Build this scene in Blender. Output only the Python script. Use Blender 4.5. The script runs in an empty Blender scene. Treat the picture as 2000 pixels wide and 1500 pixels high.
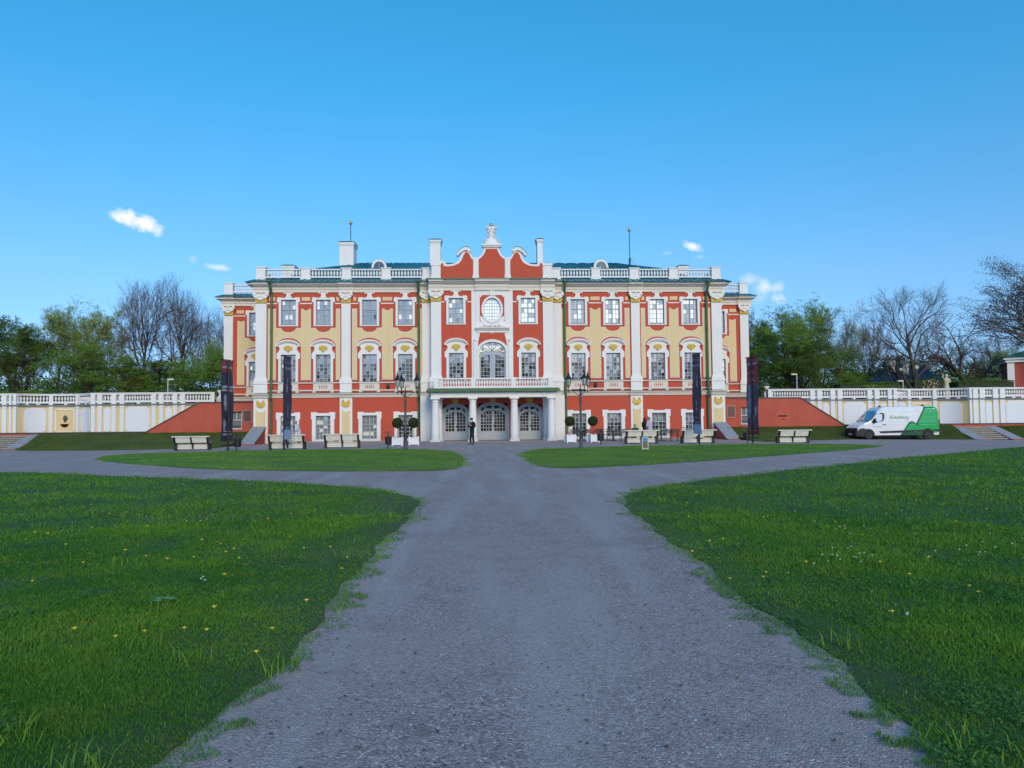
import bpy, math, random
import numpy as np
from mathutils import Vector, Matrix
from mathutils.geometry import tessellate_polygon
random.seed(7); rng = np.random.default_rng(7)
PI = math.pi
SC = bpy.context.scene
COL = SC.collection
# ------------------------------------------------------------------ camera
CAM = np.array([-1.1967, -58.0, 1.6]); YAW, PITCH, ROLL, FPX = 0.046377, 0.046385, -0.009463, 1480.0
_f = np.array([math.sin(YAW)*math.cos(PITCH), math.cos(YAW)*math.cos(PITCH), math.sin(PITCH)])
_r = np.array([math.cos(YAW), -math.sin(YAW), 0.0]); _u = np.cross(_r, _f)
_r2 = _r*math.cos(ROLL) + _u*math.sin(ROLL); _u2 = -_r*math.sin(ROLL) + _u*math.cos(ROLL)
cd = bpy.data.cameras.new('camera'); cam = bpy.data.objects.new('camera', cd); COL.objects.link(cam)
cam.matrix_world = Matrix(((_r2[0], _u2[0], -_f[0], CAM[0]), (_r2[1], _u2[1], -_f[1], CAM[1]), (_r2[2], _u2[2], -_f[2], CAM[2]), (0, 0, 0, 1)))
cd.sensor_width = 36.0; cd.lens = FPX/2000*36; cd.clip_start = 0.1; cd.clip_end = 3000
SC.camera = cam
# ------------------------------------------------------------------ light and sky
SUN_EL, SUN_AZ = math.radians(25.0), math.radians(12.0)      # low, behind the camera and a little to its right
EXPOSURE = 0.42
SC.view_settings.view_transform = 'Standard'; SC.view_settings.look = 'None'
SC.view_settings.exposure = EXPOSURE; SC.view_settings.gamma = 1.0
ld = bpy.data.lights.new('sun', 'SUN'); ld.energy = 1.7; ld.angle = math.radians(24); ld.color = (1.0, 0.76, 0.50)
sun = bpy.data.objects.new('sun', ld); COL.objects.link(sun)
_sd = Vector((math.sin(SUN_AZ)*math.cos(SUN_EL), -math.cos(SUN_AZ)*math.cos(SUN_EL), math.sin(SUN_EL)))   # towards the sun
sun.rotation_euler = _sd.to_track_quat('Z', 'Y').to_euler(); sun.location = (10, -60, 30)
W = bpy.data.worlds.new('World'); SC.world = W; W.use_nodes = True
nt = W.node_tree; nt.nodes.clear()
def N(t, typ, **kw):
    n = t.nodes.new(typ)
    for k, v in kw.items(): setattr(n, k, v)
    return n
def link(t, a, b): t.links.new(a, b)
sky = N(nt, 'ShaderNodeTexSky', sky_type='NISHITA', sun_disc=False)
sky.sun_elevation = SUN_EL; sky.sun_rotation = PI - SUN_AZ; sky.altitude = 0; sky.air_density = 1.0; sky.dust_density = 0.3; sky.ozone_density = 3.0
hs = N(nt, 'ShaderNodeHueSaturation'); hs.inputs['Saturation'].default_value = 1.15; hs.inputs['Value'].default_value = 1.0
link(nt, sky.outputs[0], hs.inputs['Color'])
bg = N(nt, 'ShaderNodeBackground'); bg.inputs['Strength'].default_value = 0.15
wo = N(nt, 'ShaderNodeOutputWorld'); link(nt, bg.outputs[0], wo.inputs[0])
tc = N(nt, 'ShaderNodeTexCoord')
va = N(nt, 'ShaderNodeVectorMath', operation='ADD'); va.inputs[1].default_value = (0, 0, .13); link(nt, tc.outputs['Generated'], va.inputs[0])   # less horizon glare
vn = N(nt, 'ShaderNodeVectorMath', operation='NORMALIZE'); link(nt, va.outputs[0], vn.inputs[0]); link(nt, vn.outputs[0], sky.inputs[0])
tm = N(nt, 'ShaderNodeMix', data_type='RGBA', blend_type='MULTIPLY'); tm.inputs['Factor'].default_value = 1; tr_ = N(nt, 'ShaderNodeValToRGB'); sx_ = N(nt, 'ShaderNodeSeparateXYZ'); link(nt, tc.outputs['Generated'], sx_.inputs[0]); link(nt, sx_.outputs[2], tr_.inputs[0]); link(nt, tr_.outputs[0], tm.inputs[7])
tr_.color_ramp.elements[0].position = .05; tr_.color_ramp.elements[0].color = (1.06, .94, .93, 1); tr_.color_ramp.elements[1].position = .5; tr_.color_ramp.elements[1].color = (.42, 1.30, 1.25, 1)   # deeper blue overhead, paler towards the horizon
_e = tr_.color_ramp.elements.new(.18); _e.color = (.94, 1.09, 1.05, 1); _e = tr_.color_ramp.elements.new(.40); _e.color = (.47, 1.27, 1.23, 1)
link(nt, hs.outputs[0], tm.inputs[6])
cn = N(nt, 'ShaderNodeTexNoise'); cn.inputs['Scale'].default_value = 60; cn.inputs['Detail'].default_value = 6; cn.inputs['Roughness'].default_value = 0.6
link(nt, tc.outputs['Generated'], cn.inputs['Vector'])
def pray(px, py):
    d = _f + _r2*(px-1000)/FPX - _u2*(py-750)/FPX
    return d
def math_(t, op, a, b=None, clamp=False):
    m = N(t, 'ShaderNodeMath', operation=op); m.use_clamp = clamp
    for i, v in enumerate((a, b)):
        if v is None: continue
        if isinstance(v, (int, float)): m.inputs[i].default_value = v
        else: link(t, v, m.inputs[i])
    return m.outputs[0]
# small fair weather clouds, each an ellipse of noise in its own direction
mask = None
for (px, py, wx, wz, rot, dens) in ((251, 426, 17, 12, -0.3, 1.0), (278, 437, 23, 12, -0.3, 1.0), (421, 521, 17, 5, -0.1, 0.42), (376, 505, 6, 5, -1.0, 0.14),
                              (1355, 482, 14, 6, -0.3, 0.6), (1338, 472, 7, 4, -0.3, 0.14), (1365, 502, 8, 3, 0, 0.16), (1305, 494, 8, 3, 0, 0.12),
                              (1466, 546, 16, 8, -0.3, 0.26), (1492, 561, 16, 11, -0.5, 0.4), (1515, 562, 14, 8, 0.3, 0.3), (1519, 585, 13, 8, -0.3, 0.4), (1486, 583, 16, 7, 0.3, 0.18)):
    d = pray(px, py); d = d/np.linalg.norm(d)
    ux = _r2*math.cos(rot) + _u2*math.sin(rot); uz = -_r2*math.sin(rot) + _u2*math.cos(rot)
    s = N(nt, 'ShaderNodeVectorMath', operation='SUBTRACT'); link(nt, tc.outputs['Generated'], s.inputs[0]); s.inputs[1].default_value = tuple(d)
    acc = None
    for ax, wd in ((ux, wx), (uz, wz), (_f, 900)):
        dp = N(nt, 'ShaderNodeVectorMath', operation='DOT_PRODUCT'); link(nt, s.outputs[0], dp.inputs[0]); dp.inputs[1].default_value = tuple(ax*FPX/wd/1.5)
        q = math_(nt, 'MULTIPLY', dp.outputs['Value'], dp.outputs['Value'])
        acc = q if acc is None else math_(nt, 'ADD', acc, q)
    r = math_(nt, 'SQRT', acc)
    m = math_(nt, 'SUBTRACT', 1.0, r)                      # 1 in the middle, 0 at the rim
    m = math_(nt, 'ADD', m, math_(nt, 'MULTIPLY', math_(nt, 'SUBTRACT', cn.outputs['Fac'], 0.5), 2.2))
    m = math_(nt, 'MULTIPLY', m, 1.6*dens, clamp=True)
    fade = math_(nt, 'MULTIPLY', math_(nt, 'SUBTRACT', 1.15, r), 3.0, clamp=True)
    m = math_(nt, 'MULTIPLY', m, fade)
    mask = m if mask is None else math_(nt, 'MAXIMUM', mask, m)
mx = N(nt, 'ShaderNodeMix', data_type='RGBA'); link(nt, mask, mx.inputs['Factor']); link(nt, tm.outputs[2], mx.inputs[6])
CLOUDC = mx.inputs[7]; CLOUDC.default_value = (5.0, 5.2, 5.9, 1)
link(nt, mx.outputs[2], bg.inputs['Color'])
SC.render.engine = 'CYCLES'
# ------------------------------------------------------------------ helpers
def gz(x, y=0):                                            # the gravel court falls gently away at both sides
    return -0.018*max(0.0, abs(x)-14.0)
def at(px, py, Y):
    d = pray(px, py); t = (Y-CAM[1])/d[1]; return CAM + t*d
def G(px, py):
    z = 0.0
    for _ in range(8):
        d = pray(px, py); t = (z-CAM[2])/d[2]; p = CAM + t*d; z = gz(p[0])
    return float(p[0]), float(p[1]), z
def link_mat(me, m):
    for k in (m if isinstance(m, (list, tuple)) else [m]): me.materials.append(k)
class MB:
    def __init__(s): s.v = []; s.f = []; s.m = []; s.cur = 0; s.sm = False
    def add(s, vs, fs):
        b = len(s.v); s.v.extend([tuple(map(float, p)) for p in vs]); s.f.extend([tuple(i+b for i in f) for f in fs]); s.m.extend([s.cur]*len(fs)); return s
    def box(s, x0, x1, y0, y1, z0, z1):
        return s.add([(x0,y0,z0),(x1,y0,z0),(x1,y1,z0),(x0,y1,z0),(x0,y0,z1),(x1,y0,z1),(x1,y1,z1),(x0,y1,z1)],
                     [(0,3,2,1),(4,5,6,7),(0,1,5,4),(1,2,6,5),(2,3,7,6),(3,0,4,7)])
    def prism(s, poly, y0, y1, holes=(), T=None):
        # polygon in (x,z), extruded from y0 (front, towards the camera) back to y1
        loops = [list(poly)] + [list(h) for h in holes]
        flat = [p for l in loops for p in l]
        tri = tessellate_polygon([[Vector((p[0], p[1], 0)) for p in l] for l in loops])
        n = len(flat); vs = [(p[0], y0, p[1]) for p in flat] + [(p[0], y1, p[1]) for p in flat]; fs = []
        for t in tri:
            a, b, c = [flat[i] for i in t]
            cr = (b[0]-a[0])*(c[1]-a[1]) - (b[1]-a[1])*(c[0]-a[0])
            if abs(cr) < 1e-9: continue
            t = tuple(t) if cr > 0 else tuple(reversed(t))
            fs.append(t); fs.append(tuple(i+n for i in reversed(t)))
        k = 0
        for li, l in enumerate(loops):
            ar = sum(l[i][0]*l[(i+1) % len(l)][1] - l[(i+1) % len(l)][0]*l[i][1] for i in range(len(l)))
            ccw = ar > 0
            if li: ccw = not ccw
            for i in range(len(l)):
                a, b = k+i, k+(i+1) % len(l)
                fs.append((a, a+n, b+n, b) if ccw else (b, b+n, a+n, a))
            k += len(l)
        if T: vs = [T(*p) for p in vs]
        return s.add(vs, fs)
    def profx(s, prof, x0, x1):                            # (y,z) profile extruded along x
        n = len(prof); vs = [(x0, p[0], p[1]) for p in prof] + [(x1, p[0], p[1]) for p in prof]
        fs = [(i, i+n, (i+1) % n+n, (i+1) % n) for i in range(n)]
        for t in tessellate_polygon([[Vector((p[0], p[1], 0)) for p in prof]]):
            fs.append(tuple(t)); fs.append(tuple(i+n for i in reversed(t)))
        return s.add(vs, fs)
    def lathe(s, prof, c=(0,0,0), n=10, sy=1.0, a0=0.0):    # prof: (r, z)
        vs = []; fs = []
        for r, z in prof:
            for k in range(n):
                a = a0+2*PI*k/n; vs.append((c[0]+r*math.cos(a), c[1]+r*sy*math.sin(a), c[2]+z))
        for j in range(len(prof)-1):
            for k in range(n):
                fs.append((j*n+k, j*n+(k+1) % n, (j+1)*n+(k+1) % n, (j+1)*n+k))
        fs.append(tuple(range(n-1, -1, -1))); fs.append(tuple((len(prof)-1)*n+k for k in range(n)))
        return s.add(vs, fs)
    def tube(s, pts, rs, n=6):
        if isinstance(rs, (int, float)): rs = [rs]*len(pts)
        P = [Vector(p) for p in pts]; vs = []; fs = []
        t = (P[1]-P[0]).normalized(); ref = Vector((0,0,1)) if abs(t.z) < .9 else Vector((1,0,0))
        u = t.cross(ref).normalized()
        for i, p in enumerate(P):
            if i: t = (P[min(i+1, len(P)-1)]-P[i-1]).normalized()
            u = (u - t*u.dot(t)).normalized(); w = t.cross(u)
            for k in range(n):
                a = 2*PI*k/n; q = p + (u*math.cos(a)+w*math.sin(a))*rs[i]; vs.append(q)
        for j in range(len(P)-1):
            for k in range(n): fs.append((j*n+k, j*n+(k+1) % n, (j+1)*n+(k+1) % n, (j+1)*n+k))
        fs.append(tuple(range(n-1, -1, -1))); fs.append(tuple((len(P)-1)*n+k for k in range(n)))
        return s.add(vs, fs)
    def ball(s, c, r, n=10, m=7, sc=(1,1,1)):
        return s.lathe([(max(1e-4, r*sc[0]*math.sin(PI*j/m)), -r*sc[2]*math.cos(PI*j/m)) for j in range(m+1)], c, n, sc[1]/sc[0])
    def xf(s, M): s.v = [tuple(M @ Vector(p)) for p in s.v]; return s
    def mesh(s, name, m, smooth=False):
        me = bpy.data.meshes.new(name); me.from_pydata(s.v, [], s.f); link_mat(me, m)
        if any(s.m): me.polygons.foreach_set('material_index', s.m)
        if smooth or s.sm: me.shade_smooth()
        me.update(); return me
    def build(s, name, m, parent=None, smooth=False, loc=None):
        return put(name, s.mesh(name, m, smooth), parent, loc)
def put(name, me, parent=None, loc=None, rz=0):
    o = bpy.data.objects.new(name, me); COL.objects.link(o)
    if parent: o.parent = parent; KIDS.setdefault(parent.name, []).append(o)
    if loc is not None: o.location = loc
    if rz: o.rotation_euler.z = rz
    return o
def tag(o, label=None, cat=None, group=None, kind=None):
    if label: o['label'] = label
    if cat: o['category'] = cat
    if group: o['group'] = group
    if kind: o['kind'] = kind
    return o
def thing(name, label, cat, loc=(0,0,0), rz=0, group=None):
    o = bpy.data.objects.new(name, None); COL.objects.link(o); o.location = loc; o.rotation_euler.z = rz; o.empty_display_size = .2
    return tag(o, label, cat, group)
KIDS = {}
def dup(root, loc, rz=0, label=None, group=None, scale=None):
    def cp(o, par):
        c = o.copy(); COL.objects.link(c)
        if par: c.parent = par; KIDS.setdefault(par.name, []).append(c)
        for ch in list(KIDS.get(o.name, [])): cp(ch, c)
        return c
    r = cp(root, None); r.location = loc; r.rotation_euler.z = rz
    if scale: r.scale = scale
    if label: r['label'] = label
    if group: r['group'] = group
    return r
# ------------------------------------------------------------------ materials
def mat(name, col, rough=.6, metal=0, var=0.0, vscale=3.0, bump=0.0, bscale=20.0, spec=None, col2=None, stretch=None, coat=0):
    m = bpy.data.materials.new(name); m.use_nodes = True; t = m.node_tree; b = t.nodes['Principled BSDF']
    b.inputs['Base Color'].default_value = (*col, 1); b.inputs['Roughness'].default_value = rough; b.inputs['Metallic'].default_value = metal
    if spec is not None: b.inputs['Specular IOR Level'].default_value = spec
    if coat: b.inputs['Coat Weight'].default_value = coat; b.inputs['Coat Roughness'].default_value = .05
    if var or bump:
        c = N(t, 'ShaderNodeTexCoord'); vec = c.outputs['Object']
        g = N(t, 'ShaderNodeNewGeometry'); vec = g.outputs['Position']
        if stretch:
            mp = N(t, 'ShaderNodeMapping'); mp.inputs['Scale'].default_value = stretch; link(t, vec, mp.inputs[0]); vec = mp.outputs[0]
    if var:
        n = N(t, 'ShaderNodeTexNoise'); n.inputs['Scale'].default_value = vscale; n.inputs['Detail'].default_value = 6; n.inputs['Roughness'].default_value = .65; link(t, vec, n.inputs['Vector'])
        r = N(t, 'ShaderNodeMapRange'); r.inputs[1].default_value = .3; r.inputs[2].default_value = .7; link(t, n.outputs['Fac'], r.inputs[0])
        x = N(t, 'ShaderNodeMix', data_type='RGBA'); link(t, r.outputs[0], x.inputs['Factor'])
        c2 = col2 or tuple(c*(1-var) for c in col)
        x.inputs[6].default_value = (*c2, 1); x.inputs[7].default_value = (*(min(1, c*(1+var*.5)) for c in col), 1); link(t, x.outputs[2], b.inputs['Base Color'])
    if bump:
        n2 = N(t, 'ShaderNodeTexNoise'); n2.inputs['Scale'].default_value = bscale; n2.inputs['Detail'].default_value = 5; link(t, vec, n2.inputs['Vector'])
        bp = N(t, 'ShaderNodeBump'); bp.inputs['Strength'].default_value = bump; bp.inputs['Distance'].default_value = .02; link(t, n2.outputs['Fac'], bp.inputs['Height']); link(t, bp.outputs[0], b.inputs['Normal'])
    return m
def plaster(name, col, stain, amount=.5, scale=1.2, patch=None):
    # limewashed render: broad tone drift, fine grain, a few worn patches
    m = mat(name, col, .85); t = m.node_tree; b = t.nodes['Principled BSDF']; g = N(t, 'ShaderNodeNewGeometry')
    mp = N(t, 'ShaderNodeMapping'); mp.inputs['Scale'].default_value = (1, 1, .45); link(t, g.outputs['Position'], mp.inputs[0])
    n = N(t, 'ShaderNodeTexNoise'); n.inputs['Scale'].default_value = scale; n.inputs['Detail'].default_value = 8; n.inputs['Roughness'].default_value = .7; link(t, mp.outputs[0], n.inputs['Vector'])
    r = N(t, 'ShaderNodeMapRange'); r.inputs[1].default_value = .35; r.inputs[2].default_value = .75; r.inputs[4].default_value = amount; link(t, n.outputs['Fac'], r.inputs[0])
    x = N(t, 'ShaderNodeMix', data_type='RGBA'); link(t, r.outputs[0], x.inputs['Factor']); x.inputs[6].default_value = (*col, 1); x.inputs[7].default_value = (*stain, 1)
    out = x.outputs[2]
    if patch:
        n3 = N(t, 'ShaderNodeTexNoise'); n3.inputs['Scale'].default_value = 2.3; n3.inputs['Detail'].default_value = 9; n3.inputs['Roughness'].default_value = .75; link(t, g.outputs['Position'], n3.inputs['Vector'])
        r3 = N(t, 'ShaderNodeMapRange'); r3.inputs[1].default_value = .66; r3.inputs[2].default_value = .70; r3.inputs[4].default_value = .8; link(t, n3.outputs['Fac'], r3.inputs[0])
        x3 = N(t, 'ShaderNodeMix', data_type='RGBA'); link(t, r3.outputs[0], x3.inputs['Factor']); link(t, out, x3.inputs[6]); x3.inputs[7].default_value = (*patch, 1); out = x3.outputs[2]
    # rain streaks drawn out downwards and splashed dirt low on the wall
    ms_ = N(t, 'ShaderNodeMapping'); ms_.inputs['Scale'].default_value = (5.5, 5.5, .35); link(t, g.outputs['Position'], ms_.inputs[0]); n5 = N(t, 'ShaderNodeTexNoise'); n5.inputs['Scale'].default_value = 1; n5.inputs['Detail'].default_value = 5; link(t, ms_.outputs[0], n5.inputs['Vector'])
    sx = N(t, 'ShaderNodeSeparateXYZ'); link(t, g.outputs['Position'], sx.inputs[0]); r6 = N(t, 'ShaderNodeMapRange'); link(t, math_(t, 'ADD', sx.outputs[2], math_(t, 'MULTIPLY', n5.outputs['Fac'], -.9)), r6.inputs[0]); r6.inputs[1].default_value = .35; r6.inputs[2].default_value = -.35; r6.inputs[4].default_value = .45
    r5 = N(t, 'ShaderNodeMapRange'); r5.inputs[1].default_value = .52; r5.inputs[2].default_value = .78; r5.inputs[4].default_value = .17; link(t, n5.outputs['Fac'], r5.inputs[0])
    x5 = N(t, 'ShaderNodeMix', data_type='RGBA'); link(t, math_(t, 'MAXIMUM', r5.outputs[0], r6.outputs[0]), x5.inputs['Factor']); link(t, out, x5.inputs[6]); x5.inputs[7].default_value = (*(c*.62+.02 for c in stain), 1); out = x5.outputs[2]
    link(t, out, b.inputs['Base Color'])
    n2 = N(t, 'ShaderNodeTexNoise'); n2.inputs['Scale'].default_value = 45; n2.inputs['Detail'].default_value = 4; link(t, g.outputs['Position'], n2.inputs['Vector'])
    bp = N(t, 'ShaderNodeBump'); bp.inputs['Strength'].default_value = .25; bp.inputs['Distance'].default_value = .01; link(t, n2.outputs['Fac'], bp.inputs['Height']); link(t, bp.outputs[0], b.inputs['Normal'])
    return m
def glass(name, base, refl):
    m = bpy.data.materials.new(name); m.use_nodes = True; t = m.node_tree; t.nodes.clear()
    o = N(t, 'ShaderNodeOutputMaterial'); d = N(t, 'ShaderNodeBsdfDiffuse'); d.inputs[0].default_value = (*base, 1)
    g = N(t, 'ShaderNodeBsdfGlossy'); g.inputs['Roughness'].default_value = .03; g.inputs[0].default_value = (.95, .97, 1, 1)
    ge = N(t, 'ShaderNodeNewGeometry'); n = N(t, 'ShaderNodeTexNoise'); n.inputs['Scale'].default_value = 3.5; n.inputs['Detail'].default_value = 2; link(t, ge.outputs['Position'], n.inputs['Vector'])
    bp = N(t, 'ShaderNodeBump'); bp.inputs['Strength'].default_value = .12; bp.inputs['Distance'].default_value = .02; link(t, n.outputs['Fac'], bp.inputs['Height']); link(t, bp.outputs[0], g.inputs['Normal'])
    x = N(t, 'ShaderNodeMixShader'); x.inputs[0].default_value = refl; link(t, d.outputs[0], x.inputs[1]); link(t, g.outputs[0], x.inputs[2]); link(t, x.outputs[0], o.inputs[0])
    return m
M = {}
M['red'] = plaster('red_plaster', (.52, .085, .045), (.42, .068, .042), .6)
M['red_worn'] = plaster('worn_red_plaster', (.50, .105, .07), (.38, .07, .05), .8, 1.0, patch=(.60, .33, .26))
M['yellow'] = plaster('yellow_plaster', (.72, .575, .33), (.65, .505, .27), .7)
M['white'] = plaster('white_plaster', (.78, .78, .79), (.68, .67, .66), .5)
M['cream'] = plaster('cream_white_plaster', (.69, .655, .60), (.60, .56, .50), .5)
M['panel'] = plaster('white_panel_plaster', (.73, .76, .82), (.67, .70, .76), .6)
M['gold'] = mat('gilded_ochre', (.66, .46, .08), .5, 0, .4, 14, .5, 30)
M['goldball'] = mat('old_gilding', (.62, .42, .14), .35, .6, .2, 20)
M['frame'] = mat('grey_blue_window_paint', (.30, .34, .40), .5)
M['bars'] = mat('pale_grey_glazing_bars', (.52, .55, .60), .5)
M['door'] = mat('grey_blue_door_paint', (.36, .41, .48), .45, 0, .12, 5)
M['glass_dark'] = glass('dark_window_glass', (.016, .018, .021), .11)
M['glass_mid'] = glass('greyish_window_glass', (.12, .125, .14), .20)
M['glass_blind'] = glass('window_glass_over_blind', (.22, .225, .25), .20)
M['glass_painted_glare'] = glass('glass_with_painted_sky_glare', (.95, .90, .76), .3)  # creamy sky reflection painted into the base colour of these panes
M['roof'] = mat('green_sheet_metal_roof', (.05, .22, .27), .36, .45, .45, 1.1, .15, 3)
M['rooftop'] = mat('weathered_green_roof_metal', (.05, .19, .12), .5, .1, .35, 2.5, .15, 5)
M['green'] = mat('green_metal_paint', (.045, .13, .055), .45, 0, .2, 3)
M['black'] = mat('black_metal', (.012, .013, .016), .45)
M['iron'] = mat('grey_iron', (.07, .075, .09), .5, .3, .3, 6)
M['lampglass'] = mat('frosted_lamp_glass', (.45, .46, .48), .25)
M['slab'] = mat('grey_stone_slab', (.30, .32, .36), .8, 0, .3, 4, .4, 30)
M['stone'] = mat('limestone_step', (.33, .31, .28), .9, 0, .35, 5, .5, 25)
M['bench'] = mat('white_bench_paint', (.66, .67, .62), .6, 0, .2, 9)
M['signwhite'] = mat('off_white_sign_frame', (.50, .50, .48), .6)
M['boxwhite'] = mat('white_planter_paint', (.78, .79, .83), .5)
M['bronze'] = mat('dark_bronze', (.05, .035, .028), .4, .7, .3, 12)
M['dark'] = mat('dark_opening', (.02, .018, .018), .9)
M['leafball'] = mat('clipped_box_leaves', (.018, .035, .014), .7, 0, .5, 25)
M['bark'] = mat('grey_brown_bark', (.06, .046, .036), .9, 0, .4, 5, .6, 18)
M['twig'] = mat('twig_bark', (.11, .075, .058), .9, 0, .3, 1)
# ================================================================== palace
palace = thing('palace', 'red and cream baroque palace with white pilasters, green roofs and a columned entrance porch', 'palace', (0,0,0))
P = palace
WX = (-15.45, -12.83, -9.345, -6.635, 6.635, 9.345, 12.83, 15.45)
YC = -0.7
def wall_holes(mb, x0, x1, z0, z1, y0, y1, holes):
    xs = sorted({x0, x1, *[h[0] for h in holes], *[h[1] for h in holes]})
    for a, b in zip(xs, xs[1:]):
        hz = sorted([(h[2], h[3]) for h in holes if h[0] <= a+1e-6 and h[1] >= b-1e-6]); z = z0
        for c, d in hz + [(z1, z1)]:
            if c > z+1e-6: mb.box(a, b, y0, y1, z, c)
            z = max(z, d)
UP = (8.96, 10.82); MID = (4.55, 6.64); LOW = (.20, 1.99)
hs_ = []
mb = MB()
for sgn in (-1, 1):
    hh = [(x-.55, x+.55, z0, z1) for x in WX if x*sgn > 0 for z0, z1 in (UP, MID, LOW)]
    wall_holes(mb, *sorted((sgn*17.9, sgn*4.6)), -.35, 12.08, 0, .35, hh)
    hh = [(x-.55, x+.55, z0, z1) for x in (sgn*19.85,) for z0, z1 in (UP, MID)]
    wall_holes(mb, *sorted((sgn*22.5, sgn*17.9)), 3.24, 12.08, 6.8, 7.15, hh)
    mb.box(*sorted((sgn*17.9, sgn*17.55)), .35, 13.6, -.35, 12.08)
    mb.box(*sorted((sgn*22.5, sgn*22.15)), 7.15, 13.6, -.35, 12.08)
DOORS = ((-2.82, .93, 2.72), (0.0, 1.1, 2.82), (2.78, .9, 2.72))
hh = [(x-.55, x+.55, z0, z1) for x in (-2.74, 2.74) for z0, z1 in (UP, MID)] + [(-1.0, 1.0, MID[0], 7.55)] + [(c-w, c+w, 0.0, h) for c, w, h in DOORS] + [(-.75, .75, 8.97, 10.9)]
wall_holes(mb, -4.6, 4.6, -.1, 12.2, YC, .35, hh)
mb.box(-22.5, 22.5, 13.6, 13.9, -.35, 12.08)
mb.build('wall', M['red'], P)
# ---- yellow wall fields with scalloped borders
def arcpts(cx, cz, rx, rz, a0, a1, n=10): return [(cx+rx*math.cos(a0+(a1-a0)*i/n), cz+rz*math.sin(a0+(a1-a0)*i/n)) for i in range(n+1)]
def field(xl, xr, wins, y, zt=10.1, zb=4.75, name='yellow_field'):
    for k, (grow, yy, m) in enumerate(((.045, .014, 'cream'), (0, .028, 'yellow'))):
        w = .985-grow; L, Rr = xl-grow, xr+grow; b = zb-grow; t = zt+grow; p = [(L, b)]
        for c in wins:
            p += [(c-w, b), (c-w, 7.36-grow)] + arcpts(c, 7.36-grow, w, .60, PI, 0)[1:-1] + [(c+w, 7.36-grow), (c+w, b)]
        p += [(Rr, b), (Rr, t)]
        ws = list(reversed(wins))
        for i, c in enumerate(ws):
            p += [(c+w, t), (c+w, 8.63+grow), (c+.6-grow, 8.63+grow)] + arcpts(c, 8.63+grow, .6-grow, -.33, 0, PI)[1:-1] + [(c-.6+grow, 8.63+grow), (c-w, 8.63+grow), (c-w, t)]
            if i+1 < len(ws):
                mxx = (c+ws[i+1])/2
                p += arcpts(mxx, t, .22, -.14, 0, PI, 8)
        p += [(L, t)]
        MB().prism(p, y-yy, y).build(name if k else 'plaster_border', M[m], P)
for s in (-1, 1):
    for (a, b, ws) in ((16.95, 11.60, (15.45, 12.83)), (10.62, 5.14, (9.345, 6.635))):
        l, r = sorted((s*a, s*b)); field(l, r, sorted(s*w for w in ws), 0)
    # the half bay of the set back wing
    y = 6.8
    for k, (g, yy, m) in enumerate(((.045, .014, 'cream'), (0, .028, 'yellow'))):
        xo, xi = 21.35+g, 17.95; w = .985-g; c = 19.85
        p = [(xo, 4.75-g), (c+w, 4.75-g), (c+w, 7.4-g)] + arcpts(c, 7.4-g, w, .56, 0, PI)[1:-1] + [(c-w, 7.4-g), (c-w, 4.75-g), (xi, 4.75-g), (xi, 8.9), (c-w, 8.63+g), (c-.6, 8.63+g)] + arcpts(c, 8.63+g, .6-g, -.33, PI, 0)[1:-1] + [(c+.6, 8.63+g), (c+w, 8.63+g), (c+w, 10.05), (20.98-.0, 10.05)] 
        p = p[:-1] + [(c+w, 10.1+g)] + arcpts(21.08, 10.1+g, .16, -.1, PI, 0, 8)[1:-1] + [(xo, 10.1+g)]
        MB().prism([(s*q[0], q[1]) for q in p], y-yy, y).build('yellow_field' if k else 'plaster_border', M[m], P)
for s in (-1, 1):
    for a, b in ((14.45, 13.83), (8.35, 7.63), (16.9, 16.45), (11.85, 11.62), (10.58, 10.35), (5.64, 5.2)): MB().box(*sorted((s*a, s*b)), -.03, 0, 10.75, 11.03).build('yellow_inset', M['yellow'], P)
    MB().box(*sorted((s*21.45, s*20.85)), 6.77, 6.8, 10.75, 11.03).build('yellow_inset', M['yellow'], P)
def scroll(mb, cx, cz, r, s, yy, t=.018, turns=1.6):
    pts = [(cx+s*r*(1-i/34)*math.cos(i*turns*2*PI/30), yy, cz+r*(1-i/34)*math.sin(i*turns*2*PI/30)) for i in range(30)]
    mb.tube(pts, t, 4)
# ---- windows
def surround_up(c):
    o = [(-.73,8.8),(-.73,10.62),(-.86,10.64),(-.86,10.95),(-.78,11.02),(-.5,11.0),(-.38,10.95),(-.24,11.0),(-.17,11.1),(-.16,11.22),(-.22,11.31),(-.3,11.38)]
    o = o + [(-x, z) for x, z in reversed(o)]
    return [(c+x, z) for x, z in reversed(o)], [(c-.55, UP[0]), (c-.55, UP[1]), (c+.55, UP[1]), (c+.55, UP[0])]
def surround_mid(c):
    l = [(-.74,4.55),(-.74,6.28),(-.87,6.34),(-.87,6.72),(-.8,6.78),(-.72,6.9),(-.64,7.02),(-.66,7.16),(-.76,7.25)]
    o = [(c+x, z) for x, z in l] + arcpts(c, 7.25, .76, .36, PI, 0)[1:-1] + [(c-x, z) for x, z in reversed(l)]
    return o, [(c-.55, MID[0]+.0), (c-.55, MID[1]), (c+.55, MID[1]), (c+.55, MID[0])]
def surround_low(c):
    l = [(-.83,.05),(-.83,1.72),(-.9,1.74),(-.9,2.26),(-.45,2.26),(-.45,2.19)]
    return [(c+x, z) for x, z in l] + [(c-x, z) for x, z in reversed(l)], [(c-.55, LOW[0]), (c-.55, LOW[1]), (c+.55, LOW[1]), (c+.55, LOW[0])]
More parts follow.
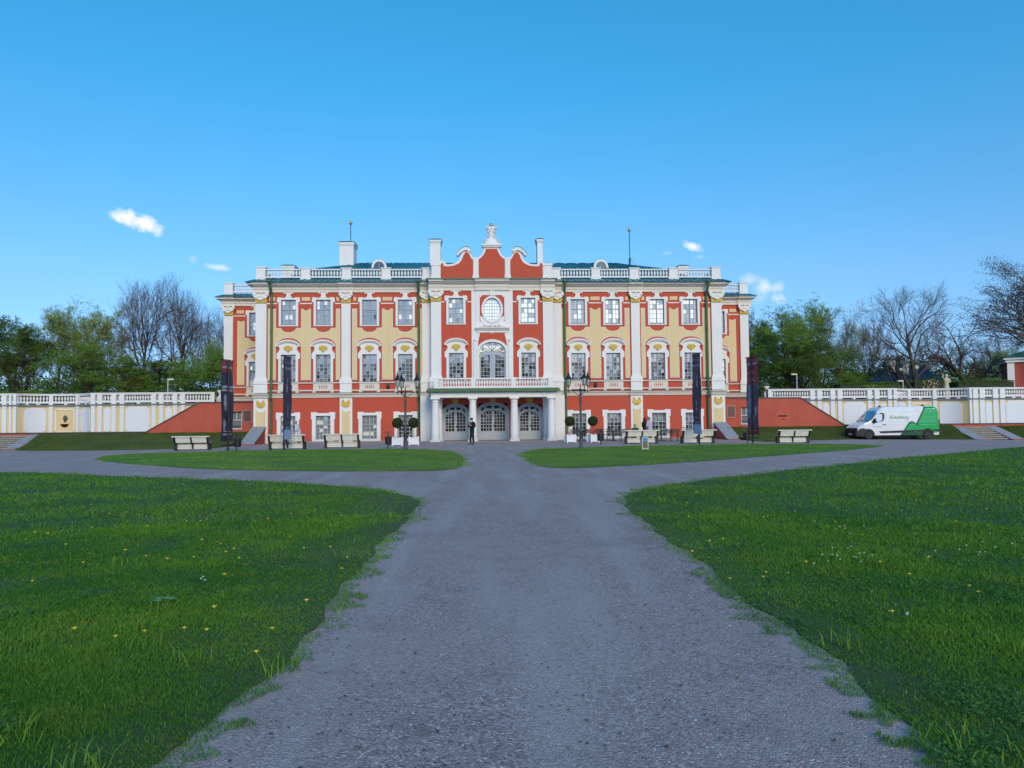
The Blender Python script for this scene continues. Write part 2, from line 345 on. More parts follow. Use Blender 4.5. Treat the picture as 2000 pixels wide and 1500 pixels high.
def panes(c, y, x0, x1, z0, z1, cols, rows, mats, pick, tilt=.02):
    m = MB(); dx = (x1-x0)/cols
    for j in range(len(rows)-1):
        for i in range(cols):
            a, b = x0+i*dx, x0+(i+1)*dx; u, v = rows[j], rows[j+1]; tx, tz = random.gauss(0, tilt)*dx*.5, random.gauss(0, tilt)*dx*.5
            m.cur = pick(i, j, len(rows)-1); m.add([(a, y+tx-tz, u), (b, y-tx-tz, u), (b, y-tx+tz, v), (a, y+tx+tz, v)], [(0,1,2,3)])
    return m
def rows_(z0, zt, z1, n1, n2): return [z0+(zt-z0)*i/n1 for i in range(n1)] + [zt+(z1-zt)*i/n2 for i in range(n2+1)]
def window(c, yp, kind, style):
    z0, z1 = {'up': UP, 'mid': MID, 'low': LOW}[kind]
    o, h = {'up': surround_up, 'mid': surround_mid, 'low': surround_low}[kind](c)
    y = yp+.12; zt = {'up': z0+(z1-z0)*.60, 'mid': z0+(z1-z0)*.66, 'low': z0+(z1-z0)*.62}[kind]
    n1, n2 = {'up': (3, 2), 'mid': (5, 2), 'low': (4, 2)}[kind]
    rr = rows_(z0, zt, z1, n1, n2); f = MB()
    x0, x1 = c-.55, c+.55
    f.box(x0, x0+.05, y-.03, y+.1, z0, z1); f.box(x1-.05, x1, y-.03, y+.1, z0, z1); f.box(x0+.05, x1-.05, y-.03, y+.1, z0, z0+.05); f.box(x0+.05, x1-.05, y-.03, y+.1, z1-.05, z1)
    f.box(c-.04, c+.04, y-.035, y+.1, z0+.05, z1-.05); f.box(x0+.05, c-.04, y-.03, y+.1, zt-.035, zt+.035); f.box(c+.04, x1-.05, y-.03, y+.1, zt-.035, zt+.035)
    w = f.build('window', M['frame'], P)
    g = MB()
    for z in rr[1:-1]:
        if abs(z-zt) > .01: g.box(x0+.05, c-.04, y-.008, y+.02, z-.013, z+.013); g.box(c+.04, x1-.05, y-.008, y+.02, z-.013, z+.013)
    for xx in (c-.285, c+.285): g.box(xx-.013, xx+.013, y-.012, y+.02, z0+.05, zt-.035); g.box(xx-.013, xx+.013, y-.012, y+.02, zt+.035, z1-.05)
    g.build('glazing_bars', M['bars'], w)
    gm = [M['glass_dark'], M['glass_mid'], M['glass_blind'], M['glass_painted_glare']]
    def pick(i, j, n):
        q = random.random()
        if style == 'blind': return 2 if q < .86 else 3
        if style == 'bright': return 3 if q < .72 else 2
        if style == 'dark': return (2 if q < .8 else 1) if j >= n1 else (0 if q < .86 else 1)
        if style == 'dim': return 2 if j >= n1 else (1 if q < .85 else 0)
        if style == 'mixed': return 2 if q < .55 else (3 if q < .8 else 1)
        return 1
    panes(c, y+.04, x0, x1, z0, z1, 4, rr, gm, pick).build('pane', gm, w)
    MB().prism(o, yp-.07, yp+.06, [h]).build('window_surround', M['white'], w)
    if kind == 'up':
        MB().box(c-.6, c+.6, yp-.11, yp-.073, z0-.06, z0).build('window_sill', M['frame'], w)
        v = MB()
        for sx in (-1, 1):
            v.lathe([(.055, 0), (.055, .05), (.03, .06)], (0,0,0), 10)
            k = len(v.v)-30
            v.v[k:] = [(c+sx*.32+p[0], yp-.07-p[2], 11.32+p[1]) for p in v.v[k:]]
        v.build('volute', M['white'], w)
    if kind == 'mid':
        m = MB()
        for i, (ra, rb, yy) in enumerate(((.0, .13, .20), (.13, .27, .28))):
            oo = arcpts(c, 7.22+.02, .79+rb*.45, .35+rb*.62, PI, 0, 14); ii = arcpts(c, 7.22, .79+ra*.45, .35+ra*.62, 0, PI, 14)
            m.prism(oo+ii, yp-yy, yp)
        m.build('arched_pediment', M['white'], w)
        shell = [(0, 6.83), (.1, 6.86), (.12, 6.97), (.22, 6.97), (.25, 7.04), (.34, 7.08), (.33, 7.2), (.25, 7.24), (.2, 7.32), (.08, 7.3), (0, 7.34)]
        m = MB().prism([(c+x, z) for x, z in shell] + [(c-x, z) for x, z in reversed(shell[1:-1])], yp-.15, yp-.072); m.ball((c, yp-.15, 6.98), .09, 8, 5, (1, .5, 1.2))
        for a in (-.22, -.11, 0, .11, .22): m.ball((c+a, yp-.15, 7.17-abs(a)*.25), .05, 6, 4, (1, .7, 1.7))
        m.build('shell_ornament', M['gold'], w)
    return w
styles = {'up': ('blind', 'blind', 'dim', 'mixed', 'mixed', 'bright', 'bright', 'mixed'), 'mid': ('blind', 'dim', 'dim', 'dim', 'dim', 'dim', 'dim', 'dark'),
          'low': ('mixed', 'blind', 'blind', 'dark', 'dark', 'dark', 'dark', 'dark')}
for kind in ('up', 'mid', 'low'):
    for i, x in enumerate(WX): window(x, 0, kind, styles[kind][i])
for x, a, b in ((-2.74, 'mixed', 'dark'), (2.74, 'bright', 'dark')):
    window(x, YC, 'up', a); window(x, YC, 'mid', b)
for x in (-19.85, 19.85): window(x, 6.8, 'up', 'mixed'); window(x, 6.8, 'mid', 'mixed')
# ---- pilasters
def pilaster(c, y, hw, cap=True, name='pilaster', low=True, d=.14):
    m = MB()
    m.box(c-hw, c+hw, y-d, y, 4.95, 10.55)
    for k, (e, z0, z1) in enumerate(((.12, 4.55, 4.68), (.09, 4.68, 4.78), (.05, 4.78, 4.86), (.02, 4.86, 4.95))): m.box(c-hw-e, c+hw+e, y-d-e, y, z0, z1)
    m.box(c-hw-.11, c+hw+.11, y-d-.06, y, 3.7, 4.42); m.box(c-hw-.15, c+hw+.15, y-d-.12, y, 4.42, 4.55)
    o = m.build(name, M['white'], P)
    if cap:
        k = MB(); k.prism([(c-hw*1.0, 10.55), (c+hw*1.0, 10.55), (c+hw*1.28, 11.33), (c-hw*1.28, 11.33)], y-d-.06, y)
        k.build('capital_bell', M['gold'], o)
        k = MB(); w = hw/.34
        half = [(0, 10.74), (.1, 10.78), (.2, 10.88), (.32, 10.9), (.42, 11.0), (.50, 11.12), (.53, 11.24), (.46, 11.34), (.34, 11.32), (.25, 11.22), (.12, 11.26), (0, 11.18)]
        k.prism([(c+x*w, z) for x, z in half] + [(c-x*w, z) for x, z in reversed(half[1:-1])], y-d-.2, y-d-.055)
        for sx in (-1, 1): k.ball((c+sx*.42*w, y-d-.14, 11.18), .13, 8, 6)
        k.ball((c, y-d-.16, 11.3), .09, 8, 5); k.box(c-hw*1.55, c+hw*1.55, y-d-.16, y, 11.34, 11.40)
        k.build('capital_scrolls', M['white'], o)
        k = MB()
        for t in (-.3, 0, .3): k.ball((c+t*hw*2, y-d-.06, 10.63), .09, 6, 5, (1.1, .7, 1)); 
        k.box(c-.17*w, c+.17*w, y-d-.215, y-d-.2, 10.98, 11.02); k.build('capital_leaves', M['gold'], o)
    if low:
        hp = hw+.13
        pb = MB().box(c-hp, c+hp, y-.1, y, .05, 3.39).box(c-hp-.06, c+hp+.06, y-.16, y, -.3, .3).build('pedestal', M['white'], P)
        q = hp-.17
        MB().prism([(c-q, .45), (c+q, .45), (c+q, 2.4)] + arcpts(c, 2.4, q-.08, -.12, 0, PI, 8) + [(c-q, 2.4)], y-.12, y-.101).build('pedestal_panel', M['yellow'], pb)
        k = MB(); sh = []
        for i in range(19):
            a = PI*(-.62) + i*PI*1.24/18*1.0; r = .33*(1+.05*math.cos(i*PI)); sh.append((c+r*math.sin(a), 2.92-r*math.cos(a)*.95))
        k.prism(sh, y-.17, y-.102)
        for sx in (-1, 1): k.ball((c+sx*.21, y-.15, 3.12), .085, 8, 5, (1, .6, 1))
        for i in range(5): a = (i-2)*.42; k.ball((c+.17*math.sin(a), y-.17, 2.9-.17*math.cos(a)), .045, 6, 4, (1, .6, 1.9))
        k.build('shell_ornament', M['gold'], pb)
for s in (-1, 1):
    pilaster(s*17.48, 0, .40); pilaster(s*11.11, 0, .34)
    pilaster(s*4.99, 0, .36, cap=True, name='pilaster', low=False)
    pilaster(s*4.24, YC, .38, low=False)
    pilaster(s*22.1, 6.8, .37, low=False)
    MB().box(*sorted((s*5.45, s*3.8)), YC-.05, .0, 0, 3.39).build('pedestal', M['white'], P)
# ---- string courses, aprons below the windows
def rail(name, z0, z1, d, mat_='white', segs=None, y=0):
    m = MB()
    for a, b in segs: m.box(a, b, y-d, y, z0, z1)
    m.build(name, M[mat_], P)
side = [(-17.9, -4.6), (4.6, 17.9)]
wings = [(-22.5, -17.9), (17.9, 22.5)]
def belt(segs, y):
    for a, b in segs:
        sc = MB().profx([(y, 3.36), (y-.08, 3.36), (y-.10, 3.44), (y-.14, 3.46), (y-.14, 3.54), (y-.24, 3.60), (y-.27, 3.68), (y, 3.72)], a, b).build('string_course', M['cream'], P)
        MB().box(a, b, y-.285, y, 3.705, 3.735).build('lead_flashing', M['iron'], sc)
        ar = MB().box(a, b, y-.12, y, 4.44, 4.545).build('apron_rail', M['cream'], P); MB().box(a, b, y-.135, y-.02, 4.53, 4.56).build('lead_flashing', M['iron'], ar)
        MB().box(a, b, y-.08, y, 3.86, 3.95).build('apron_rail', M['cream'], P)
belt(side, 0); belt(wings, 6.8)
for s in (-1, 1):
    for c in (11.11, 17.48): MB().profx([(-.2, 3.36), (-.24, 3.46), (-.28, 3.54), (-.38, 3.60), (-.42, 3.69), (0, 3.69), (0, 3.36)], s*c-.58, s*c+.58).build('string_course', M['cream'], P)
for x in WX + (-19.85, 19.85):
    y = 6.8 if abs(x) > 18 else 0
    m = MB(); m.box(x-.75, x+.75, y-.06, y-.0, 3.95, 4.44); m.box(x-.8, x-.55, y-.07, y, 3.72, 3.9); m.box(x+.55, x+.8, y-.07, y, 3.72, 3.9)
    a = m.build('window_apron', M['cream'], P)
    m = MB()
    for k in range(5):
        c = x-.28+k*.14
        m.lathe([(.012, 0), (.04, .12), (.045, .2), (.02, .26), (.045, .3), (.012, .34)], (c, y-.055, 4.0), 6, .4)
    m.build('baluster_slots', M['red'], a)
m = MB()
for s in (-1, 1):
    xs = [17.08, 16.3, -1, 14.59, 13.69, -1, 11.97, 11.45, -1, 10.77, 10.2, -1, 8.48, 7.5, -1, 5.77, 5.36, -1]
    for i in range(0, len(xs), 3): m.box(*sorted((s*xs[i], s*xs[i+1])), -.03, 0, 10.5, 10.58)
    for a, b in ((4.62-.76, 3.6), (1.87, 1.55)): m.box(*sorted((s*a, s*b)), YC-.03, YC, 10.5, 10.58)
    m.box(*sorted((s*21.73, s*20.7)), 6.77, 6.8, 10.5, 10.58)
m.build('moulding', M['white'], P)
# ---- entablature
def entab(a, b, y, dz=0.0, e=0.0, name='entablature'):
    yy = y-e
    pr = [(y, 11.38), (yy-.10, 11.38), (yy-.10, 11.58), (yy-.15, 11.60), (yy-.15, 11.76), (yy-.22, 11.80), (yy-.34, 11.84), (yy-.36, 11.90), (yy-.50, 11.92), (yy-.52, 12.0), (yy-.6, 12.06), (y, 12.06)]
    MB().profx([(p[0], p[1]+dz*(p[1]-11.38)/.68) for p in pr], a, b).build(name, M['cream'], P)
for a, b in side: entab(a+(-.1 if a < 0 else .1), b+(.1 if b > 0 else 0)-(0 if b > 0 else .1), 0)
for s in (-1, 1):
    for c, w in ((17.48, .62), (11.11, .56)): entab(s*c-w, s*c+w, 0, e=.10)
    entab(*sorted((s*22.6, s*18.0)), 6.8); entab(s*22.1-.6, s*22.1+.6, 6.8, e=.1)
    entab(s*4.99-.5, s*4.99+.5, 0, e=.1)
    entab(s*4.24-.55, s*4.24+.55, YC, dz=.12, e=.12)
    MB().profx([(0, 11.38), (.0, 12.06), (13.9, 12.06), (13.9, 11.38)], s*17.95-.05, s*17.95+.05).build('entablature', M['cream'], P)
    m = MB(); m.box(*sorted((s*17.9, s*18.45)), -.55, 13.9, 11.92, 12.05); m.box(*sorted((s*22.5, s*23.05)), 6.25, 13.9, 11.92, 12.05); m.build('cornice_return', M['cream'], P)
entab(-4.5, 4.5, YC, dz=.12); entab(-1.3, 1.3, YC, dz=.12, e=.16)
# ---- middle of the facade
W0 = YC
m = MB()
ov = arcpts(0, 9.93, .72, .94, 0, 2*PI, 40)[:-1]
rect = [(-1.55, 8.45), (1.55, 8.45), (1.55, 11.38), (-1.55, 11.38)]
m.prism([(-1.57, 4.55), (-1.0, 4.55), (-1.0, 6.75)] + arcpts(0, 6.75, 1.0, .72, PI, 0, 16)[1:-1] + [(1.0, 6.75), (1.0, 4.55), (1.57, 4.55), (1.57, 8.45), (-1.57, 8.45)], W0-.08, W0)
m.prism([(-1.57, 8.45), (1.57, 8.45), (1.57, 11.4), (-1.57, 11.4)], W0-.08, W0, [ov])
m.prism([(-1.22, 8.5), (1.22, 8.5), (1.22, 11.4), (-1.22, 11.4)], W0-.14, W0-.079, [arcpts(0, 9.93, .71, .93, 0, 2*PI, 40)[:-1]])
centre = m.build('centre_bay', M['white'], P)
# red fields in it
for s in (-1, 1):
    q = [(.93, 8.98), (.93, 10.86), (.80, 10.92), (.74, 11.03), (.22, 11.03), (.2, 10.9)] + [(.80*math.sin(a), 9.93+1.0*math.cos(a)) for a in (.35, .7, 1.05, 1.35, 1.6, 1.85, 2.15)] 
    q = [(x, z) for x, z in q]
    if s < 0: q = [(-x, z) for x, z in q]
    MB().prism(q, W0-.155, W0-.141).build('red_field', M['red'], centre)
q = [(-1.1, 7.2)] + arcpts(0, 6.75, 1.2, .92, PI*.86, PI*.14, 12) + [(1.1, 7.2), (1.05, 7.6), (.96, 7.95), (.94, 8.13), (.25, 8.16), (0, 8.1), (-.25, 8.16), (-.94, 8.13), (-.96, 7.95), (-1.05, 7.6)]
MB().prism([(x*1.0, z) for x, z in q], W0-.10, W0-.081).build('red_field', M['red'], centre)
m = MB(); o_ = arcpts(0, 6.75, 1.17, .9, PI, 0, 20); i_ = arcpts(0, 6.75, .99, .72, 0, PI, 20); m.prism(o_+i_, W0-.16, W0-.02)
m.box(-1.17, -.99, W0-.14, W0-.02, 4.55, 6.75); m.box(.99, 1.17, W0-.14, W0-.02, 4.55, 6.75)
for s in (-1, 1): m.box(*sorted((s*1.19, s*1.42)), W0-.2, W0-.06, 4.55, 7.55); m.ball((s*1.3, W0-.16, 7.6), .13, 8, 6)
m.build('door_arch', M['white'], centre)
m = MB(); m.profx([(W0-.08, 8.3), (W0-.2, 8.34), (W0-.24, 8.42), (W0-.36, 8.46), (W0-.40, 8.56), (W0-.08, 8.6)], -1.3, 1.3); m.profx([(W0-.08, 8.18), (W0-.16, 8.18), (W0-.16, 8.3), (W0-.08, 8.3)], -1.15, 1.15); m.build('cornice', M['white'], centre)
m = MB()
m.prism(arcpts(0, 9.93, .82, 1.03, 0, 2*PI, 40)[:-1], W0-.22, W0-.10, [arcpts(0, 9.93, .66, .88, 0, 2*PI, 40)[:-1]])
for s in (-1, 1):
    m.prism([(s*x, z) for x, z in ((.3, 8.62), (1.0, 8.64), (.82, 8.92), (.95, 9.28), (.92, 9.42), (.78, 9.4), (.62, 9.2), (.42, 9.0))], W0-.2, W0-.12)
    m.ball((s*.55, W0-.2, 8.75), .14, 8, 6); m.ball((s*.28, W0-.2, 8.72), .12, 8, 6); m.ball((s*.9, W0-.18, 9.36), .08, 8, 5)
m.ball((0, W0-.22, 8.7), .17, 9, 6); m.box(-.16, .16, W0-.24, W0-.1, 11.0, 11.36); m.box(-.06, .06, W0-.2, W0-.1, 11.1, 11.2)
m.build('oval_frame', M['white'], centre)
# oval window
wn = MB(); y = W0+.05
for k in range(-3, 4): 
    h = .88*math.sqrt(max(0, 1-(k*.19/.68)**2)); wn.box(k*.19-(.022 if k == 0 else .009), k*.19+(.022 if k == 0 else .009), y-.02, y+.01, 9.93-h, 9.93+h)
for k in range(-3, 4):
    h = .66*math.sqrt(max(0, 1-(k*.25/.90)**2)); wn.box(-h, h, y-.015, y+.008, 9.93+k*.25-.009, 9.93+k*.25+.009)
ow = wn.build('oval_window', M['frame'], P)
m = MB(); m.prism([(x, z) for x, z in arcpts(0, 9.93, .72, .94, 0, 2*PI, 40)[:-1]], y+.02, y+.05); m.build('pane', M['glass_painted_glare'], ow)
# balcony door with fanlight
m = MB(); y = W0+.12
m.prism([(-1, 4.55), (1, 4.55), (1, 6.42), (.98, 6.42)] + arcpts(0, 6.4, .97, .34, 0, PI, 14)[1:] + [(-1, 6.4)], y-.03, y+.1, [[(-.88, 4.62), (-.2, 4.62), (-.2, 6.5), (-.5, 6.45), (-.88, 6.28)], [(.2, 4.62), (.88, 4.62), (.88, 6.28), (.5, 6.45), (.2, 6.5)]])
m.box(-.06, .06, y-.06, y-.03, 4.6, 6.68)
bd = m.build('balcony_door', M['door'], P)
m = MB()
for s in (-1, 1):
    for k in (1, 2): m.box(s*(.2+k*.227)-.012, s*(.2+k*.227)+.012, y, y+.03, 4.62, 6.45)
    for k in range(1, 6): m.box(*sorted((s*.2, s*.88)), y+.002, y+.028, 4.62+k*.3-.012, 4.62+k*.3+.012)
m.build('glazing_bars', M['bars'], bd)
rr = [4.62+i*.3 for i in range(7)]
mm = [M['glass_dark'], M['glass_mid']]
panes(0, y+.04, -.9, .9, 0, 0, 6, rr+[6.6], mm, lambda i, j, n: int(random.random() < .15)).build('pane', mm, bd)
m = MB(); m.prism([(-.99, 6.5)] + arcpts(0, 6.75, .985, .715, PI, 0, 16) + [(.99, 6.5)], y+.07, y+.09); m.build('fanlight_pane', M['glass_painted_glare'], bd)
m = MB()
for s in (-1, 1):
    scroll(m, s*.2, 7.28, .12, s, y); m.tube([(0, y, 6.74), (s*.12, y, 6.95), (s*.3, y, 7.15), (s*.45, y, 7.3)], .02, 4); m.tube([(s*.1, y, 6.74), (s*.4, y, 6.9), (s*.7, y, 7.05), (s*.8, y, 7.1)], .02, 4)
    scroll(m, s*.72, 6.9, .1, s, y); m.tube([(s*.3, y, 6.7), (s*.5, y, 6.78), (s*.8, y, 6.66), (s*.95, y, 6.7)], .03, 4); m.tube([(s*.05, y, 6.75), (s*.05, y, 7.4)], .015, 4)
m.ball((0, y, 6.85), .1, 8, 6); m.build('fanlight_scrollwork', M['door'], bd)
# ---- gable
Yg0, Yg1 = -.62, -.2
half = [(0, 14.78), (.56, 14.78), (.6, 14.5), (.7, 14.27), (.85, 14.08), (1.06, 13.95), (1.4, 13.93), (1.52, 14.1), (1.62, 14.35), (1.78, 14.55), (2.0, 14.58), (2.2, 14.44), (2.31, 14.2), (2.36, 13.98), (2.44, 13.8), (2.65, 13.6), (3.0, 13.45), (3.35, 13.42), (3.5, 13.45), (3.55, 13.58), (3.66, 13.7), (3.8, 13.72), (3.9, 13.62), (3.96, 13.5), (4.6, 13.48), (4.6, 12.3), (0, 12.3)]
full = half + [(-x, z) for x, z in reversed(half[1:-1])]
gable = MB().prism(full, Yg0, Yg1).build('gable', M['white'], P)
for s in (-1, 1):
    MB().prism([(s*x, z) for x, z in ((1.42, 12.3), (1.42, 13.78), (1.52, 13.84), (1.66, 14.12), (1.8, 14.34), (1.98, 14.36), (2.14, 14.16), (2.24, 13.86), (2.34, 13.68), (2.5, 13.5), (2.9, 13.32), (3.4, 13.27), (3.66, 13.3), (3.7, 13.52), (3.8, 13.54), (3.86, 13.44), (3.88, 13.2), (3.9, 12.3))], Yg0-.02, Yg0-.001).build('red_field', M['red'], gable)
    m = MB()
    # volute: thick curved bar ending in a roll
    top = [(1.55, 14.42), (1.62, 14.62), (1.8, 14.74), (2.0, 14.76), (2.25, 14.66), (2.5, 14.44), (2.72, 14.16)]
    bot = [(2.6, 14.04), (2.42, 14.24), (2.2, 14.42), (2.0, 14.5), (1.84, 14.46), (1.78, 14.36)]
    m.prism([(s*x, z) for x, z in top+bot], Yg0-.16, Yg1+.02)
    k = len(m.v); m.lathe([(.17, 0), (.17, .5), (.09, .5), (.09, .54)], (0,0,0), 14); m.v[k:] = [(s*1.72+p[0], Yg1-p[2]+.02, 14.42+p[1]) for p in m.v[k:]]
    m.build('volute', M['white'], gable)
    m = MB(); m.prism([(s*x, z+.03) for x, z in top] + [(s*x, z) for x, z in reversed(top)], Yg0-.2, Yg1+.06); m.build('metal_capping', M['rooftop'], gable)
    m = MB(); m.box(*sorted((s*1.04, s*1.4)), Yg0-.07, Yg0-.001, 12.55, 13.95); m.box(*sorted((s*.98, s*1.46)), Yg0-.1, Yg0-.001, 12.3, 12.6); m.build('pier', M['white'], gable); m = MB()
    m.box(*sorted((s*3.93, s*4.58)), Yg0-.1, Yg0-.001, 12.5, 13.4); m.box(*sorted((s*3.86, s*4.66)), Yg0-.14, Yg1, 13.32, 13.5); m.box(*sorted((s*3.88, s*4.66)), Yg0-.14, Yg0-.001, 12.28, 12.5); m.build('pier', M['white'], gable)
m = MB().prism([(-1.0, 12.3), (1.0, 12.3), (1.0, 13.8), (.8, 13.95), (.62, 14.15), (.48, 14.4), (.44, 14.62), (-.44, 14.62), (-.48, 14.4), (-.62, 14.15), (-.8, 13.95), (-1.0, 13.8)], Yg0-.02, Yg0-.001).build('red_field', M['red'], gable)
m = MB(); m.box(-.68, .68, Yg0-.12, Yg1+.1, 14.74, 14.84); m.box(-.76, .76, Yg0-.2, Yg1+.15, 14.84, 14.97); m.build('plinth', M['white'], gable)
m = MB(); cy = (Yg0+Yg1)/2
m.lathe([(.56, 0), (.6, .08), (.55, .2), (.4, .4), (.27, .6), (.24, .8), (.26, .95), (.24, 1.05), (.3, 1.15), (.4, 1.22), (.42, 1.32), (.3, 1.4), (.12, 1.42)], (0, cy, 14.97), 16, .45)
rs = random.Random(3)
for i in range(46):
    z = rs.random()*1.3; r = np.interp(z, [0, .2, .6, 1.0, 1.3], [.56, .5, .26, .25, .42]); a = rs.uniform(-1, 1)
    m.ball((r*a, cy-.45*r*math.sqrt(1-a*a)-.0, 14.97+z), rs.uniform(.025, .05), 6, 4)
for s in (-1, 1):
    for z, r, q in ((.24, .42, .2), (.62, .2, .15), (.98, .2, .12), (1.28, .32, .14)): scroll(m, s*r, 14.97+z, q, s, cy-.16, .03, 1.4); scroll(m, s*r, 14.97+z, q, s, cy+.12, .03, 1.4)
orn = m.build('gable_crown', M['white'], gable, smooth=True)
MB().ball((0, cy, 16.52), .15, 14, 9).build('gilded_ball', M['goldball'], gable, smooth=True)
m = MB(); m.profx([(YC-.75, 12.17), (YC-.75, 12.22), (Yg0, 12.36), (Yg1+.3, 12.36), (Yg1+.3, 12.17)], -4.95, 4.95)
for k in range(-9, 10): m.add([(k*.52-.02, YC-.76, 12.19), (k*.52+.02, YC-.76, 12.19), (k*.52+.02, YC-.76, 12.26), (k*.52-.02, YC-.76, 12.26), (k*.52-.02, Yg0-.02, 12.34), (k*.52+.02, Yg0-.02, 12.34), (k*.52+.02, Yg0-.02, 12.40), (k*.52-.02, Yg0-.02, 12.40)], [(0,1,2,3), (3,2,6,7), (0,3,7,4), (1,5,6,2)])
m.build('eaves_flashing', M['rooftop'], P)
# ---- roofs
def sheet(mb, a, b, c, d, step=.5, th=.05):
    # a,b front edge left/right; d,c back edge left/right; ribs run up the slope
    a, b, c, d = map(Vector, (a, b, c, d)); nrm = (b-a).cross(d-a).normalized()
    mb.add([a, b, c, d, a-nrm*th, b-nrm*th, c-nrm*th, d-nrm*th], [(0,1,2,3), (7,6,5,4), (0,4,5,1), (1,5,6,2), (2,6,7,3), (3,7,4,0)])
    L = (b-a).length; n = max(2, int(L/step)); t = (b-a)/L
    for i in range(1, n):
        p = a+(b-a)*i/n; u = i/n; q = d+(c-d)*u
        w = t*.012; h = nrm*.04
        mb.add([p-w, p+w, q+w, q-w, p-w+h, p+w+h, q+w+h, q-w+h], [(4,5,6,7), (0,1,5,4), (0,4,7,3), (1,2,6,5)])
m = MB()
for s in (-1, 1):
    if s < 0: sheet(m, (-18.55, -.72, 12.1), (-4.9, -.72, 12.1), (-4.9, .25, 12.5), (-17.95, .25, 12.5))
    else: sheet(m, (4.9, -.72, 12.1), (18.55, -.72, 12.1), (17.95, .25, 12.5), (4.9, .25, 12.5))
    if s < 0: sheet(m, (-23.1, 6.12, 12.1), (-17.95, 6.12, 12.1), (-17.95, 7.0, 12.46), (-22.5, 7.0, 12.46)); sheet(m, (-18.55, 14.5, 12.1), (-18.55, -.72, 12.1), (-17.95, .25, 12.5), (-17.95, 14, 12.5))
    else: sheet(m, (17.95, 6.12, 12.1), (23.1, 6.12, 12.1), (22.5, 7.0, 12.46), (17.95, 7.0, 12.46)); sheet(m, (18.55, -.72, 12.1), (18.55, 14.5, 12.1), (17.95, 14, 12.5), (17.95, .25, 12.5))
    m.box(*sorted((s*17.95, s*22.5)), 7.0, 13.9, 12.3, 12.45)
m.box(-17.95, 17.95, .25, 14.0, 12.3, 12.47)
m.build('eaves_roof', M['roof'], P)
m = MB()
A_, B_, C_ = (17.2, 1.3, 12.48), (13.9, 2.9, 13.85), (10.9, 7, 15.12)
for s in (-1, 1):
    f = lambda p, yy=None: (s*p[0], p[1] if yy is None else yy, p[2])
    q = [f(A_), f(B_), f(B_, 11.1), f(A_, 12.7)]; r = [f(B_), f(C_), f(C_, 7.02), f(B_, 11.1)]
    sheet(m, *((q[3], q[0], q[1], q[2]) if s < 0 else (q[0], q[3], q[2], q[1])), .8); sheet(m, *((r[3], r[0], r[1], r[2]) if s < 0 else (r[0], r[3], r[2], r[1])), .8)
sheet(m, (-17.2, 1.3, 12.48), (17.2, 1.3, 12.48), (13.9, 2.9, 13.85), (-13.9, 2.9, 13.85), .62); sheet(m, (-13.9, 2.9, 13.85), (13.9, 2.9, 13.85), (10.9, 7, 15.12), (-10.9, 7, 15.12), .62)
sheet(m, (17.2, 12.7, 12.48), (-17.2, 12.7, 12.48), (-13.9, 11.1, 13.85), (13.9, 11.1, 13.85), .62); sheet(m, (13.9, 11.1, 13.85), (-13.9, 11.1, 13.85), (-10.9, 7.02, 15.12), (10.9, 7.02, 15.12), .62)
for k in range(-10, 11):
    if abs(k) > 4: m.box(k*.98-.1-.4, k*.98+.1-.4, 6.3, 6.6, 14.85, 15.0)
m.build('roof', M['roof'], P)
for s in (-1, 1):
    c = s*9.0; m = MB(); oo = [(c-.62, 13.3)] + arcpts(c, 13.95, .62, .66, PI, 0, 14) + [(c+.62, 13.3)]
    ii = [(c-.42, 13.3)] + arcpts(c, 13.95, .42, .44, PI, 0, 14) + [(c+.42, 13.3)]
    dm = MB().prism(oo, 3.05, 5.3).build('dormer', M['rooftop'], P)
    MB().prism(oo[:1]+arcpts(c, 13.95, .6, .62, PI, 0, 14)+oo[-1:]+list(reversed(ii)), 2.95, 3.049).build('dormer_arch', M['white'], dm)
    m = MB().prism(ii, 3.02, 3.045).build('pane', M['glass_dark'], dm); MB().box(c-.02, c+.02, 2.99, 3.015, 13.3, 14.3).build('glazing_bars', M['frame'], dm)
def chimney(x0, x1, y0, y1, z0, z1):
    o = MB().box(x0, x1, y0, y1, z0, z1-.3).box(x0-.05, x1+.05, y0-.05, y1+.05, z1-.42, z1-.36).box(x0-.07, x1+.07, y0-.07, y1+.07, z1-.3, z1-.12).build('chimney', M['white'], P)
    m = MB(); e = .13; m.add([(x0-e,y0-e,z1-.12),(x1+e,y0-e,z1-.12),(x1+e,y1+e,z1-.12),(x0-e,y1+e,z1-.12),(x0+.1,y0+.15,z1),(x1-.1,y0+.15,z1),(x1-.1,y1-.15,z1),(x0+.1,y1-.15,z1)], [(3,2,1,0),(4,5,6,7),(0,1,5,4),(1,2,6,5),(2,3,7,6),(3,0,4,7)]); m.build('chimney_cap', M['rooftop'], o)
chimney(-12.55, -11.4, 5.2, 6.9, 13.2, 16.62); chimney(-5.08, -4.2, 6, 7.2, 13.5, 17.04); chimney(4.05, 4.5, 6, 7.2, 13.5, 17.1)
chimney(-17.45, -16.5, 6, 8.2, 12.4, 14.8); chimney(16.25, 17.05, 6, 8.2, 12.4, 14.78)
for x, z0, z1 in ((-11.76, 16.6, 18.2), (12.0, 14.9, 17.65)):
    m = MB().tube([(x, 6, z0), (x, 6, z1)], .035, 8)
    if x > 0: m.tube([(x, 6, 12.9), (x, 6, 15.3)], .09, 8); m.tube([(x, 6, 15.5), (x+.25, 6.0, 15.0), (x+.95, 6, 14.4)], .012, 4)
    pl = m.build('roof_pole', M['iron'], P); MB().ball((x, 6, z1+.12), .15, 12, 8).build('pole_ball', M['goldball'], pl, smooth=True)
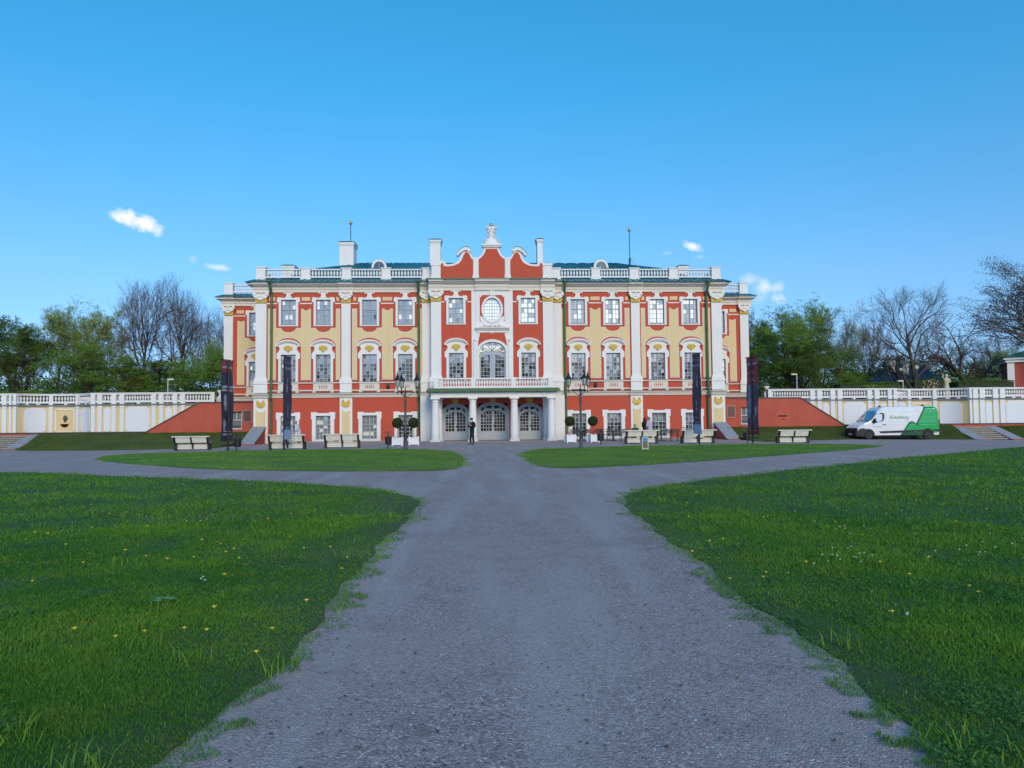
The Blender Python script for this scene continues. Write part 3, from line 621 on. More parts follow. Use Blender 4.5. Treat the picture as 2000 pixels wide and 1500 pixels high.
# ---- balusters (shared by every balustrade)
BPROF = [(.045, 0), (.045, .04), (.028, .06), (.03, .1), (.062, .2), (.066, .26), (.045, .36), (.028, .42), (.028, .45), (.045, .47), (.045, .5)]
BAL = MB().lathe(BPROF, n=8).mesh('baluster', M['white'], True)
CNT = {}
def baluster_row(thing_, part, pts, h, m='white'):
    # one object per baluster up to a hundred on one thing, the rest as one part
    rest = MB(); n = CNT.get(thing_.name, 0)
    for p in pts:
        n += 1
        if n <= 100:
            o = put('baluster', BAL, part, p); o.scale = (1.4, 1.4, h/.5)
        else: rest.lathe([(r*1.4, z*h/.5) for r, z in BPROF], p, 7)
    CNT[thing_.name] = n
    if rest.v: tag(rest.build('baluster', M[m], part, smooth=True), kind='stuff')
def lin(a, b, n): return [a+(b-a)*(i+.5)/n for i in range(n)]
# balcony first so that its balusters are individuals
# ---- porch
PY0, PY1 = -3.35, YC
m = MB(); m.box(-4.62, 4.62, -3.75, YC-.001, -.25, .03); m.box(-5.0, 5.0, -4.1, YC-.001, -.35, -.08+.03); porch_steps = m.build('porch_step', M['stone'], P)
def column(x, y):
    m = MB(); m.box(x-.36, x+.36, y-.36, y+.36, .03, .12)
    m.lathe([(.36, .12), (.36, .19), (.31, .24), (.30, .3), (.295, 1.2), (.27, 2.1), (.235, 2.82), (.235, 2.86), (.27, 2.88), (.27, 2.92), (.24, 2.94), (.25, 3.0), (.31, 3.08)], (x, y, 0), 20)
    m.box(x-.34, x+.34, y-.34, y+.34, 3.08, 3.2); return m.build('column', M['white'], P)
for s in (-1, 1):
    column(s*4.2, -3.1); column(s*1.5, -3.1); column(s*4.05, -1.75)
for o in [c for c in KIDS[P.name] if c.name.startswith('column')]: o.data.shade_smooth(); o.modifiers.new('split', 'EDGE_SPLIT').split_angle = .6
m = MB(); m.box(-4.5, 4.5, PY0-.0, YC-.15, 3.2, 3.62); m.box(-4.56, 4.56, PY0-.06, YC-.15, 3.5, 3.58)
m.build('porch_entablature', M['white'], P)
m = MB(); m.prism([(-4.85, 3.60), (4.85, 3.60), (4.72, 3.85), (-4.72, 3.85)], PY0-.36, YC-.14); m.build('porch_roof', M['green'], P)
m = MB(); yb = PY0+.08
bl = MB(); bl.box(-4.3, 4.3, yb-.13, yb+.13, 3.85, 4.0); bl.box(-4.32, 4.32, yb-.15, yb+.15, 4.5, 4.6)
for s in (-1, 1): bl.box(*sorted((s*4.3, s*4.05)), yb+.13, YC-.15, 3.85, 4.0); bl.box(*sorted((s*4.31, s*4.05)), yb+.15, YC-.15, 4.5, 4.6)
bal = bl.build('balcony_balustrade', M['white'], P)
for px_ in (-4.12, -1.45, 1.45, 4.12): MB().box(px_-.17, px_+.17, yb-.17, yb+.17, 3.86, 4.63).build('post', M['white'], bal)
pts = []
for a, b, n in ((-3.95, -1.62, 12), (-1.28, 1.28, 14), (1.62, 3.95, 12)): pts += [(x, yb, 4.0) for x in lin(a, b, n)]
for s in (-1, 1): pts += [(s*4.18, yy, 4.0) for yy in lin(yb+.2, YC-.2, 10)]
baluster_row(P, bal, pts, .5)
# portals
for k, (c, w, h) in enumerate(DOORS):
    y = YC+.1; m = MB(); zs = h-.62
    def outl(e=0, b=0.05): return [(c-w+e, b)] + [(c-w+e, zs-.0)] + arcpts(c, zs, w-e, .62-e, PI, 0, 18)[1:-1] + [(c+w-e, zs), (c+w-e, b)]
    lw = w-.18
    def leaf(s): # glazed opening with curved top
        t = [(c+s*.1, .72), (c+s*lw, .72), (c+s*lw, zs-.22), (c+s*(lw*.75), zs-.06), (c+s*(lw*.45), zs+.03), (c+s*.1, zs+.06)]
        return t
    m.prism(outl(), y-.05, y+.05, [leaf(-1), leaf(1)])
    m.box(c-.04, c+.04, y-.09, y-.051, .08, zs+.12)
    for s in (-1, 1): m.box(*sorted((c+s*.16, c+s*(lw-.06))), y-.08, y-.051, .2, .6)
    oo = outl(-.1, .05); ii = outl(0, .05)
    m.prism(oo+list(reversed(ii)), YC-.08, y)
    m.prism([(c-lw, zs+.12-.1)] + arcpts(c, zs-.1, lw, .24, PI, 0, 10)[1:-1] + [(c+lw, zs+.02)] + [(c+lw, zs-.02)] + arcpts(c, zs-.16, lw, .24, 0, PI, 10)[1:-1] + [(c-lw, zs-.02)], y-.09, y-.051)
    d = m.build('entrance_door', M['door'], P)
    g = MB()
    nn = 4 if k == 1 else 3
    for s in (-1, 1):
        for i in range(1, nn): xx = c+s*(.1+(lw-.1)*i/nn); g.box(xx-.013, xx+.013, y-.03, y+.02, .72, zs+.06-.22*(i/nn)**2)
        for j in range(1, 6): z = .72+(zs-.72)*j/6; g.box(*sorted((c+s*.1, c+s*lw)), y-.025, y+.018, z-.012, z+.012)
    g.build('glazing_bars', M['bars'], d)
    m = MB(); mm = [M['glass_dark'], M['glass_mid']]
    panes(0, y+.03, c-w+.05, c+w-.05, 0, 0, nn*2, [.7+i*(zs-.6)/6 for i in range(7)], mm, lambda i, j, n: int(random.random() < .08)).build('pane', mm, d)
    m = MB()
    for s in (-1, 1):
        m.prism([(c+s*x*lw, zs+z) for x, z in ((.12, .22), (.5, .26), (.62, .34), (.4, .42), (.1, .44))], y-.056, y-.0505); m.prism([(c+s*x*lw, zs+z) for x, z in ((.7, .2), (.9, .02), (.98, .1), (.86, .3), (.72, .32))], y-.056, y-.0505)
    m.build('carved_opening', M['dark'], d)
    m = MB(); m.tube([(c+.07, y-.12, 1.02), (c+.07, y-.14, 1.2)], .02, 6); m.ball((c+.07, y-.12, 1.1), .04, 6, 4); m.build('handle', M['bronze'], d)
    m = MB(); m.ball((c, YC-.03, h+.32), .26, 12, 8, (1, .35, 1.0)); m.ball((c, YC-.1, h+.34), .12, 8, 6, (1, .6, 1)); m.build('medallion', M['gold'], P)
for s in (-1, 1):
    MB().box(s*1.62-.06, s*1.62+.06, YC-.03, YC, .1, 2.7).build('moulding', M['yellow'], P)
# ---- roof balustrades
posts_s = [17.57, 14.2, 11.1, 8.1, 4.98]
for s in (-1, 1):
    for (yb, xs, lead) in ((.28, posts_s, 0), (7.02, [22.15, 18.2], 0)):
        bl = MB()
        a, b = sorted((s*xs[0], s*xs[-1])); bl.box(a, b, yb-.12, yb+.12, 12.55, 12.66); bl.box(a, b, yb-.13, yb+.13, 13.14, 13.23)
        z0 = 12.66; bb = bl.build('roof_balustrade', M['white'], P)
        pts = []
        for p, q in zip(xs, xs[1:]):
            n = max(3, int(round((p-q-.7)/.235))); pts += [(s*t, yb, z0) for t in lin(p-.38, q+.38, n)]
        baluster_row(P, bb, pts, .48)
        for i, p in enumerate(xs):
            if len(xs) == 2 and i == 1: continue
            m = MB(); e = .07 if i == 0 else 0
            m.box(s*p-.34, s*p+.34, yb-.26, yb+.3, 12.62, 13.22+e); m.prism([(s*p-.41, 12.36), (s*p+.41, 12.36), (s*p+.35, 12.62), (s*p-.35, 12.62)], yb-.3, yb+.32)
            m.box(s*p-.4, s*p+.4, yb-.32, yb+.36, 13.22+e, 13.30+e); m.build('post', M['white'], bb)
    # balustrade running back along the side of the block
    bl = MB(); bl.box(s*17.6-.1, s*17.6+.1, .5, 13, 12.55, 12.66); bl.box(s*17.6-.1, s*17.6+.1, .5, 13, 13.14, 13.23); bb = bl.build('roof_balustrade', M['white'], P)
    baluster_row(P, bb, [(s*17.6, y_, 12.66) for y_ in lin(.7, 6.5, 24)], .48)
# ---- downpipes
for s in (-1, 1):
    for x, kink in ((16.68, .9), (5.58, 0)):
        m = MB(); m.tube([(s*x, -.72, 12.05), (s*x, -.66, 11.85), (s*(x-.0), -.62, 11.7), (s*x, -.28, 11.35), (s*x, -.18, 11.1), (s*x, -.18, 4.7), (s*x, -.2, 4.2), (s*x, -.38, 3.85), (s*x, -.4, 3.35), (s*x, -.22, 3.1), (s*x, -.2, .0)], .095, 10)
        m.lathe([(.1, 0), (.2, .14), (.2, .22)], (s*x, -.72, 11.95), 10)
        for z in (10.2, 8.4, 6.6, 4.75, 2.2, .5): m.lathe([(.11, 0), (.11, .05)], (s*x, -.18 if z > 3 else -.21, z), 10)
        m.build('downpipe', M['green'], P, smooth=False)
# ---- stone base of the walls, small things on the facade
for s in (-1, 1):
    MB().box(*sorted((s*17.95, s*5.0)), -.14, 0, -.5, .06).build('stone_base', M['stone'], P)
    MB().lathe([(.02, 0), (.12, .04), (.14, .2), (.1, .36), (.02, .4)], (s*7.93, -.09, 3.98), 8, .6).build('wall_lantern', M['black'], P)
for s in (-1, 1):
    MB().box(*sorted((s*17.9, s*21.6)), 7.14, 7.2, -.5, 3.3).build('wall', M['red_worn'], P)
M['bronze_grey'] = mat('weathered_bronze', (.11, .105, .10), .55, .3, .4, 14)
M['riser_line'] = mat('dark_riser_joint', (.07, .065, .05), .95, 0, .5, 6)
# ================================================================== retaining walls with ramps, niches and balustrades
def wall_path(x0, x1, y, bays):
    pass
def red_ramp(name, label, pts, y, th, holes, extra):
    t = thing(name, label, 'wall', (pts[0][0], y, 0)); ox = pts[0][0]
    w = MB().prism([(a-ox, b) for a, b in pts], 0, th, [[(a-ox, b) for a, b in h] for h in holes]).build('ramp_wall', M['red_worn'], t)
    return t
def coping(mb, p, y0, y1, t=.09):
    for (a, b) in zip(p, p[1:]):
        mb.add([(a[0],y0,a[1]),(b[0],y0,b[1]),(b[0],y1,b[1]),(a[0],y1,a[1]),(a[0],y0,a[1]+t),(b[0],y0,b[1]+t),(b[0],y1,b[1]+t),(a[0],y1,a[1]+t)], [(0,3,2,1),(4,5,6,7),(0,1,5,4),(1,2,6,5),(2,3,7,6),(3,0,4,7)])
def ramp(side, top, foot, lab, wl, wr, vent):
    s = side; t = thing('ramp_wall', lab, 'wall', (s*17.95, 6.8, 0))
    X = lambda x: x - s*17.95
    prof = [(s*17.95, -.6), (s*17.95, 3.2), (top, 3.2), (foot, .77), (s*60, .77), (s*60, -.6)]
    hole = [(wl, .98), (wl, 2.45), (wr, 2.45), (wr, .98)]
    MB().prism([(X(a), b) for a, b in prof], 0, .45, [[(X(a), b) for a, b in hole]]).build('wall', M['red_worn'], t)
    m = MB(); pp = [(X(a), b) for a, b in prof[1:5]]
    if s < 0: pp = pp[::-1]
    coping(m, pp, -.07, .5); m.build('coping', M['iron'], t)
    m = MB(); a, b = X(wl), X(wr); a, b = min(a, b), max(a, b)
    m.box(a, a+.06, .05, .15, .98, 2.45); m.box(b-.06, b, .05, .15, .98, 2.45); m.box(a+.06, b-.06, .05, .15, 1.7, 1.77); m.box(a+.06, b-.06, .05, .15, .98, 1.06); m.box((a+b)/2-.03, (a+b)/2+.03, .06, .14, 1.77, 2.45)
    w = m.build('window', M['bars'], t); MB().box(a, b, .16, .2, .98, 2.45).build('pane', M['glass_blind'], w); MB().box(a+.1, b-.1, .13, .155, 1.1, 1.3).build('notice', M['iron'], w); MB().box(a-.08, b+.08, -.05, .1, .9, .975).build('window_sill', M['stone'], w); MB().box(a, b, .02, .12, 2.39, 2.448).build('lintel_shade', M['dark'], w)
    a, b = min(X(vent[0]), X(vent[1])), max(X(vent[0]), X(vent[1]))
    m = MB(); m.prism([(a-.07, 1.55), (b+.07, 1.55), (b+.07, 2.6), (a-.07, 2.6)], -.03, 0, [[(a, 1.62), (a, 2.53), (b, 2.53), (b, 1.62)]]); v = m.build('vent', M['stone'], t); m = MB()
    for k in range(9): m.box(a, b, -.015, .0, 1.63+k*.1, 1.70+k*.1)
    m.build('louvre', M['iron'], v)
    return t
ramp(-1, -24.55, -28.86, 'long red ramp wall sloping down to the left of the palace, grey vent near its end', -21.85, -20.98, (-20.85, -20.18))
rt = ramp(1, 26.95, 30.84, 'long red ramp wall sloping down to the right of the palace towards the van', 21.68, 22.6, (20.5, 21.12))
m = MB(); m.box(7.0, 7.75, -.05, .0, 1.62, 1.72); m.box(7.35, 7.55, -.05, 0, 1.35, 1.42); m.build('bird_ledge', M['dark'], rt)
# panel walls
def octo(a, b, z0, z1, c):
    n = 4; p = []
    def cc(x, z, sx, sz): return [(x+sx*c*(1-math.cos(t)), z+sz*c*(1-math.sin(t))) for t in []]
    c = min(c, (b-a)*.45)
    return [(a+c, z0), (b-c, z0), (b-c*.85, z0+c*.6), (b-c*.5, z0+c*.9), (b, z0+c), (b, z1-c), (b-c*.5, z1-c*.9), (b-c*.85, z1-c*.6), (b-c, z1), (a+c, z1), (a+c*.85, z1-c*.6), (a+c*.5, z1-c*.9), (a, z1-c), (a, z0+c), (a+c*.5, z0+c*.9), (a+c*.85, z0+c*.6)]
ZB, ZP0, ZP1, ZC = .70, .80, 2.95, 3.06
def path_T(kind, s):
    """turn wall coordinates (u along, d out of the wall, z) into world; u is x on the straights, angle*r on the niches"""
    if kind == 'line': return lambda u, d, z: (u, 7.5+d, z)
    cx, R_, sag, half = s; cy = 7.5 + sag - R_
    return lambda u, d, z: (cx + (R_+d)*math.sin(u/R_), cy + (R_+d)*math.cos(u/R_), z)
def sub(poly, step):
    out = []
    for (a, b) in zip(poly, poly[1:]+poly[:1]):
        n = max(1, int(abs(b[0]-a[0])/step)); out += [(a[0]+(b[0]-a[0])*i/n, a[1]+(b[1]-a[1])*i/n) for i in range(n)]
    return out
def cbox(mb, T, u0, u1, d0, d1, z0, z1, step=None):
    n = 1 if step is None else max(1, int(abs(u1-u0)/step))
    for i in range(n):
        a, b = u0+(u1-u0)*i/n, u0+(u1-u0)*(i+1)/n
        mb.add([T(a,d0,z0),T(b,d0,z0),T(b,d1,z0),T(a,d1,z0),T(a,d0,z1),T(b,d0,z1),T(b,d1,z1),T(a,d1,z1)], [(0,3,2,1),(4,5,6,7),(0,1,5,4),(1,2,6,5),(2,3,7,6),(3,0,4,7)])
def terrace_wall(label, segs, end_posts, dz):
    t = thing('terrace_wall', label, 'wall', (0, 0, dz))
    allp = []
    for kind, par, u0, u1, items in segs:
        T = path_T(kind, par); curved = kind == 'arc'; st = .35 if curved else None
        m = MB(); cbox(m, T, u0, u1, 0, .5, -.6-dz, ZC, st); m.build('yellow_wall', M['yellow'], t)
        m = MB(); cbox(m, T, u0, u1, -.12, .5, ZC, ZC+.1, st); cbox(m, T, u0, u1, -.2, .5, ZC+.1, ZC+.14, st); m.build('wall_cornice', M['slab'], t)
        bal = MB(); cbox(bal, T, u0, u1, -.04, .3, ZC+.26, ZC+.42, st); cbox(bal, T, u0, u1, -.07, .33, 3.98, 4.12, st); cbox(bal, T, u0, u1, -.11, .37, 4.08, 4.15, st)
        bo = bal.build('balustrade', M['white'], t); pos = []
        for it in items:
            k = it[0]
            if k == 'p':
                a, b = it[1], it[2]; m = MB(); cbox(m, T, a, b, -.09, 0, ZB-.1, ZC, st); cbox(m, T, a-.02, b+.02, -.12, 0, ZC-.16, ZC-.1, st); m.build('pilaster', M['panel'], t)
                m = MB(); cbox(m, T, a-.01, b+.01, -.14, .38, ZC+.141, 4.05, st); m.build('post', M['white'], bo); pos.append((a-.01, b+.01))
            elif k == 'post':
                a, b = it[1], it[2]; m = MB(); cbox(m, T, a, b, -.14, .38, ZC+.141, 4.05, st); m.build('post', M['white'], bo); pos.append((a, b))
            elif k in 'wo':
                a, b = it[1], it[2]; c = .22 if k == 'w' else .2
                if not curved:
                    m = MB(); m.prism(octo(a-.05, b+.05, ZP0-.05, ZP1+.02, c+.02), 7.5-.03, 7.5-.001); m.build('plaster_border', M['white'], t)
                    MB().prism(octo(a, b, ZP0, ZP1-.03, c), 7.5-.05, 7.5-.031).build('white_panel', M['panel'], t)
                else:
                    q = sub(octo(a, b, ZP0, ZP1-.03, c), .2); m = MB(); n = 12
                    for i in range(n):
                        ua, ub = a+(b-a)*i/n, a+(b-a)*(i+1)/n
                        f = lambda u: c*max(0, 1-min(u-a, b-u)/c)**.6 if min(u-a, b-u) < c else 0
                        za0, zb0 = f(ua), f(ub)
                        m.add([T(ua,-.05,ZP0+za0),T(ub,-.05,ZP0+zb0),T(ub,-.05,ZP1-.03-zb0),T(ua,-.05,ZP1-.03-za0),T(ua,0,ZP0+za0),T(ub,0,ZP0+zb0),T(ub,0,ZP1-.03-zb0),T(ua,0,ZP1-.03-za0)], [(0,1,2,3),(0,4,5,1),(3,2,6,7),(0,3,7,4),(1,5,6,2)])
                    m.build('white_panel', M['panel'], t)
            elif k == 'f':
                a, b = it[1], it[2]; m = MB(); w = .1
                cbox(m, T, a+.15, b-.15, -.05, 0, ZP0, ZP0+w, .3); cbox(m, T, a+.15, b-.15, -.05, 0, ZP1-.1-w, ZP1-.1, .3); cbox(m, T, a, a+w, -.05, 0, ZP0+.18, ZP1-.28); cbox(m, T, b-w, b, -.05, 0, ZP0+.18, ZP1-.28)
                for (ua, za, ub, zb) in ((a, ZP0+.18, a+.18, ZP0), (b, ZP0+.18, b-.18, ZP0), (a, ZP1-.28, a+.18, ZP1-.1), (b, ZP1-.28, b-.18, ZP1-.1)):
                    m.tube([T(ua+(w/2 if ua == a else -w/2), -.03, za), T(ub, -.03, zb+(w/2 if zb == ZP0 else -w/2))], .05, 4)
                m.build('moulded_frame', M['white'], t)
                if len(it) > 3:
                    c = (a+b)/2; p = T(c-.0, -.05, 2.05); m = MB(); m.ball(p, .2, 12, 9, (.95, .4, 1.25)); m.ball((p[0]-.02, p[1]-.03, p[2]-.24), .10, 8, 6, (1, .6, 1.1)); m.ball((p[0]+.06, p[1]-.09, p[2]-.03), .10, 8, 6, (.8, .6, 1.3)); m.ball((p[0]+.17, p[1]-.05, p[2]-.05), .05, 6, 5); m.build('bronze_relief', M['bronze_grey'], t, smooth=True)
                    p = T(c-.05, -.05, 1.55); m = MB(); m.lathe([(.09, -.27), (.22, -.22), (.32, -.11), (.36, 0), (.31, -.02)], p, 14, .6); m.build('bronze_bowl', M['bronze'], t)
        for a, b in end_posts.get(id(items), []): pass
        # balusters between posts
        pos.sort(); ends = [u0] + [v for p_ in pos for v in p_] + [u1]; pts = []
        for a, b in zip(ends[::2], ends[1::2]):
            if b-a > .2:
                n = max(1, int(round((b-a)/.235))); pts += [T(u, .13, ZC+.42) for u in lin(a+.04, b-.04, n)]
                k = int((b-a)/1.2)
                m = MB()
                for i in range(1, k+1): u = a+(b-a)*i/(k+1); cbox(m, T, u-.12, u+.12, -.02, .3, ZC+.141, ZC+.26)
                if m.v: m.build('block', M['white'], bo)
        allp.append((bo, pts))
    allp.sort(key=lambda q: abs(q[1][0][0]) if q[1] else 0)
    for bo, pts in allp: baluster_row(t, bo, pts, 3.98-ZC-.42)
    return t
# left wall
Ls = [('line', None, -33.7, -23.45, [('post', -23.75, -23.45), ('p', -26.26, -25.93), ('p', -26.9, -26.57), ('o', -27.48, -27.08), ('p', -28.04, -27.7), ('p', -28.68, -28.33), ('w', -30.79, -28.9),
       ('p', -31.3, -30.96), ('p', -31.98, -31.62), ('o', -32.59, -32.13), ('p', -33.12, -32.78), ('p', -33.68, -33.36)])]
Rb = 3.48; hb = math.asin(3.05/Rb)*Rb
Ls.append(('arc', (-36.75, Rb, 1.8, hb), -hb, hb, [('w', -3.15, -1.5), ('p', -1.3, -1.0), ('f', -.82, .82, 1), ('p', 1.0, 1.3), ('w', 1.5, 3.15)]))
Ls.append(('line', None, -60, -39.8, [('p', -40.04, -39.8), ('p', -40.36, -40.2), ('p', -40.95, -40.6), ('w', -43.2, -41.25), ('p', -43.9, -43.56), ('p', -44.6, -44.25), ('o', -45.3, -44.85), ('p', -46, -45.6), ('p', -46.7, -46.3)]))
# piers at the corners of the niche are a little wider
terrace_wall('yellow retaining wall with white panels and balustrade left of the palace, bronze head in its niche', Ls, {}, 0.0)
def rx(px): return float(at(px, 800, 7.5)[0])
dzr = -.12
Rb2 = 3.7; ch = (rx(1893)-rx(1752))/2; Rb2 = (ch*ch+1.9*1.9)/(2*1.9); hb2 = math.asin(ch/Rb2)*Rb2; k2 = hb2/hb
Rs = [('line', None, rx(1500), rx(1752), [('post', rx(1500), rx(1507))] + [('p', rx(a), rx(b)) for a, b in ((1582.5, 1590.6), (1596, 1604.4), (1621.8, 1630), (1635.6, 1644), (1694, 1702), (1708, 1716), (1734, 1741), (1745, 1751.5))] + [('o', rx(1608), rx(1617.6)), ('w', rx(1648), rx(1690)), ('o', rx(1720), rx(1729.5))]),
      ('arc', ((rx(1752)+rx(1893))/2, Rb2, 1.9, hb2), -hb2, hb2, [('w', -3.15*k2, -1.6*k2), ('p', -1.35*k2, -1.0*k2), ('f', -.82*k2, .82*k2), ('p', 1.0*k2, 1.3*k2), ('w', 1.5*k2, 3.15*k2)]),
      ('line', None, rx(1893), 62, [('p', rx(a), rx(b)) for a, b in ((1893, 1897), (1900, 1909), (1913, 1922.6), (1939, 1948.4), (1952.6, 1962))] + [('o', rx(1925.6), rx(1936)), ('w', rx(1965), rx(2010)), ('p', rx(2016), rx(2024))])]
terrace_wall('yellow retaining wall with white panels and balustrade right of the palace, behind the van', Rs, {}, dzr)
# flights of steps up to the niches, and the cheek slabs beside the palace corners
def stairs(label, xa, xb, xc, xd, y0, z0, y1, z1, right):
    t = thing('stone_stairs', label, 'stairs', ((xb+xc)/2, y0, z0)); ox, oy, oz = t.location
    for a, b in ((xa, xb), (xc, xd)):
        m = MB(); vs = [(a-ox, 0, 0), (a-ox, y1-oy, 0), (a-ox, y1-oy, z1-oz), (b-ox, 0, 0), (b-ox, y1-oy, 0), (b-ox, y1-oy, z1-oz), (a-ox, 0, -.4), (a-ox, y1-oy, -.4), (b-ox, 0, -.4), (b-ox, y1-oy, -.4)]
        m.add(vs, [(0, 3, 5, 2), (0, 2, 1), (3, 4, 5), (0, 1, 7, 6), (3, 8, 9, 4), (0, 6, 8, 3), (1, 2, 5, 4)]); ck = m.build('cheek_wall', M['red_worn'], t)
        m = MB(); e = .06; h = .07
        m.add([(a-ox-e, -.12, .0), (b-ox+e, -.12, .0), (b-ox+e, y1-oy, z1-oz+.01), (a-ox-e, y1-oy, z1-oz+.01), (a-ox-e, -.12, h), (b-ox+e, -.12, h), (b-ox+e, y1-oy, z1-oz+h+.01), (a-ox-e, y1-oy, z1-oz+h+.01)], [(0,3,2,1),(4,5,6,7),(0,1,5,4),(1,2,6,5),(2,3,7,6),(3,0,4,7)]); m.build('slab', M['slab'], ck)
        MB().box(a-ox-.05, b-ox+.5, -.35, -.12, -.1, .06).build('foot_stone', M['red_worn'], ck)
    n = 8
    for k in range(n):
        yy0 = .3+(y1-oy-.3)*k/n; MB().box(xb-ox+.001, xc-ox-.001, yy0, y1-oy, -.3, (z1-oz)*(k+1)/n).build('step', M['stone'], t); MB().box(xb-ox+.002, xc-ox-.002, yy0-.012, yy0-.001, (z1-oz)*k/n, (z1-oz)*k/n+.055).build('riser_joint', M['riser_line'], t)  # each step gets a thin dark strip along the foot of its riser
    return t
stairs('worn stone steps between grey slabs, at the left edge of the picture', -42.2, -41.3, -38.2, -37.35, 3.5, gz(38), 7.3, .78, False)
stairs('worn stone steps between grey slabs, to the right of the van', 40.3, 41.15, 43.45, 44.35, 3.5, gz(42), 7.3, .7, True)
for s, lb in ((-1, 'sloping grey slab on a red cheek wall at the left corner of the palace'), (1, 'sloping grey slab on a red cheek wall at the right corner of the palace')):
    x0, x1 = sorted((s*17.98, s*17.12)); t = thing('cheek_wall', lb, 'stair cheek', ((x0+x1)/2, -3.2, gz(17.5))); w = .43; z0 = t.location.z
    m = MB(); m.add([(-w, 0, 0), (-w, 3.05, 0), (-w, 3.05, 1.12-z0), (w, 0, 0), (w, 3.05, 0), (w, 3.05, 1.12-z0), (-w, 0, -.4), (-w, 3.05, -.4), (w, 0, -.4), (w, 3.05, -.4)], [(0, 3, 5, 2), (0, 2, 1), (3, 4, 5), (0, 1, 7, 6), (3, 8, 9, 4), (0, 6, 8, 3), (1, 2, 5, 4), (1, 4, 9, 7)]); m.build('red_cheek', M['red'], t)
    m = MB(); m.add([(-w-.07, -.1, 0), (w+.07, -.1, 0), (w+.07, 3.0, 1.13-z0), (-w-.07, 3.0, 1.13-z0), (-w-.07, -.1, .08), (w+.07, -.1, .08), (w+.07, 3.0, 1.22-z0), (-w-.07, 3.0, 1.22-z0)], [(0,3,2,1),(4,5,6,7),(0,1,5,4),(1,2,6,5),(2,3,7,6),(3,0,4,7)]); m.build('slab', M['slab'], t)
    MB().box(-w-.1, w+.6, -.5, -.1, -.3, .06).build('foot_stone', M['red_worn'], t)
# ================================================================== ground, gravel, lawns
def gravel_mat():
    m = bpy.data.materials.new('gravel'); m.use_nodes = True; t = m.node_tree; b = t.nodes['Principled BSDF']; b.inputs['Roughness'].default_value = .9
    g = N(t, 'ShaderNodeNewGeometry')
    def noise(s, d=4, r=.6):
        n = N(t, 'ShaderNodeTexNoise'); n.inputs['Scale'].default_value = s; n.inputs['Detail'].default_value = d; n.inputs['Roughness'].default_value = r; link(t, g.outputs['Position'], n.inputs['Vector']); return n.outputs['Fac']
    def vor(s):
        v = N(t, 'ShaderNodeTexVoronoi'); v.inputs['Scale'].default_value = s; link(t, g.outputs['Position'], v.inputs['Vector']); return v
    v1, v2 = vor(75), vor(28)
    sp = N(t, 'ShaderNodeSeparateColor'); link(t, v1.outputs['Color'], sp.inputs[0]); sp2 = N(t, 'ShaderNodeSeparateColor'); link(t, v2.outputs['Color'], sp2.inputs[0])
    r = N(t, 'ShaderNodeValToRGB'); e = r.color_ramp.elements; e[0].position = 0; e[0].color = (.13, .098, .105, 1); e[1].position = 1; e[1].color = (.68, .58, .57, 1)
    for p, c in ((.35, (.275, .203, .208, 1)), (.7, (.36, .275, .285, 1)), (.93, (.48, .385, .39, 1))):
        k = e.new(p); k.color = c
    link(t, sp.outputs[0], r.inputs[0])
    def mix(f, a, c, typ='MIX'):
        x = N(t, 'ShaderNodeMix', data_type='RGBA', blend_type=typ)
        if isinstance(f, float): x.inputs['Factor'].default_value = f
        else: link(t, f, x.inputs['Factor'])
        for i, q in ((6, a), (7, c)):
            if isinstance(q, tuple): x.inputs[i].default_value = q
            else: link(t, q, x.inputs[i])
        return x.outputs[2]
    def rng_(f, a, b_, c=0, d=1):
        q = N(t, 'ShaderNodeMapRange'); link(t, f, q.inputs[0]); q.inputs[1].default_value = a; q.inputs[2].default_value = b_; q.inputs[3].default_value = c; q.inputs[4].default_value = d; return q.outputs[0]
    col = mix(rng_(sp2.outputs[1], .88, .95, 0, .7), r.outputs[0], (.36, .32, .34, 1))
    col = mix(rng_(noise(.5, 6), .38, .66, 0, .7), col, (.37, .30, .295, 1))
    col = mix(rng_(noise(1.7, 7, .7), .52, .75, 0, .6), col, (.16, .125, .125, 1))
    col = mix(rng_(noise(.9, 5), .55, .8, 0, .4), col, (.30, .215, .19, 1))
    # paler trodden strips along the walk, darker damp spots
    mp = N(t, 'ShaderNodeMapping'); mp.inputs['Scale'].default_value = (1.6, .16, 1); link(t, g.outputs['Position'], mp.inputs[0]); n7 = N(t, 'ShaderNodeTexNoise'); n7.inputs['Scale'].default_value = 1; n7.inputs['Detail'].default_value = 4; link(t, mp.outputs[0], n7.inputs['Vector'])
    col = mix(rng_(n7.outputs['Fac'], .47, .66, 0, .6), col, (.42, .36, .365, 1)); col = mix(rng_(noise(.28, 7, .75), .57, .70, 0, .6), col, (.18, .145, .145, 1))
    link(t, col, b.inputs['Base Color'])
    bp = N(t, 'ShaderNodeBump'); bp.inputs['Strength'].default_value = .7; bp.inputs['Distance'].default_value = .012
    h = math_(t, 'ADD', math_(t, 'MULTIPLY', v1.outputs['Distance'], -1.0), math_(t, 'MULTIPLY', noise(160, 2), .4)); link(t, h, bp.inputs['Height']); link(t, bp.outputs[0], b.inputs['Normal'])
    return m
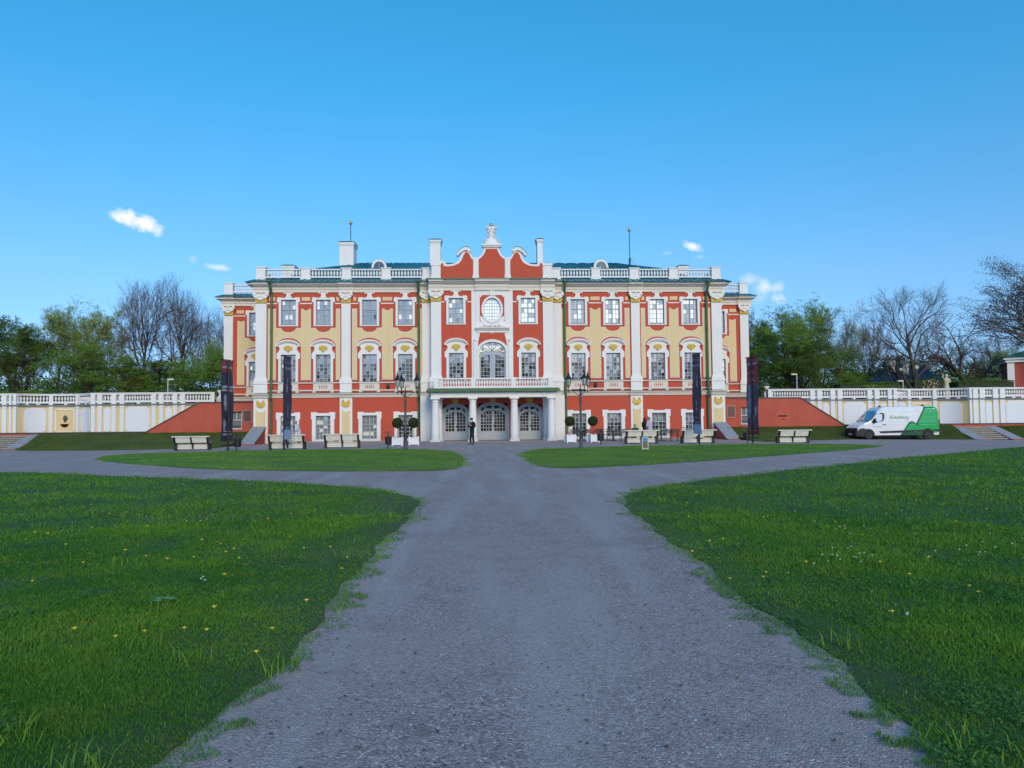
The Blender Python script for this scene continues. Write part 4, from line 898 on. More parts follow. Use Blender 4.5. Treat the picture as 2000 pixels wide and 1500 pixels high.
def grass_mat(name, cols, use_attr):
    m = bpy.data.materials.new(name); m.use_nodes = True; t = m.node_tree; b = t.nodes['Principled BSDF']; b.inputs['Roughness'].default_value = .55; b.inputs['Specular IOR Level'].default_value = .12
    g = N(t, 'ShaderNodeNewGeometry')
    n = N(t, 'ShaderNodeTexNoise'); n.inputs['Scale'].default_value = .55; n.inputs['Detail'].default_value = 6; link(t, g.outputs['Position'], n.inputs['Vector'])
    r = N(t, 'ShaderNodeMapRange'); r.inputs[1].default_value = .35; r.inputs[2].default_value = .68; link(t, n.outputs['Fac'], r.inputs[0])
    x = N(t, 'ShaderNodeMix', data_type='RGBA'); link(t, r.outputs[0], x.inputs['Factor']); x.inputs[6].default_value = (*cols[0], 1); x.inputs[7].default_value = (*cols[1], 1); out = x.outputs[2]
    n8 = N(t, 'ShaderNodeTexNoise'); n8.inputs['Scale'].default_value = 1.5; n8.inputs['Detail'].default_value = 7; n8.inputs['Roughness'].default_value = .7; link(t, g.outputs['Position'], n8.inputs['Vector']); r8 = N(t, 'ShaderNodeMapRange'); r8.inputs[1].default_value = .54; r8.inputs[2].default_value = .74; r8.inputs[4].default_value = .6; link(t, n8.outputs['Fac'], r8.inputs[0])
    x8 = N(t, 'ShaderNodeMix', data_type='RGBA'); link(t, r8.outputs[0], x8.inputs['Factor']); link(t, out, x8.inputs[6]); x8.inputs[7].default_value = (cols[1][0]*2.1, cols[1][1]*.95, cols[1][2]*1.6, 1); out = x8.outputs[2]
    if use_attr:
        a = N(t, 'ShaderNodeAttribute'); a.attribute_name = 'tint'
        y = N(t, 'ShaderNodeMix', data_type='RGBA'); link(t, a.outputs['Fac'], y.inputs['Factor']); link(t, out, y.inputs[6]); y.inputs[7].default_value = (*cols[2], 1); out = y.outputs[2]
        try: b.inputs['Subsurface Weight'].default_value = 0
        except Exception: pass
        tr = N(t, 'ShaderNodeBsdfTranslucent'); link(t, out, tr.inputs[0]); mx = N(t, 'ShaderNodeMixShader'); mx.inputs[0].default_value = .25
        link(t, b.outputs[0], mx.inputs[1]); link(t, tr.outputs[0], mx.inputs[2]); link(t, mx.outputs[0], t.nodes['Material Output'].inputs[0])
    else:
        n3 = N(t, 'ShaderNodeTexNoise'); n3.inputs['Scale'].default_value = 22; n3.inputs['Detail'].default_value = 5; link(t, g.outputs['Position'], n3.inputs['Vector'])
        y = N(t, 'ShaderNodeMix', data_type='RGBA'); link(t, math_(t, 'MULTIPLY', math_(t, 'SUBTRACT', n3.outputs['Fac'], .35, True), 2.0, True), y.inputs['Factor']); y.inputs[6].default_value = (*cols[2], 1); link(t, out, y.inputs[7]); out = y.outputs[2]
        bp = N(t, 'ShaderNodeBump'); bp.inputs['Strength'].default_value = .8; bp.inputs['Distance'].default_value = .03; link(t, n3.outputs['Fac'], bp.inputs['Height']); link(t, bp.outputs[0], b.inputs['Normal'])
    link(t, out, b.inputs['Base Color'])
    return m
M['gravel'] = gravel_mat()
M['turf'] = grass_mat('turf', [(.026, .085, .012), (.05, .115, .014), (.06, .07, .022)], False)
M['blades'] = grass_mat('grass_blades', [(.042, .175, .022), (.105, .27, .026), (.24, .38, .06)], True)
M['turf_far'] = grass_mat('far_turf', [(.05, .16, .02), (.09, .21, .028), (.09, .11, .035)], False)
M['turf_bank'] = grass_mat('bank_turf', [(.04, .10, .018), (.065, .125, .02), (.06, .06, .025)], False)
# gravel court: one sheet to the horizon, folded down a little at both sides
xs = [-1500, -45, -30, -14, 14, 30, 45, 1500]; ys = [-1500, -60, -20, 8.5, 200, 1500]
m = MB()
def gzz(x): return -.018*max(0, min(abs(x), 60)-14)
vs = [(x, y, gzz(x)) for y in ys for x in xs]; n = len(xs)
m.add(vs, [(j*n+i, j*n+i+1, (j+1)*n+i+1, (j+1)*n+i) for j in range(len(ys)-1) for i in range(n-1)])
tag(m.build('gravel_ground', M['gravel']), kind='structure')
def noise1(k, seed): 
    r = np.random.default_rng(seed); return r
def densify(poly, step, jit, seed, inset=.0):
    sg = 1 if sum(p[0]*q[1]-q[0]*p[1] for p, q in zip(poly, poly[1:]+poly[:1])) > 0 else -1; pts = []
    for a, b in zip(poly, poly[1:]+poly[:1]):
        L = math.hypot(b[0]-a[0], b[1]-a[1]); n = max(1, int(L/step)) if L < 30 else 1
        for i in range(n): t = i/n; pts.append((a[0]+(b[0]-a[0])*t, a[1]+(b[1]-a[1])*t))
    out = []; n = len(pts); r = random.Random(seed)
    for i, p in enumerate(pts):
        q0, q1 = pts[i-2], pts[(i+2) % n]; L = max(1e-6, math.hypot(q1[0]-q0[0], q1[1]-q0[1])); nx, ny = -(q1[1]-q0[1])/L*sg, (q1[0]-q0[0])/L*sg
        j = inset+jit*(math.sin(p[0]*2.3+p[1]*1.9+seed)+.7*math.sin(p[0]*7.1-p[1]*6.3+seed)+.8*(r.random()-.5)) if (L < 3 and (inset or jit)) else 0
        out.append((p[0]+nx*j, p[1]+ny*j))
    return out
def smooth(poly, k=1):
    for _ in range(k):
        out = []
        for a, b in zip(poly, poly[1:]+poly[:1]):
            L = math.hypot(b[0]-a[0], b[1]-a[1])
            if L > 30: out += [a, b]; continue
            out += [(a[0]*.75+b[0]*.25, a[1]*.75+b[1]*.25), (a[0]*.25+b[0]*.75, a[1]*.25+b[1]*.75)]
        poly = out
    return poly
def clip(poly, a, keep):                                   # half plane clip on x
    out = []
    for p, q in zip(poly, poly[1:]+poly[:1]):
        ip, iq = (p[0]-a)*keep >= 0, (q[0]-a)*keep >= 0
        if ip: out.append(p)
        if ip != iq: t = (a-p[0])/(q[0]-p[0]); out.append((a, p[1]+(q[1]-p[1])*t))
    return out
def gp(L): return [G(*p)[:2] for p in L]
ISL_L = gp([(185, 898), (215, 889), (300, 885), (440, 882), (640, 878), (800, 877), (870, 880), (895, 887), (906, 895), (904, 906), (895, 914), (870, 919), (800, 920.5), (600, 921), (400, 917), (250, 907)])
ISL_R = gp([(1022, 885), (1050, 877.5), (1120, 875), (1250, 871), (1400, 869), (1600, 867), (1690, 868), (1728, 871), (1690, 876), (1600, 884), (1450, 895), (1300, 906), (1150, 914), (1080, 915), (1046, 909), (1026, 895)])
LAWN_L = gp([(0, 921), (200, 931), (400, 937), (600, 946), (720, 955), (785, 966), (812, 975), (820, 984), (800, 1010), (760, 1045), (720, 1090), (670, 1145), (640, 1200), (580, 1260), (530, 1313), (430, 1400), (300, 1500)])
LAWN_L = [(-45, LAWN_L[0][1]+10)] + LAWN_L + [(-2.7, -59), (-2.8, -75), (-45, -75)]
LAWN_R = gp([(2000, 872), (1800, 893), (1600, 913), (1400, 935), (1290, 951), (1235, 963), (1216, 975), (1225, 990), (1260, 1020), (1330, 1070), (1400, 1120), (1470, 1180), (1560, 1240), (1660, 1313), (1760, 1400), (1900, 1500)])
LAWN_R = [(45, LAWN_R[0][1]+10)] + LAWN_R + [(1.05, -59), (1.1, -75), (45, -75)]
def lawn(poly, seed, mt):
    pp = densify(smooth(poly, 2), .12, 0, seed, inset=-.16); m = MB(); sh_ = densify(smooth(poly, 2), .07, .035, seed+9, inset=.0)
    for lo, hi in ((-60, -14), (-14, 14), (14, 60)):
        q = clip(clip(sh_, lo, 1), hi, -1)
        if len(q) < 3: continue
        for tri in tessellate_polygon([[Vector((p[0], p[1], 0)) for p in q]]):
            v = [q[i] for i in tri]; cr = (v[1][0]-v[0][0])*(v[2][1]-v[0][1])-(v[1][1]-v[0][1])*(v[2][0]-v[0][0])
            if abs(cr) < 1e-8: continue
            if cr < 0: v = v[::-1]
            m.add([(x, y, gz(x)+.012) for x, y in v], [(0, 1, 2)])
    tag(m.build('lawn', M[mt]), kind='structure'); return pp
LW = [(lawn(LAWN_L, 1, 'turf'), 'L'), (lawn(LAWN_R, 2, 'turf'), 'R'), (lawn(ISL_L, 3, 'turf_far'), 'IL'), (lawn(ISL_R, 4, 'turf_far'), 'IR')]
# grassy banks rising to the ramp walls
def bank(s):
    foot = [(17.95, -6.2), (22, -5.6), (25, -4.6), (30, -2.2), (36, 2.2 if s < 0 else 1.8), (37.3 if s < 0 else 40.25, 3.3 if s < 0 else 3.0)] 
    foot = [(17.95, -8.6), (22, -7.8), (26, -6.4), (33, -2.3), (36, 1.0), (37.4, 3.2)] if s < 0 else [(17.95, -8.2), (20, -6.4), (24, -2.8), (27, -.4), (29, 1.6), (32, 3.2), (36, 3.4), (40.35, 3.5)]
    m = MB(); rows = 10; cols = 60; vs = []
    x0, x1 = foot[0][0], foot[-1][0]
    for i in range(cols+1):
        x = x0+(x1-x0)*i/cols; yf = float(np.interp(x, [f[0] for f in foot], [f[1] for f in foot])); yf += .05*math.sin(i*1.7)
        zt = .72
        for j in range(rows+1):
            v = j/rows; e = v*v*(3-2*v)*.75+v*.25; vs.append((s*x, yf+(6.85-yf)*v, gz(x)+.01+(zt-gz(x))*(e**1.15)+.02*math.sin(i*1.3+j*2.1)*v))
    m.add(vs, [((i*(rows+1)+j), ((i+1)*(rows+1)+j), ((i+1)*(rows+1)+j+1), (i*(rows+1)+j+1)) if s > 0 else ((i*(rows+1)+j), (i*(rows+1)+j+1), ((i+1)*(rows+1)+j+1), ((i+1)*(rows+1)+j)) for i in range(cols) for j in range(rows)])
    tag(m.build('grass_bank', M['turf_bank'], smooth=True), kind='structure')
    return m.v, m.f
banks = [bank(-1), bank(1)]
# second piece of bank beyond the right hand steps
m = MB(); vs = []
for i in range(21):
    x = 44.4+i*.9
    for j in range(7): v = j/6; vs.append((x, 3.3+(6.85-3.3)*v, gz(x)+.01+(.62-gz(x))*v))
m.add(vs, [(i*7+j, (i+1)*7+j, (i+1)*7+j+1, i*7+j+1) for i in range(20) for j in range(6)]); tag(m.build('grass_bank', M['turf_bank']), kind='structure'); banks.append((m.v, m.f))
# terrace garden behind the walls
m = MB(); m.box(-400, 400, 9.9, 260, 2.0, 3.1)
tag(m.build('terrace_ground', mat('garden_ground', (.03, .055, .015), .9, 0, .5, .8)), kind='structure')
# ------------------------------------------------------------------ grass blades
def inside(poly, x, y):
    r = np.zeros(len(x), bool); n = len(poly)
    for i in range(n):
        x0, y0 = poly[i]; x1, y1 = poly[(i+1) % n]
        if y0 == y1: continue
        c = (y0 > y) != (y1 > y); xi = x0+(y-y0)*(x1-x0)/(y1-y0); r ^= c & (x < xi)
    return r
def vnoise(x, y, s, seed=0):
    r = np.random.default_rng(seed); T_ = r.random((64, 64)); u = x*s; v = y*s; i = np.floor(u).astype(int); j = np.floor(v).astype(int); fu = u-i; fv = v-j; fu = fu*fu*(3-2*fu); fv = fv*fv*(3-2*fv)
    a = T_[i % 64, j % 64]; b = T_[(i+1) % 64, j % 64]; c = T_[i % 64, (j+1) % 64]; d = T_[(i+1) % 64, (j+1) % 64]
    return (a*(1-fu)+b*fu)*(1-fv)+(c*(1-fu)+d*fu)*fv
def blades(name, x, y, z, h, w, tint, m):
    n = len(x); a = rng.random(n)*2*PI; lean = rng.random(n)*.9+.15; la = rng.random(n)*2*PI
    dx, dy = np.cos(a)*w/2, np.sin(a)*w/2; tx, ty = np.cos(la)*h*lean, np.sin(la)*h*lean
    V = np.empty((n, 5, 3)); V[:, 0] = np.stack([x-dx, y-dy, z-.004], 1); V[:, 1] = np.stack([x+dx, y+dy, z-.004], 1)
    V[:, 2] = np.stack([x+dx*.8+tx*.35, y+dy*.8+ty*.35, z+h*.6], 1); V[:, 3] = np.stack([x-dx*.8+tx*.35, y-dy*.8+ty*.35, z+h*.6], 1); V[:, 4] = np.stack([x+tx, y+ty, z+h*.92], 1)
    me = bpy.data.meshes.new(name); me.vertices.add(n*5); me.vertices.foreach_set('co', V.ravel())
    b = np.arange(n)*5; L = np.empty((n, 7), int); L[:, 0], L[:, 1], L[:, 2], L[:, 3] = b, b+1, b+2, b+3; L[:, 4], L[:, 5], L[:, 6] = b+3, b+2, b+4
    me.loops.add(n*7); me.loops.foreach_set('vertex_index', L.ravel()); me.polygons.add(n*2)
    st = np.empty((n, 2), int); st[:, 0] = np.arange(n)*7; st[:, 1] = st[:, 0]+4; me.polygons.foreach_set('loop_start', st.ravel())
    at_ = me.attributes.new('tint', 'FLOAT', 'POINT'); at_.data.foreach_set('value', np.repeat(tint, 5))
    me.materials.append(m); me.update(calc_edges=True); o = put(name, me); tag(o, kind='stuff'); return o
def gz_np(x): return -.018*np.maximum(0, np.abs(x)-14)
def scatter_polar(n, d0, d1):
    # more and finer blades close to where one stands on the path, coarser tufts further off
    d = np.exp(rng.uniform(np.log(d0), np.log(d1), n)); a = rng.uniform(-1.15, 1.2, n)
    return CAM[0]+d*np.sin(a), CAM[1]+d*np.cos(a), d
NB = 1050000
x, y, d = scatter_polar(NB, 2.6, 62); x2, y2, d2 = scatter_polar(700000, 2.6, 13); x, y, d = np.concatenate([x, x2]), np.concatenate([y, y2]), np.concatenate([d, d2])
# frayed edge: shift the test point with noise so the border of the turf is ragged
ex = x+(vnoise(x, y, 3.1, 5)-.5)*.25+(vnoise(x, y, 9, 6)-.5)*.3; ey = y+(vnoise(x, y, 3.3, 7)-.5)*.25+(vnoise(x, y, 11, 8)-.5)*.3
k = inside(LW[0][0], ex, ey) | inside(LW[1][0], ex, ey)
x, y, d = x[k], y[k], d[k]; c = vnoise(x, y, .9, 1)*.5+vnoise(x, y, 2.9, 2)*.3+vnoise(x, y, 8, 3)*.2
edge = np.minimum(1, np.minimum(np.abs(x+2.5), np.abs(x-1.2))/1.3); kk = (rng.random(len(x)) < .45+.55*edge) & (rng.random(len(x)) < .35+1.6*vnoise(x, y, 1.7, 12)); x, y, d, c, edge = x[kk], y[kk], d[kk], c[kk], edge[kk]
h = (.017+.062*c**2.0)*rng.uniform(.6, 1.35, len(x))*(.5+.5*edge)*(1+.25*(d > 12)); w = np.maximum(.0032, .0008*d)*rng.uniform(.7, 1.4, len(x))
tint = np.clip((c-.35)*1.2*rng.random(len(x))+(rng.random(len(x)) < .03)*.8, 0, 1)
blades('lawn_grass', x, y, gz_np(x)+.01, h, w, tint, M['blades'])
# long rough tufts here and there
tx = []; 
for _ in range(150):
    dd = math.exp(random.uniform(math.log(3), math.log(22))); aa = random.uniform(-.75, .85); cx_, cy_ = CAM[0]+dd*math.sin(aa), CAM[1]+dd*math.cos(aa)
    nn = random.randint(14, 40); tx.append(np.stack([cx_+rng.normal(0, .07, nn), cy_+rng.normal(0, .07, nn)], 1))
q = np.concatenate(tx); k = inside(LW[0][0], q[:, 0], q[:, 1]) | inside(LW[1][0], q[:, 0], q[:, 1]); q = q[k]
blades('grass_tufts', q[:, 0], q[:, 1], gz_np(q[:, 0])+.01, rng.uniform(.07, .16, len(q)), rng.uniform(.004, .008, len(q)), rng.uniform(.1, .9, len(q)), M['blades'])
# clover and other low round leaves in patches
n = 330000; x, y, d = scatter_polar(n, 2.8, 18); k = (inside(LW[0][0], x, y) | inside(LW[1][0], x, y)) & (vnoise(x, y, 1.3, 21)*.7+vnoise(x, y, 4.1, 22)*.3 > .66); x, y, d = x[k], y[k], d[k]
A = rng.normal(size=(len(x), 3)); A[:, 2] *= .35; A /= np.linalg.norm(A, axis=1)[:, None]; Bv = np.cross(A, np.array([[0, 0, 1.]])+rng.normal(0, .3, (len(x), 3))); Bv /= np.linalg.norm(Bv, axis=1)[:, None]; sz = (rng.uniform(.004, .0085, len(x))*(1+.04*d))[:, None]; C0 = np.stack([x, y, gz_np(x)+rng.uniform(.02, .055, len(x))], 1)
V = np.stack([C0+(A*math.cos(q)+Bv*math.sin(q))*sz for q in (0, 1.05, 2.1, 3.14, 4.2, 5.25)], 1)
me = bpy.data.meshes.new('clover'); me.vertices.add(len(x)*6); me.vertices.foreach_set('co', V.ravel()); me.loops.add(len(x)*6); me.loops.foreach_set('vertex_index', np.arange(len(x)*6)); me.polygons.add(len(x)); me.polygons.foreach_set('loop_start', np.arange(len(x))*6)
ta = me.attributes.new('tint', 'FLOAT', 'POINT'); ta.data.foreach_set('value', np.repeat(rng.random(len(x))*.8, 6)); me.materials.append(grass_mat('clover_leaves', [(.03, .13, .03), (.06, .19, .035), (.12, .26, .06)], True)); me.update(calc_edges=True); tag(put('clover', me), kind='stuff')
# islands and banks
n = 300000; x = rng.uniform(-22, 23, n); y = rng.uniform(-36, -14, n); ex = x+(vnoise(x, y, 2.1, 5)-.5)*.5; k = inside(LW[2][0], ex, y) | inside(LW[3][0], ex, y); x, y = x[k], y[k]
c = vnoise(x, y, .8, 1)
M['blades_far'] = grass_mat('island_grass', [(.045, .20, .022), (.10, .28, .03), (.24, .37, .08)], True)
blades('island_grass', x, y, gz_np(x)+.01, (.02+.035*c)*rng.uniform(.6, 1.3, len(x)), rng.uniform(.008, .016, len(x)), np.clip(c*rng.random(len(x))*1.2, 0, 1), M['blades_far'])
allx = []
for vs, fs in banks:
    V = np.array(vs); F = np.array(fs); t = rng.integers(0, len(F), 52000); u, v = rng.random(52000), rng.random(52000)
    A, B, C_, D = [V[F[t, i]] for i in range(4)]; p = A*((1-u)*(1-v))[:, None]+B*(u*(1-v))[:, None]+C_*(u*v)[:, None]+D*((1-u)*v)[:, None]; allx.append(p)
p = np.concatenate(allx); c = vnoise(p[:, 0], p[:, 1], .7, 4)
M['blades_bank'] = grass_mat('bank_grass_blades', [(.05, .12, .02), (.10, .17, .026), (.20, .22, .07)], True)
blades('bank_grass', p[:, 0], p[:, 1], p[:, 2], (.04+.05*c)*rng.uniform(.6, 1.3, len(p)), rng.uniform(.012, .024, len(p)), np.clip(c*rng.random(len(p)), 0, 1), M['blades_bank'])
# loose stones on the path
n = 26000; d = np.exp(rng.uniform(math.log(2.8), math.log(16), n)); a = rng.uniform(-.5, .6, n); x = CAM[0]+d*np.sin(a); y = CAM[1]+d*np.cos(a)
k = ~(inside(LW[0][0], x, y) | inside(LW[1][0], x, y)); x, y, d = x[k], y[k], d[k]; r = rng.uniform(.003, .0065, len(x))*np.where(rng.random(len(x)) < .03, 1.8, 1)*(1+d*.03)
base = np.array([(1,0,0),(0,1,0),(-1,0,0),(0,-1,0),(0,0,.75),(.5,.5,.55),(-.5,.6,.4)]); 
V = np.stack([x, y, np.zeros(len(x))], 1)[:, None, :]+base[None, :5]*r[:, None, None]*rng.uniform(.6, 1.4, (len(x), 5, 1))
me = bpy.data.meshes.new('loose_stones'); me.vertices.add(len(x)*5); me.vertices.foreach_set('co', V.ravel()); b = np.arange(len(x))*5
L = np.concatenate([np.stack([b+i, b+(i+1) % 4, b+4], 1) for i in range(4)], 1).ravel(); me.loops.add(len(L)); me.loops.foreach_set('vertex_index', L); me.polygons.add(len(L)//3); me.polygons.foreach_set('loop_start', np.arange(len(L)//3)*3)
sa = me.attributes.new('tint', 'FLOAT', 'POINT'); sa.data.foreach_set('value', np.repeat(rng.random(len(x)), 5)); me.update(calc_edges=True)
ms = bpy.data.materials.new('loose_stone'); ms.use_nodes = True; t_ = ms.node_tree; aa = N(t_, 'ShaderNodeAttribute'); aa.attribute_name = 'tint'; rp = N(t_, 'ShaderNodeValToRGB'); link(t_, aa.outputs['Fac'], rp.inputs[0])
rp.color_ramp.elements[0].color = (.14, .12, .12, 1); rp.color_ramp.elements[1].color = (.50, .45, .46, 1); k_ = rp.color_ramp.elements.new(.75); k_.color = (.30, .25, .25, 1); link(t_, rp.outputs[0], t_.nodes['Principled BSDF'].inputs['Base Color']); t_.nodes['Principled BSDF'].inputs['Roughness'].default_value = .85
me.materials.append(ms); tag(put('loose_stones', me), kind='stuff')
# dry bits blown onto the gravel and into the turf edge
n = 2600; d = np.exp(rng.uniform(math.log(2.9), math.log(30), n)); a = rng.uniform(-.6, .65, n); x = CAM[0]+d*np.sin(a); y = CAM[1]+d*np.cos(a); k = vnoise(x, y, .8, 9)+.5*rng.random(n) > .75; x, y, d = x[k], y[k], d[k]
A = rng.normal(size=(len(x), 3)); A[:, 2] *= .15; A /= np.linalg.norm(A, axis=1)[:, None]; Bv = np.cross(A, [[0, 0, 1.]])+rng.normal(0, .15, (len(x), 3)); sz = rng.uniform(.006, .018, len(x))[:, None]; C0 = np.stack([x, y, gz_np(x)+.012], 1)
V = np.stack([C0-A*sz, C0+Bv*sz*.5, C0+A*sz, C0-Bv*sz*.5], 1); V[:, :, 2] = np.maximum(V[:, :, 2], gz_np(x)[:, None]+.004)
me = bpy.data.meshes.new('dry_bits'); me.vertices.add(len(x)*4); me.vertices.foreach_set('co', V.ravel()); me.loops.add(len(x)*4); me.loops.foreach_set('vertex_index', np.arange(len(x)*4)); me.polygons.add(len(x)); me.polygons.foreach_set('loop_start', np.arange(len(x))*4); me.materials.append(mat('dry_leaf', (.10, .065, .04), .9, 0, .6, 9)); me.update(calc_edges=True); tag(put('dry_bits', me), kind='stuff')
# flowers, each an object of its own
MB_ = MB(); MB_.cur = 0
fl = MB(); fl.tube([(0, 0, 0), (.01, 0, .06)], .0025, 4); fl.cur = 1
for i in range(12):
    a = i*PI/6; fl.add([(.01+.004*math.cos(a+.4), .004*math.sin(a+.4), .06), (.01+.022*math.cos(a), .022*math.sin(a), .066), (.01+.022*math.cos(a+.4), .022*math.sin(a+.4), .066)], [(0, 1, 2)])
fl.ball((.01, 0, .062), .011, 6, 4)
M['stem'] = mat('flower_stem', (.06, .14, .02), .6); M['dandy'] = mat('dandelion_yellow', (.75, .55, .02), .6); M['daisy'] = mat('daisy_white', (.75, .75, .78), .6)
fd = put('dandelion', fl.mesh('dandelion', [M['stem'], M['dandy']])); tag(fd, 'yellow dandelion in flower in the front lawn grass', 'flower', 'dandelions in the front lawns')
fe = put('daisy', fl.mesh('daisy', [M['stem'], M['daisy']])); tag(fe, 'small white daisy in flower in the front lawn grass', 'flower', 'daisies in the front lawns')
def flowers(proto, pts, sc):
    for i, (px, py) in enumerate(pts):
        g = G(px, py); o = proto if i == 0 else dup(proto, (0, 0, 0)); s_ = sc*random.uniform(.8, 1.2); o.location = (g[0], g[1], g[2]+.03); o.scale = (s_,)*3; o.rotation_euler.z = random.random()*6
rs = random.Random(5)
dl = [(145, 1252), (224, 1266), (284, 1253), (362, 1249), (406, 1253), (532, 1249), (378, 1102), (390, 1029), (405, 1024), (365, 1029), (62, 1152), (67, 1053), (288, 1040), (328, 1107), (420, 1209), (436, 1141), (503, 1298), (1640, 1040), (1652, 1043), (1631, 1030), (1718, 1114), (1777, 1139), (1745, 1218), (1490, 1143), (1495, 1133), (1893, 1162), (1910, 1173), (1388, 1072), (1413, 1067), (1492, 1022), (1499, 1018), (1341, 992), (1290, 985), (1571, 955), (1512, 955), (1840, 919), (1955, 907), (668, 1125), (600, 1196), (162, 997), (440, 1093)]
for _ in range(40):
    s = rs.choice((0, 1)); dl.append((rs.uniform(40, 700), rs.uniform(960, 1120)) if s == 0 else (rs.uniform(1330, 1980), rs.uniform(930, 1150)))
dl = [p for p in dl if inside(LW[0][0], np.array([G(*p)[0]]), np.array([G(*p)[1]]))[0] or inside(LW[1][0], np.array([G(*p)[0]]), np.array([G(*p)[1]]))[0]]
flowers(fd, dl, .95)
da = [(rs.gauss(1650, 28), rs.gauss(1095, 9)) for _ in range(16)] + [(rs.gauss(1700, 60), rs.gauss(1020, 14)) for _ in range(14)] + [(rs.uniform(1780, 1990), rs.uniform(1040, 1110)) for _ in range(12)] + [(394, 1144), (397, 1139), (400, 1147), (1539-0, 1131), (1770, 1217), (1772, 1212)] + [(rs.uniform(300, 600), rs.uniform(950, 1000)) for _ in range(6)]
da = [p for p in da if inside(LW[0][0], np.array([G(*p)[0]]), np.array([G(*p)[1]]))[0] or inside(LW[1][0], np.array([G(*p)[0]]), np.array([G(*p)[1]]))[0]]
flowers(fe, da, .6)
# broad leaved weed
g = G(318, 1188); m = MB()
for a, r in ((0.2, .07), (2.4, .06), (4.3, .055), (1.2, .04)): m.ball((r*math.cos(a), r*math.sin(a), .06), .042, 8, 4, (1, .8, .2))
m.build('leafy_weed', mat('weed_leaf', (.10, .22, .06), .5), loc=(g[0], g[1], g[2]+.02)); tag(COL.objects[-1] if False else bpy.data.objects['leafy_weed'], 'broad leaved pale green weed in the grass of the left front lawn', 'plant')
# ================================================================== trees
def rot_about(v, ax, a): return Matrix.Rotation(a, 3, ax) @ v
def skeleton(seed, H, fork=.35, spread=.7, levels=5, kids=(7, 5, 4, 4, 3), droop=0.0, trunk_r=.28, lean=(0, 0), stems=1, upbias=.35, crownw=1.0, wig=.25, shrink=.62):
    """limbs and twigs of one tree as frusta; returns (p0, p1, r0, r1, level) and the twig tips"""
    r = random.Random(seed); segs = []; tips = []
    def branch(p, d, L, rad, lev):
        n = 4 if lev < 2 else (3 if lev < 4 else 2); q = p.copy(); dd = d.copy(); pts = [(q.copy(), rad)]
        for i in range(n):
            ax = Vector((r.gauss(0, 1), r.gauss(0, 1), r.gauss(0, 1))).normalized(); dd = rot_about(dd, ax, r.gauss(0, wig)); dd.z += upbias*.12 - droop*.1*lev; dd.normalize()
            q2 = q+dd*(L/n); r1 = rad*(1-.55*(i+1)/n); segs.append((q.copy(), q2.copy(), pts[-1][1], r1, lev)); pts.append((q2.copy(), r1)); q = q2
        if lev >= levels-1: tips.append((q.copy(), dd.copy())); return
        k = kids[lev]
        for j in range(k):
            t = (j+.6+r.random()*.5)/k if lev else fork+(1-fork)*(j+r.random()*.6)/k
            t = min(1, .25+.75*t) if lev else min(t, 1)
            f = t*n; i = min(n-1, int(f)); a, ra = pts[i]; b, rb = pts[i+1]; u = f-i; pp = a.lerp(b, u); rr = (ra+(rb-ra)*u)
            side = dd.cross(Vector((r.gauss(0, 1), r.gauss(0, 1), r.gauss(0, 1)))).normalized(); ang = (spread*(1.15-.5*t) if lev == 0 else spread*.85)*r.uniform(.7, 1.25)
            base = (b-a).normalized(); nd = rot_about(base, side, ang); nd.z += upbias*.35; nd.x *= crownw; nd.y *= crownw; nd.normalize()
            LL = L*(shrink if lev else .52*(1.15-.5*abs(t-.6)))*r.uniform(.75, 1.2)
            branch(pp, nd, LL, max(.02, rr*.62), lev+1)
        if lev: branch(q, dd, L*.5, pts[-1][1], min(levels-1, lev+1))
    for s in range(stems):
        d = Vector((lean[0]+r.gauss(0, .05)+(s-(stems-1)/2)*.35, lean[1]+r.gauss(0, .05), 1)).normalized()
        branch(Vector((s*.25, 0, -.2)), d, H*.78, trunk_r, 0)
    return segs, tips
def seg_mesh(name, segs, sides, m):
    n = len(segs); P0 = np.array([s[0][:] for s in segs]); P1 = np.array([s[1][:] for s in segs]); R0 = np.array([s[2] for s in segs]); R1 = np.array([s[3] for s in segs])
    D = P1-P0; D /= np.linalg.norm(D, axis=1)[:, None]+1e-9; ref = np.where(np.abs(D[:, 2:3]) < .9, np.array([[0, 0, 1.]]), np.array([[1., 0, 0]])); U = np.cross(D, ref); U /= np.linalg.norm(U, axis=1)[:, None]; Wv = np.cross(D, U)
    V = np.empty((n, 2, sides, 3))
    for k in range(sides):
        a = 2*PI*k/sides; o = U*math.cos(a)+Wv*math.sin(a); V[:, 0, k] = P0+o*R0[:, None]-D*(R0*.3)[:, None]; V[:, 1, k] = P1+o*R1[:, None]
    b = (np.arange(n)*2*sides)[:, None]; L = []
    for k in range(sides): L.append(np.concatenate([b+k, b+(k+1) % sides, b+sides+(k+1) % sides, b+sides+k], 1))
    L = np.stack(L, 1).reshape(-1)
    me = bpy.data.meshes.new(name); me.vertices.add(n*2*sides); me.vertices.foreach_set('co', V.ravel()); me.loops.add(len(L)); me.loops.foreach_set('vertex_index', L); me.polygons.add(len(L)//4); me.polygons.foreach_set('loop_start', np.arange(len(L)//4)*4)
    me.materials.append(m); me.update(calc_edges=True); me.shade_smooth(); return me
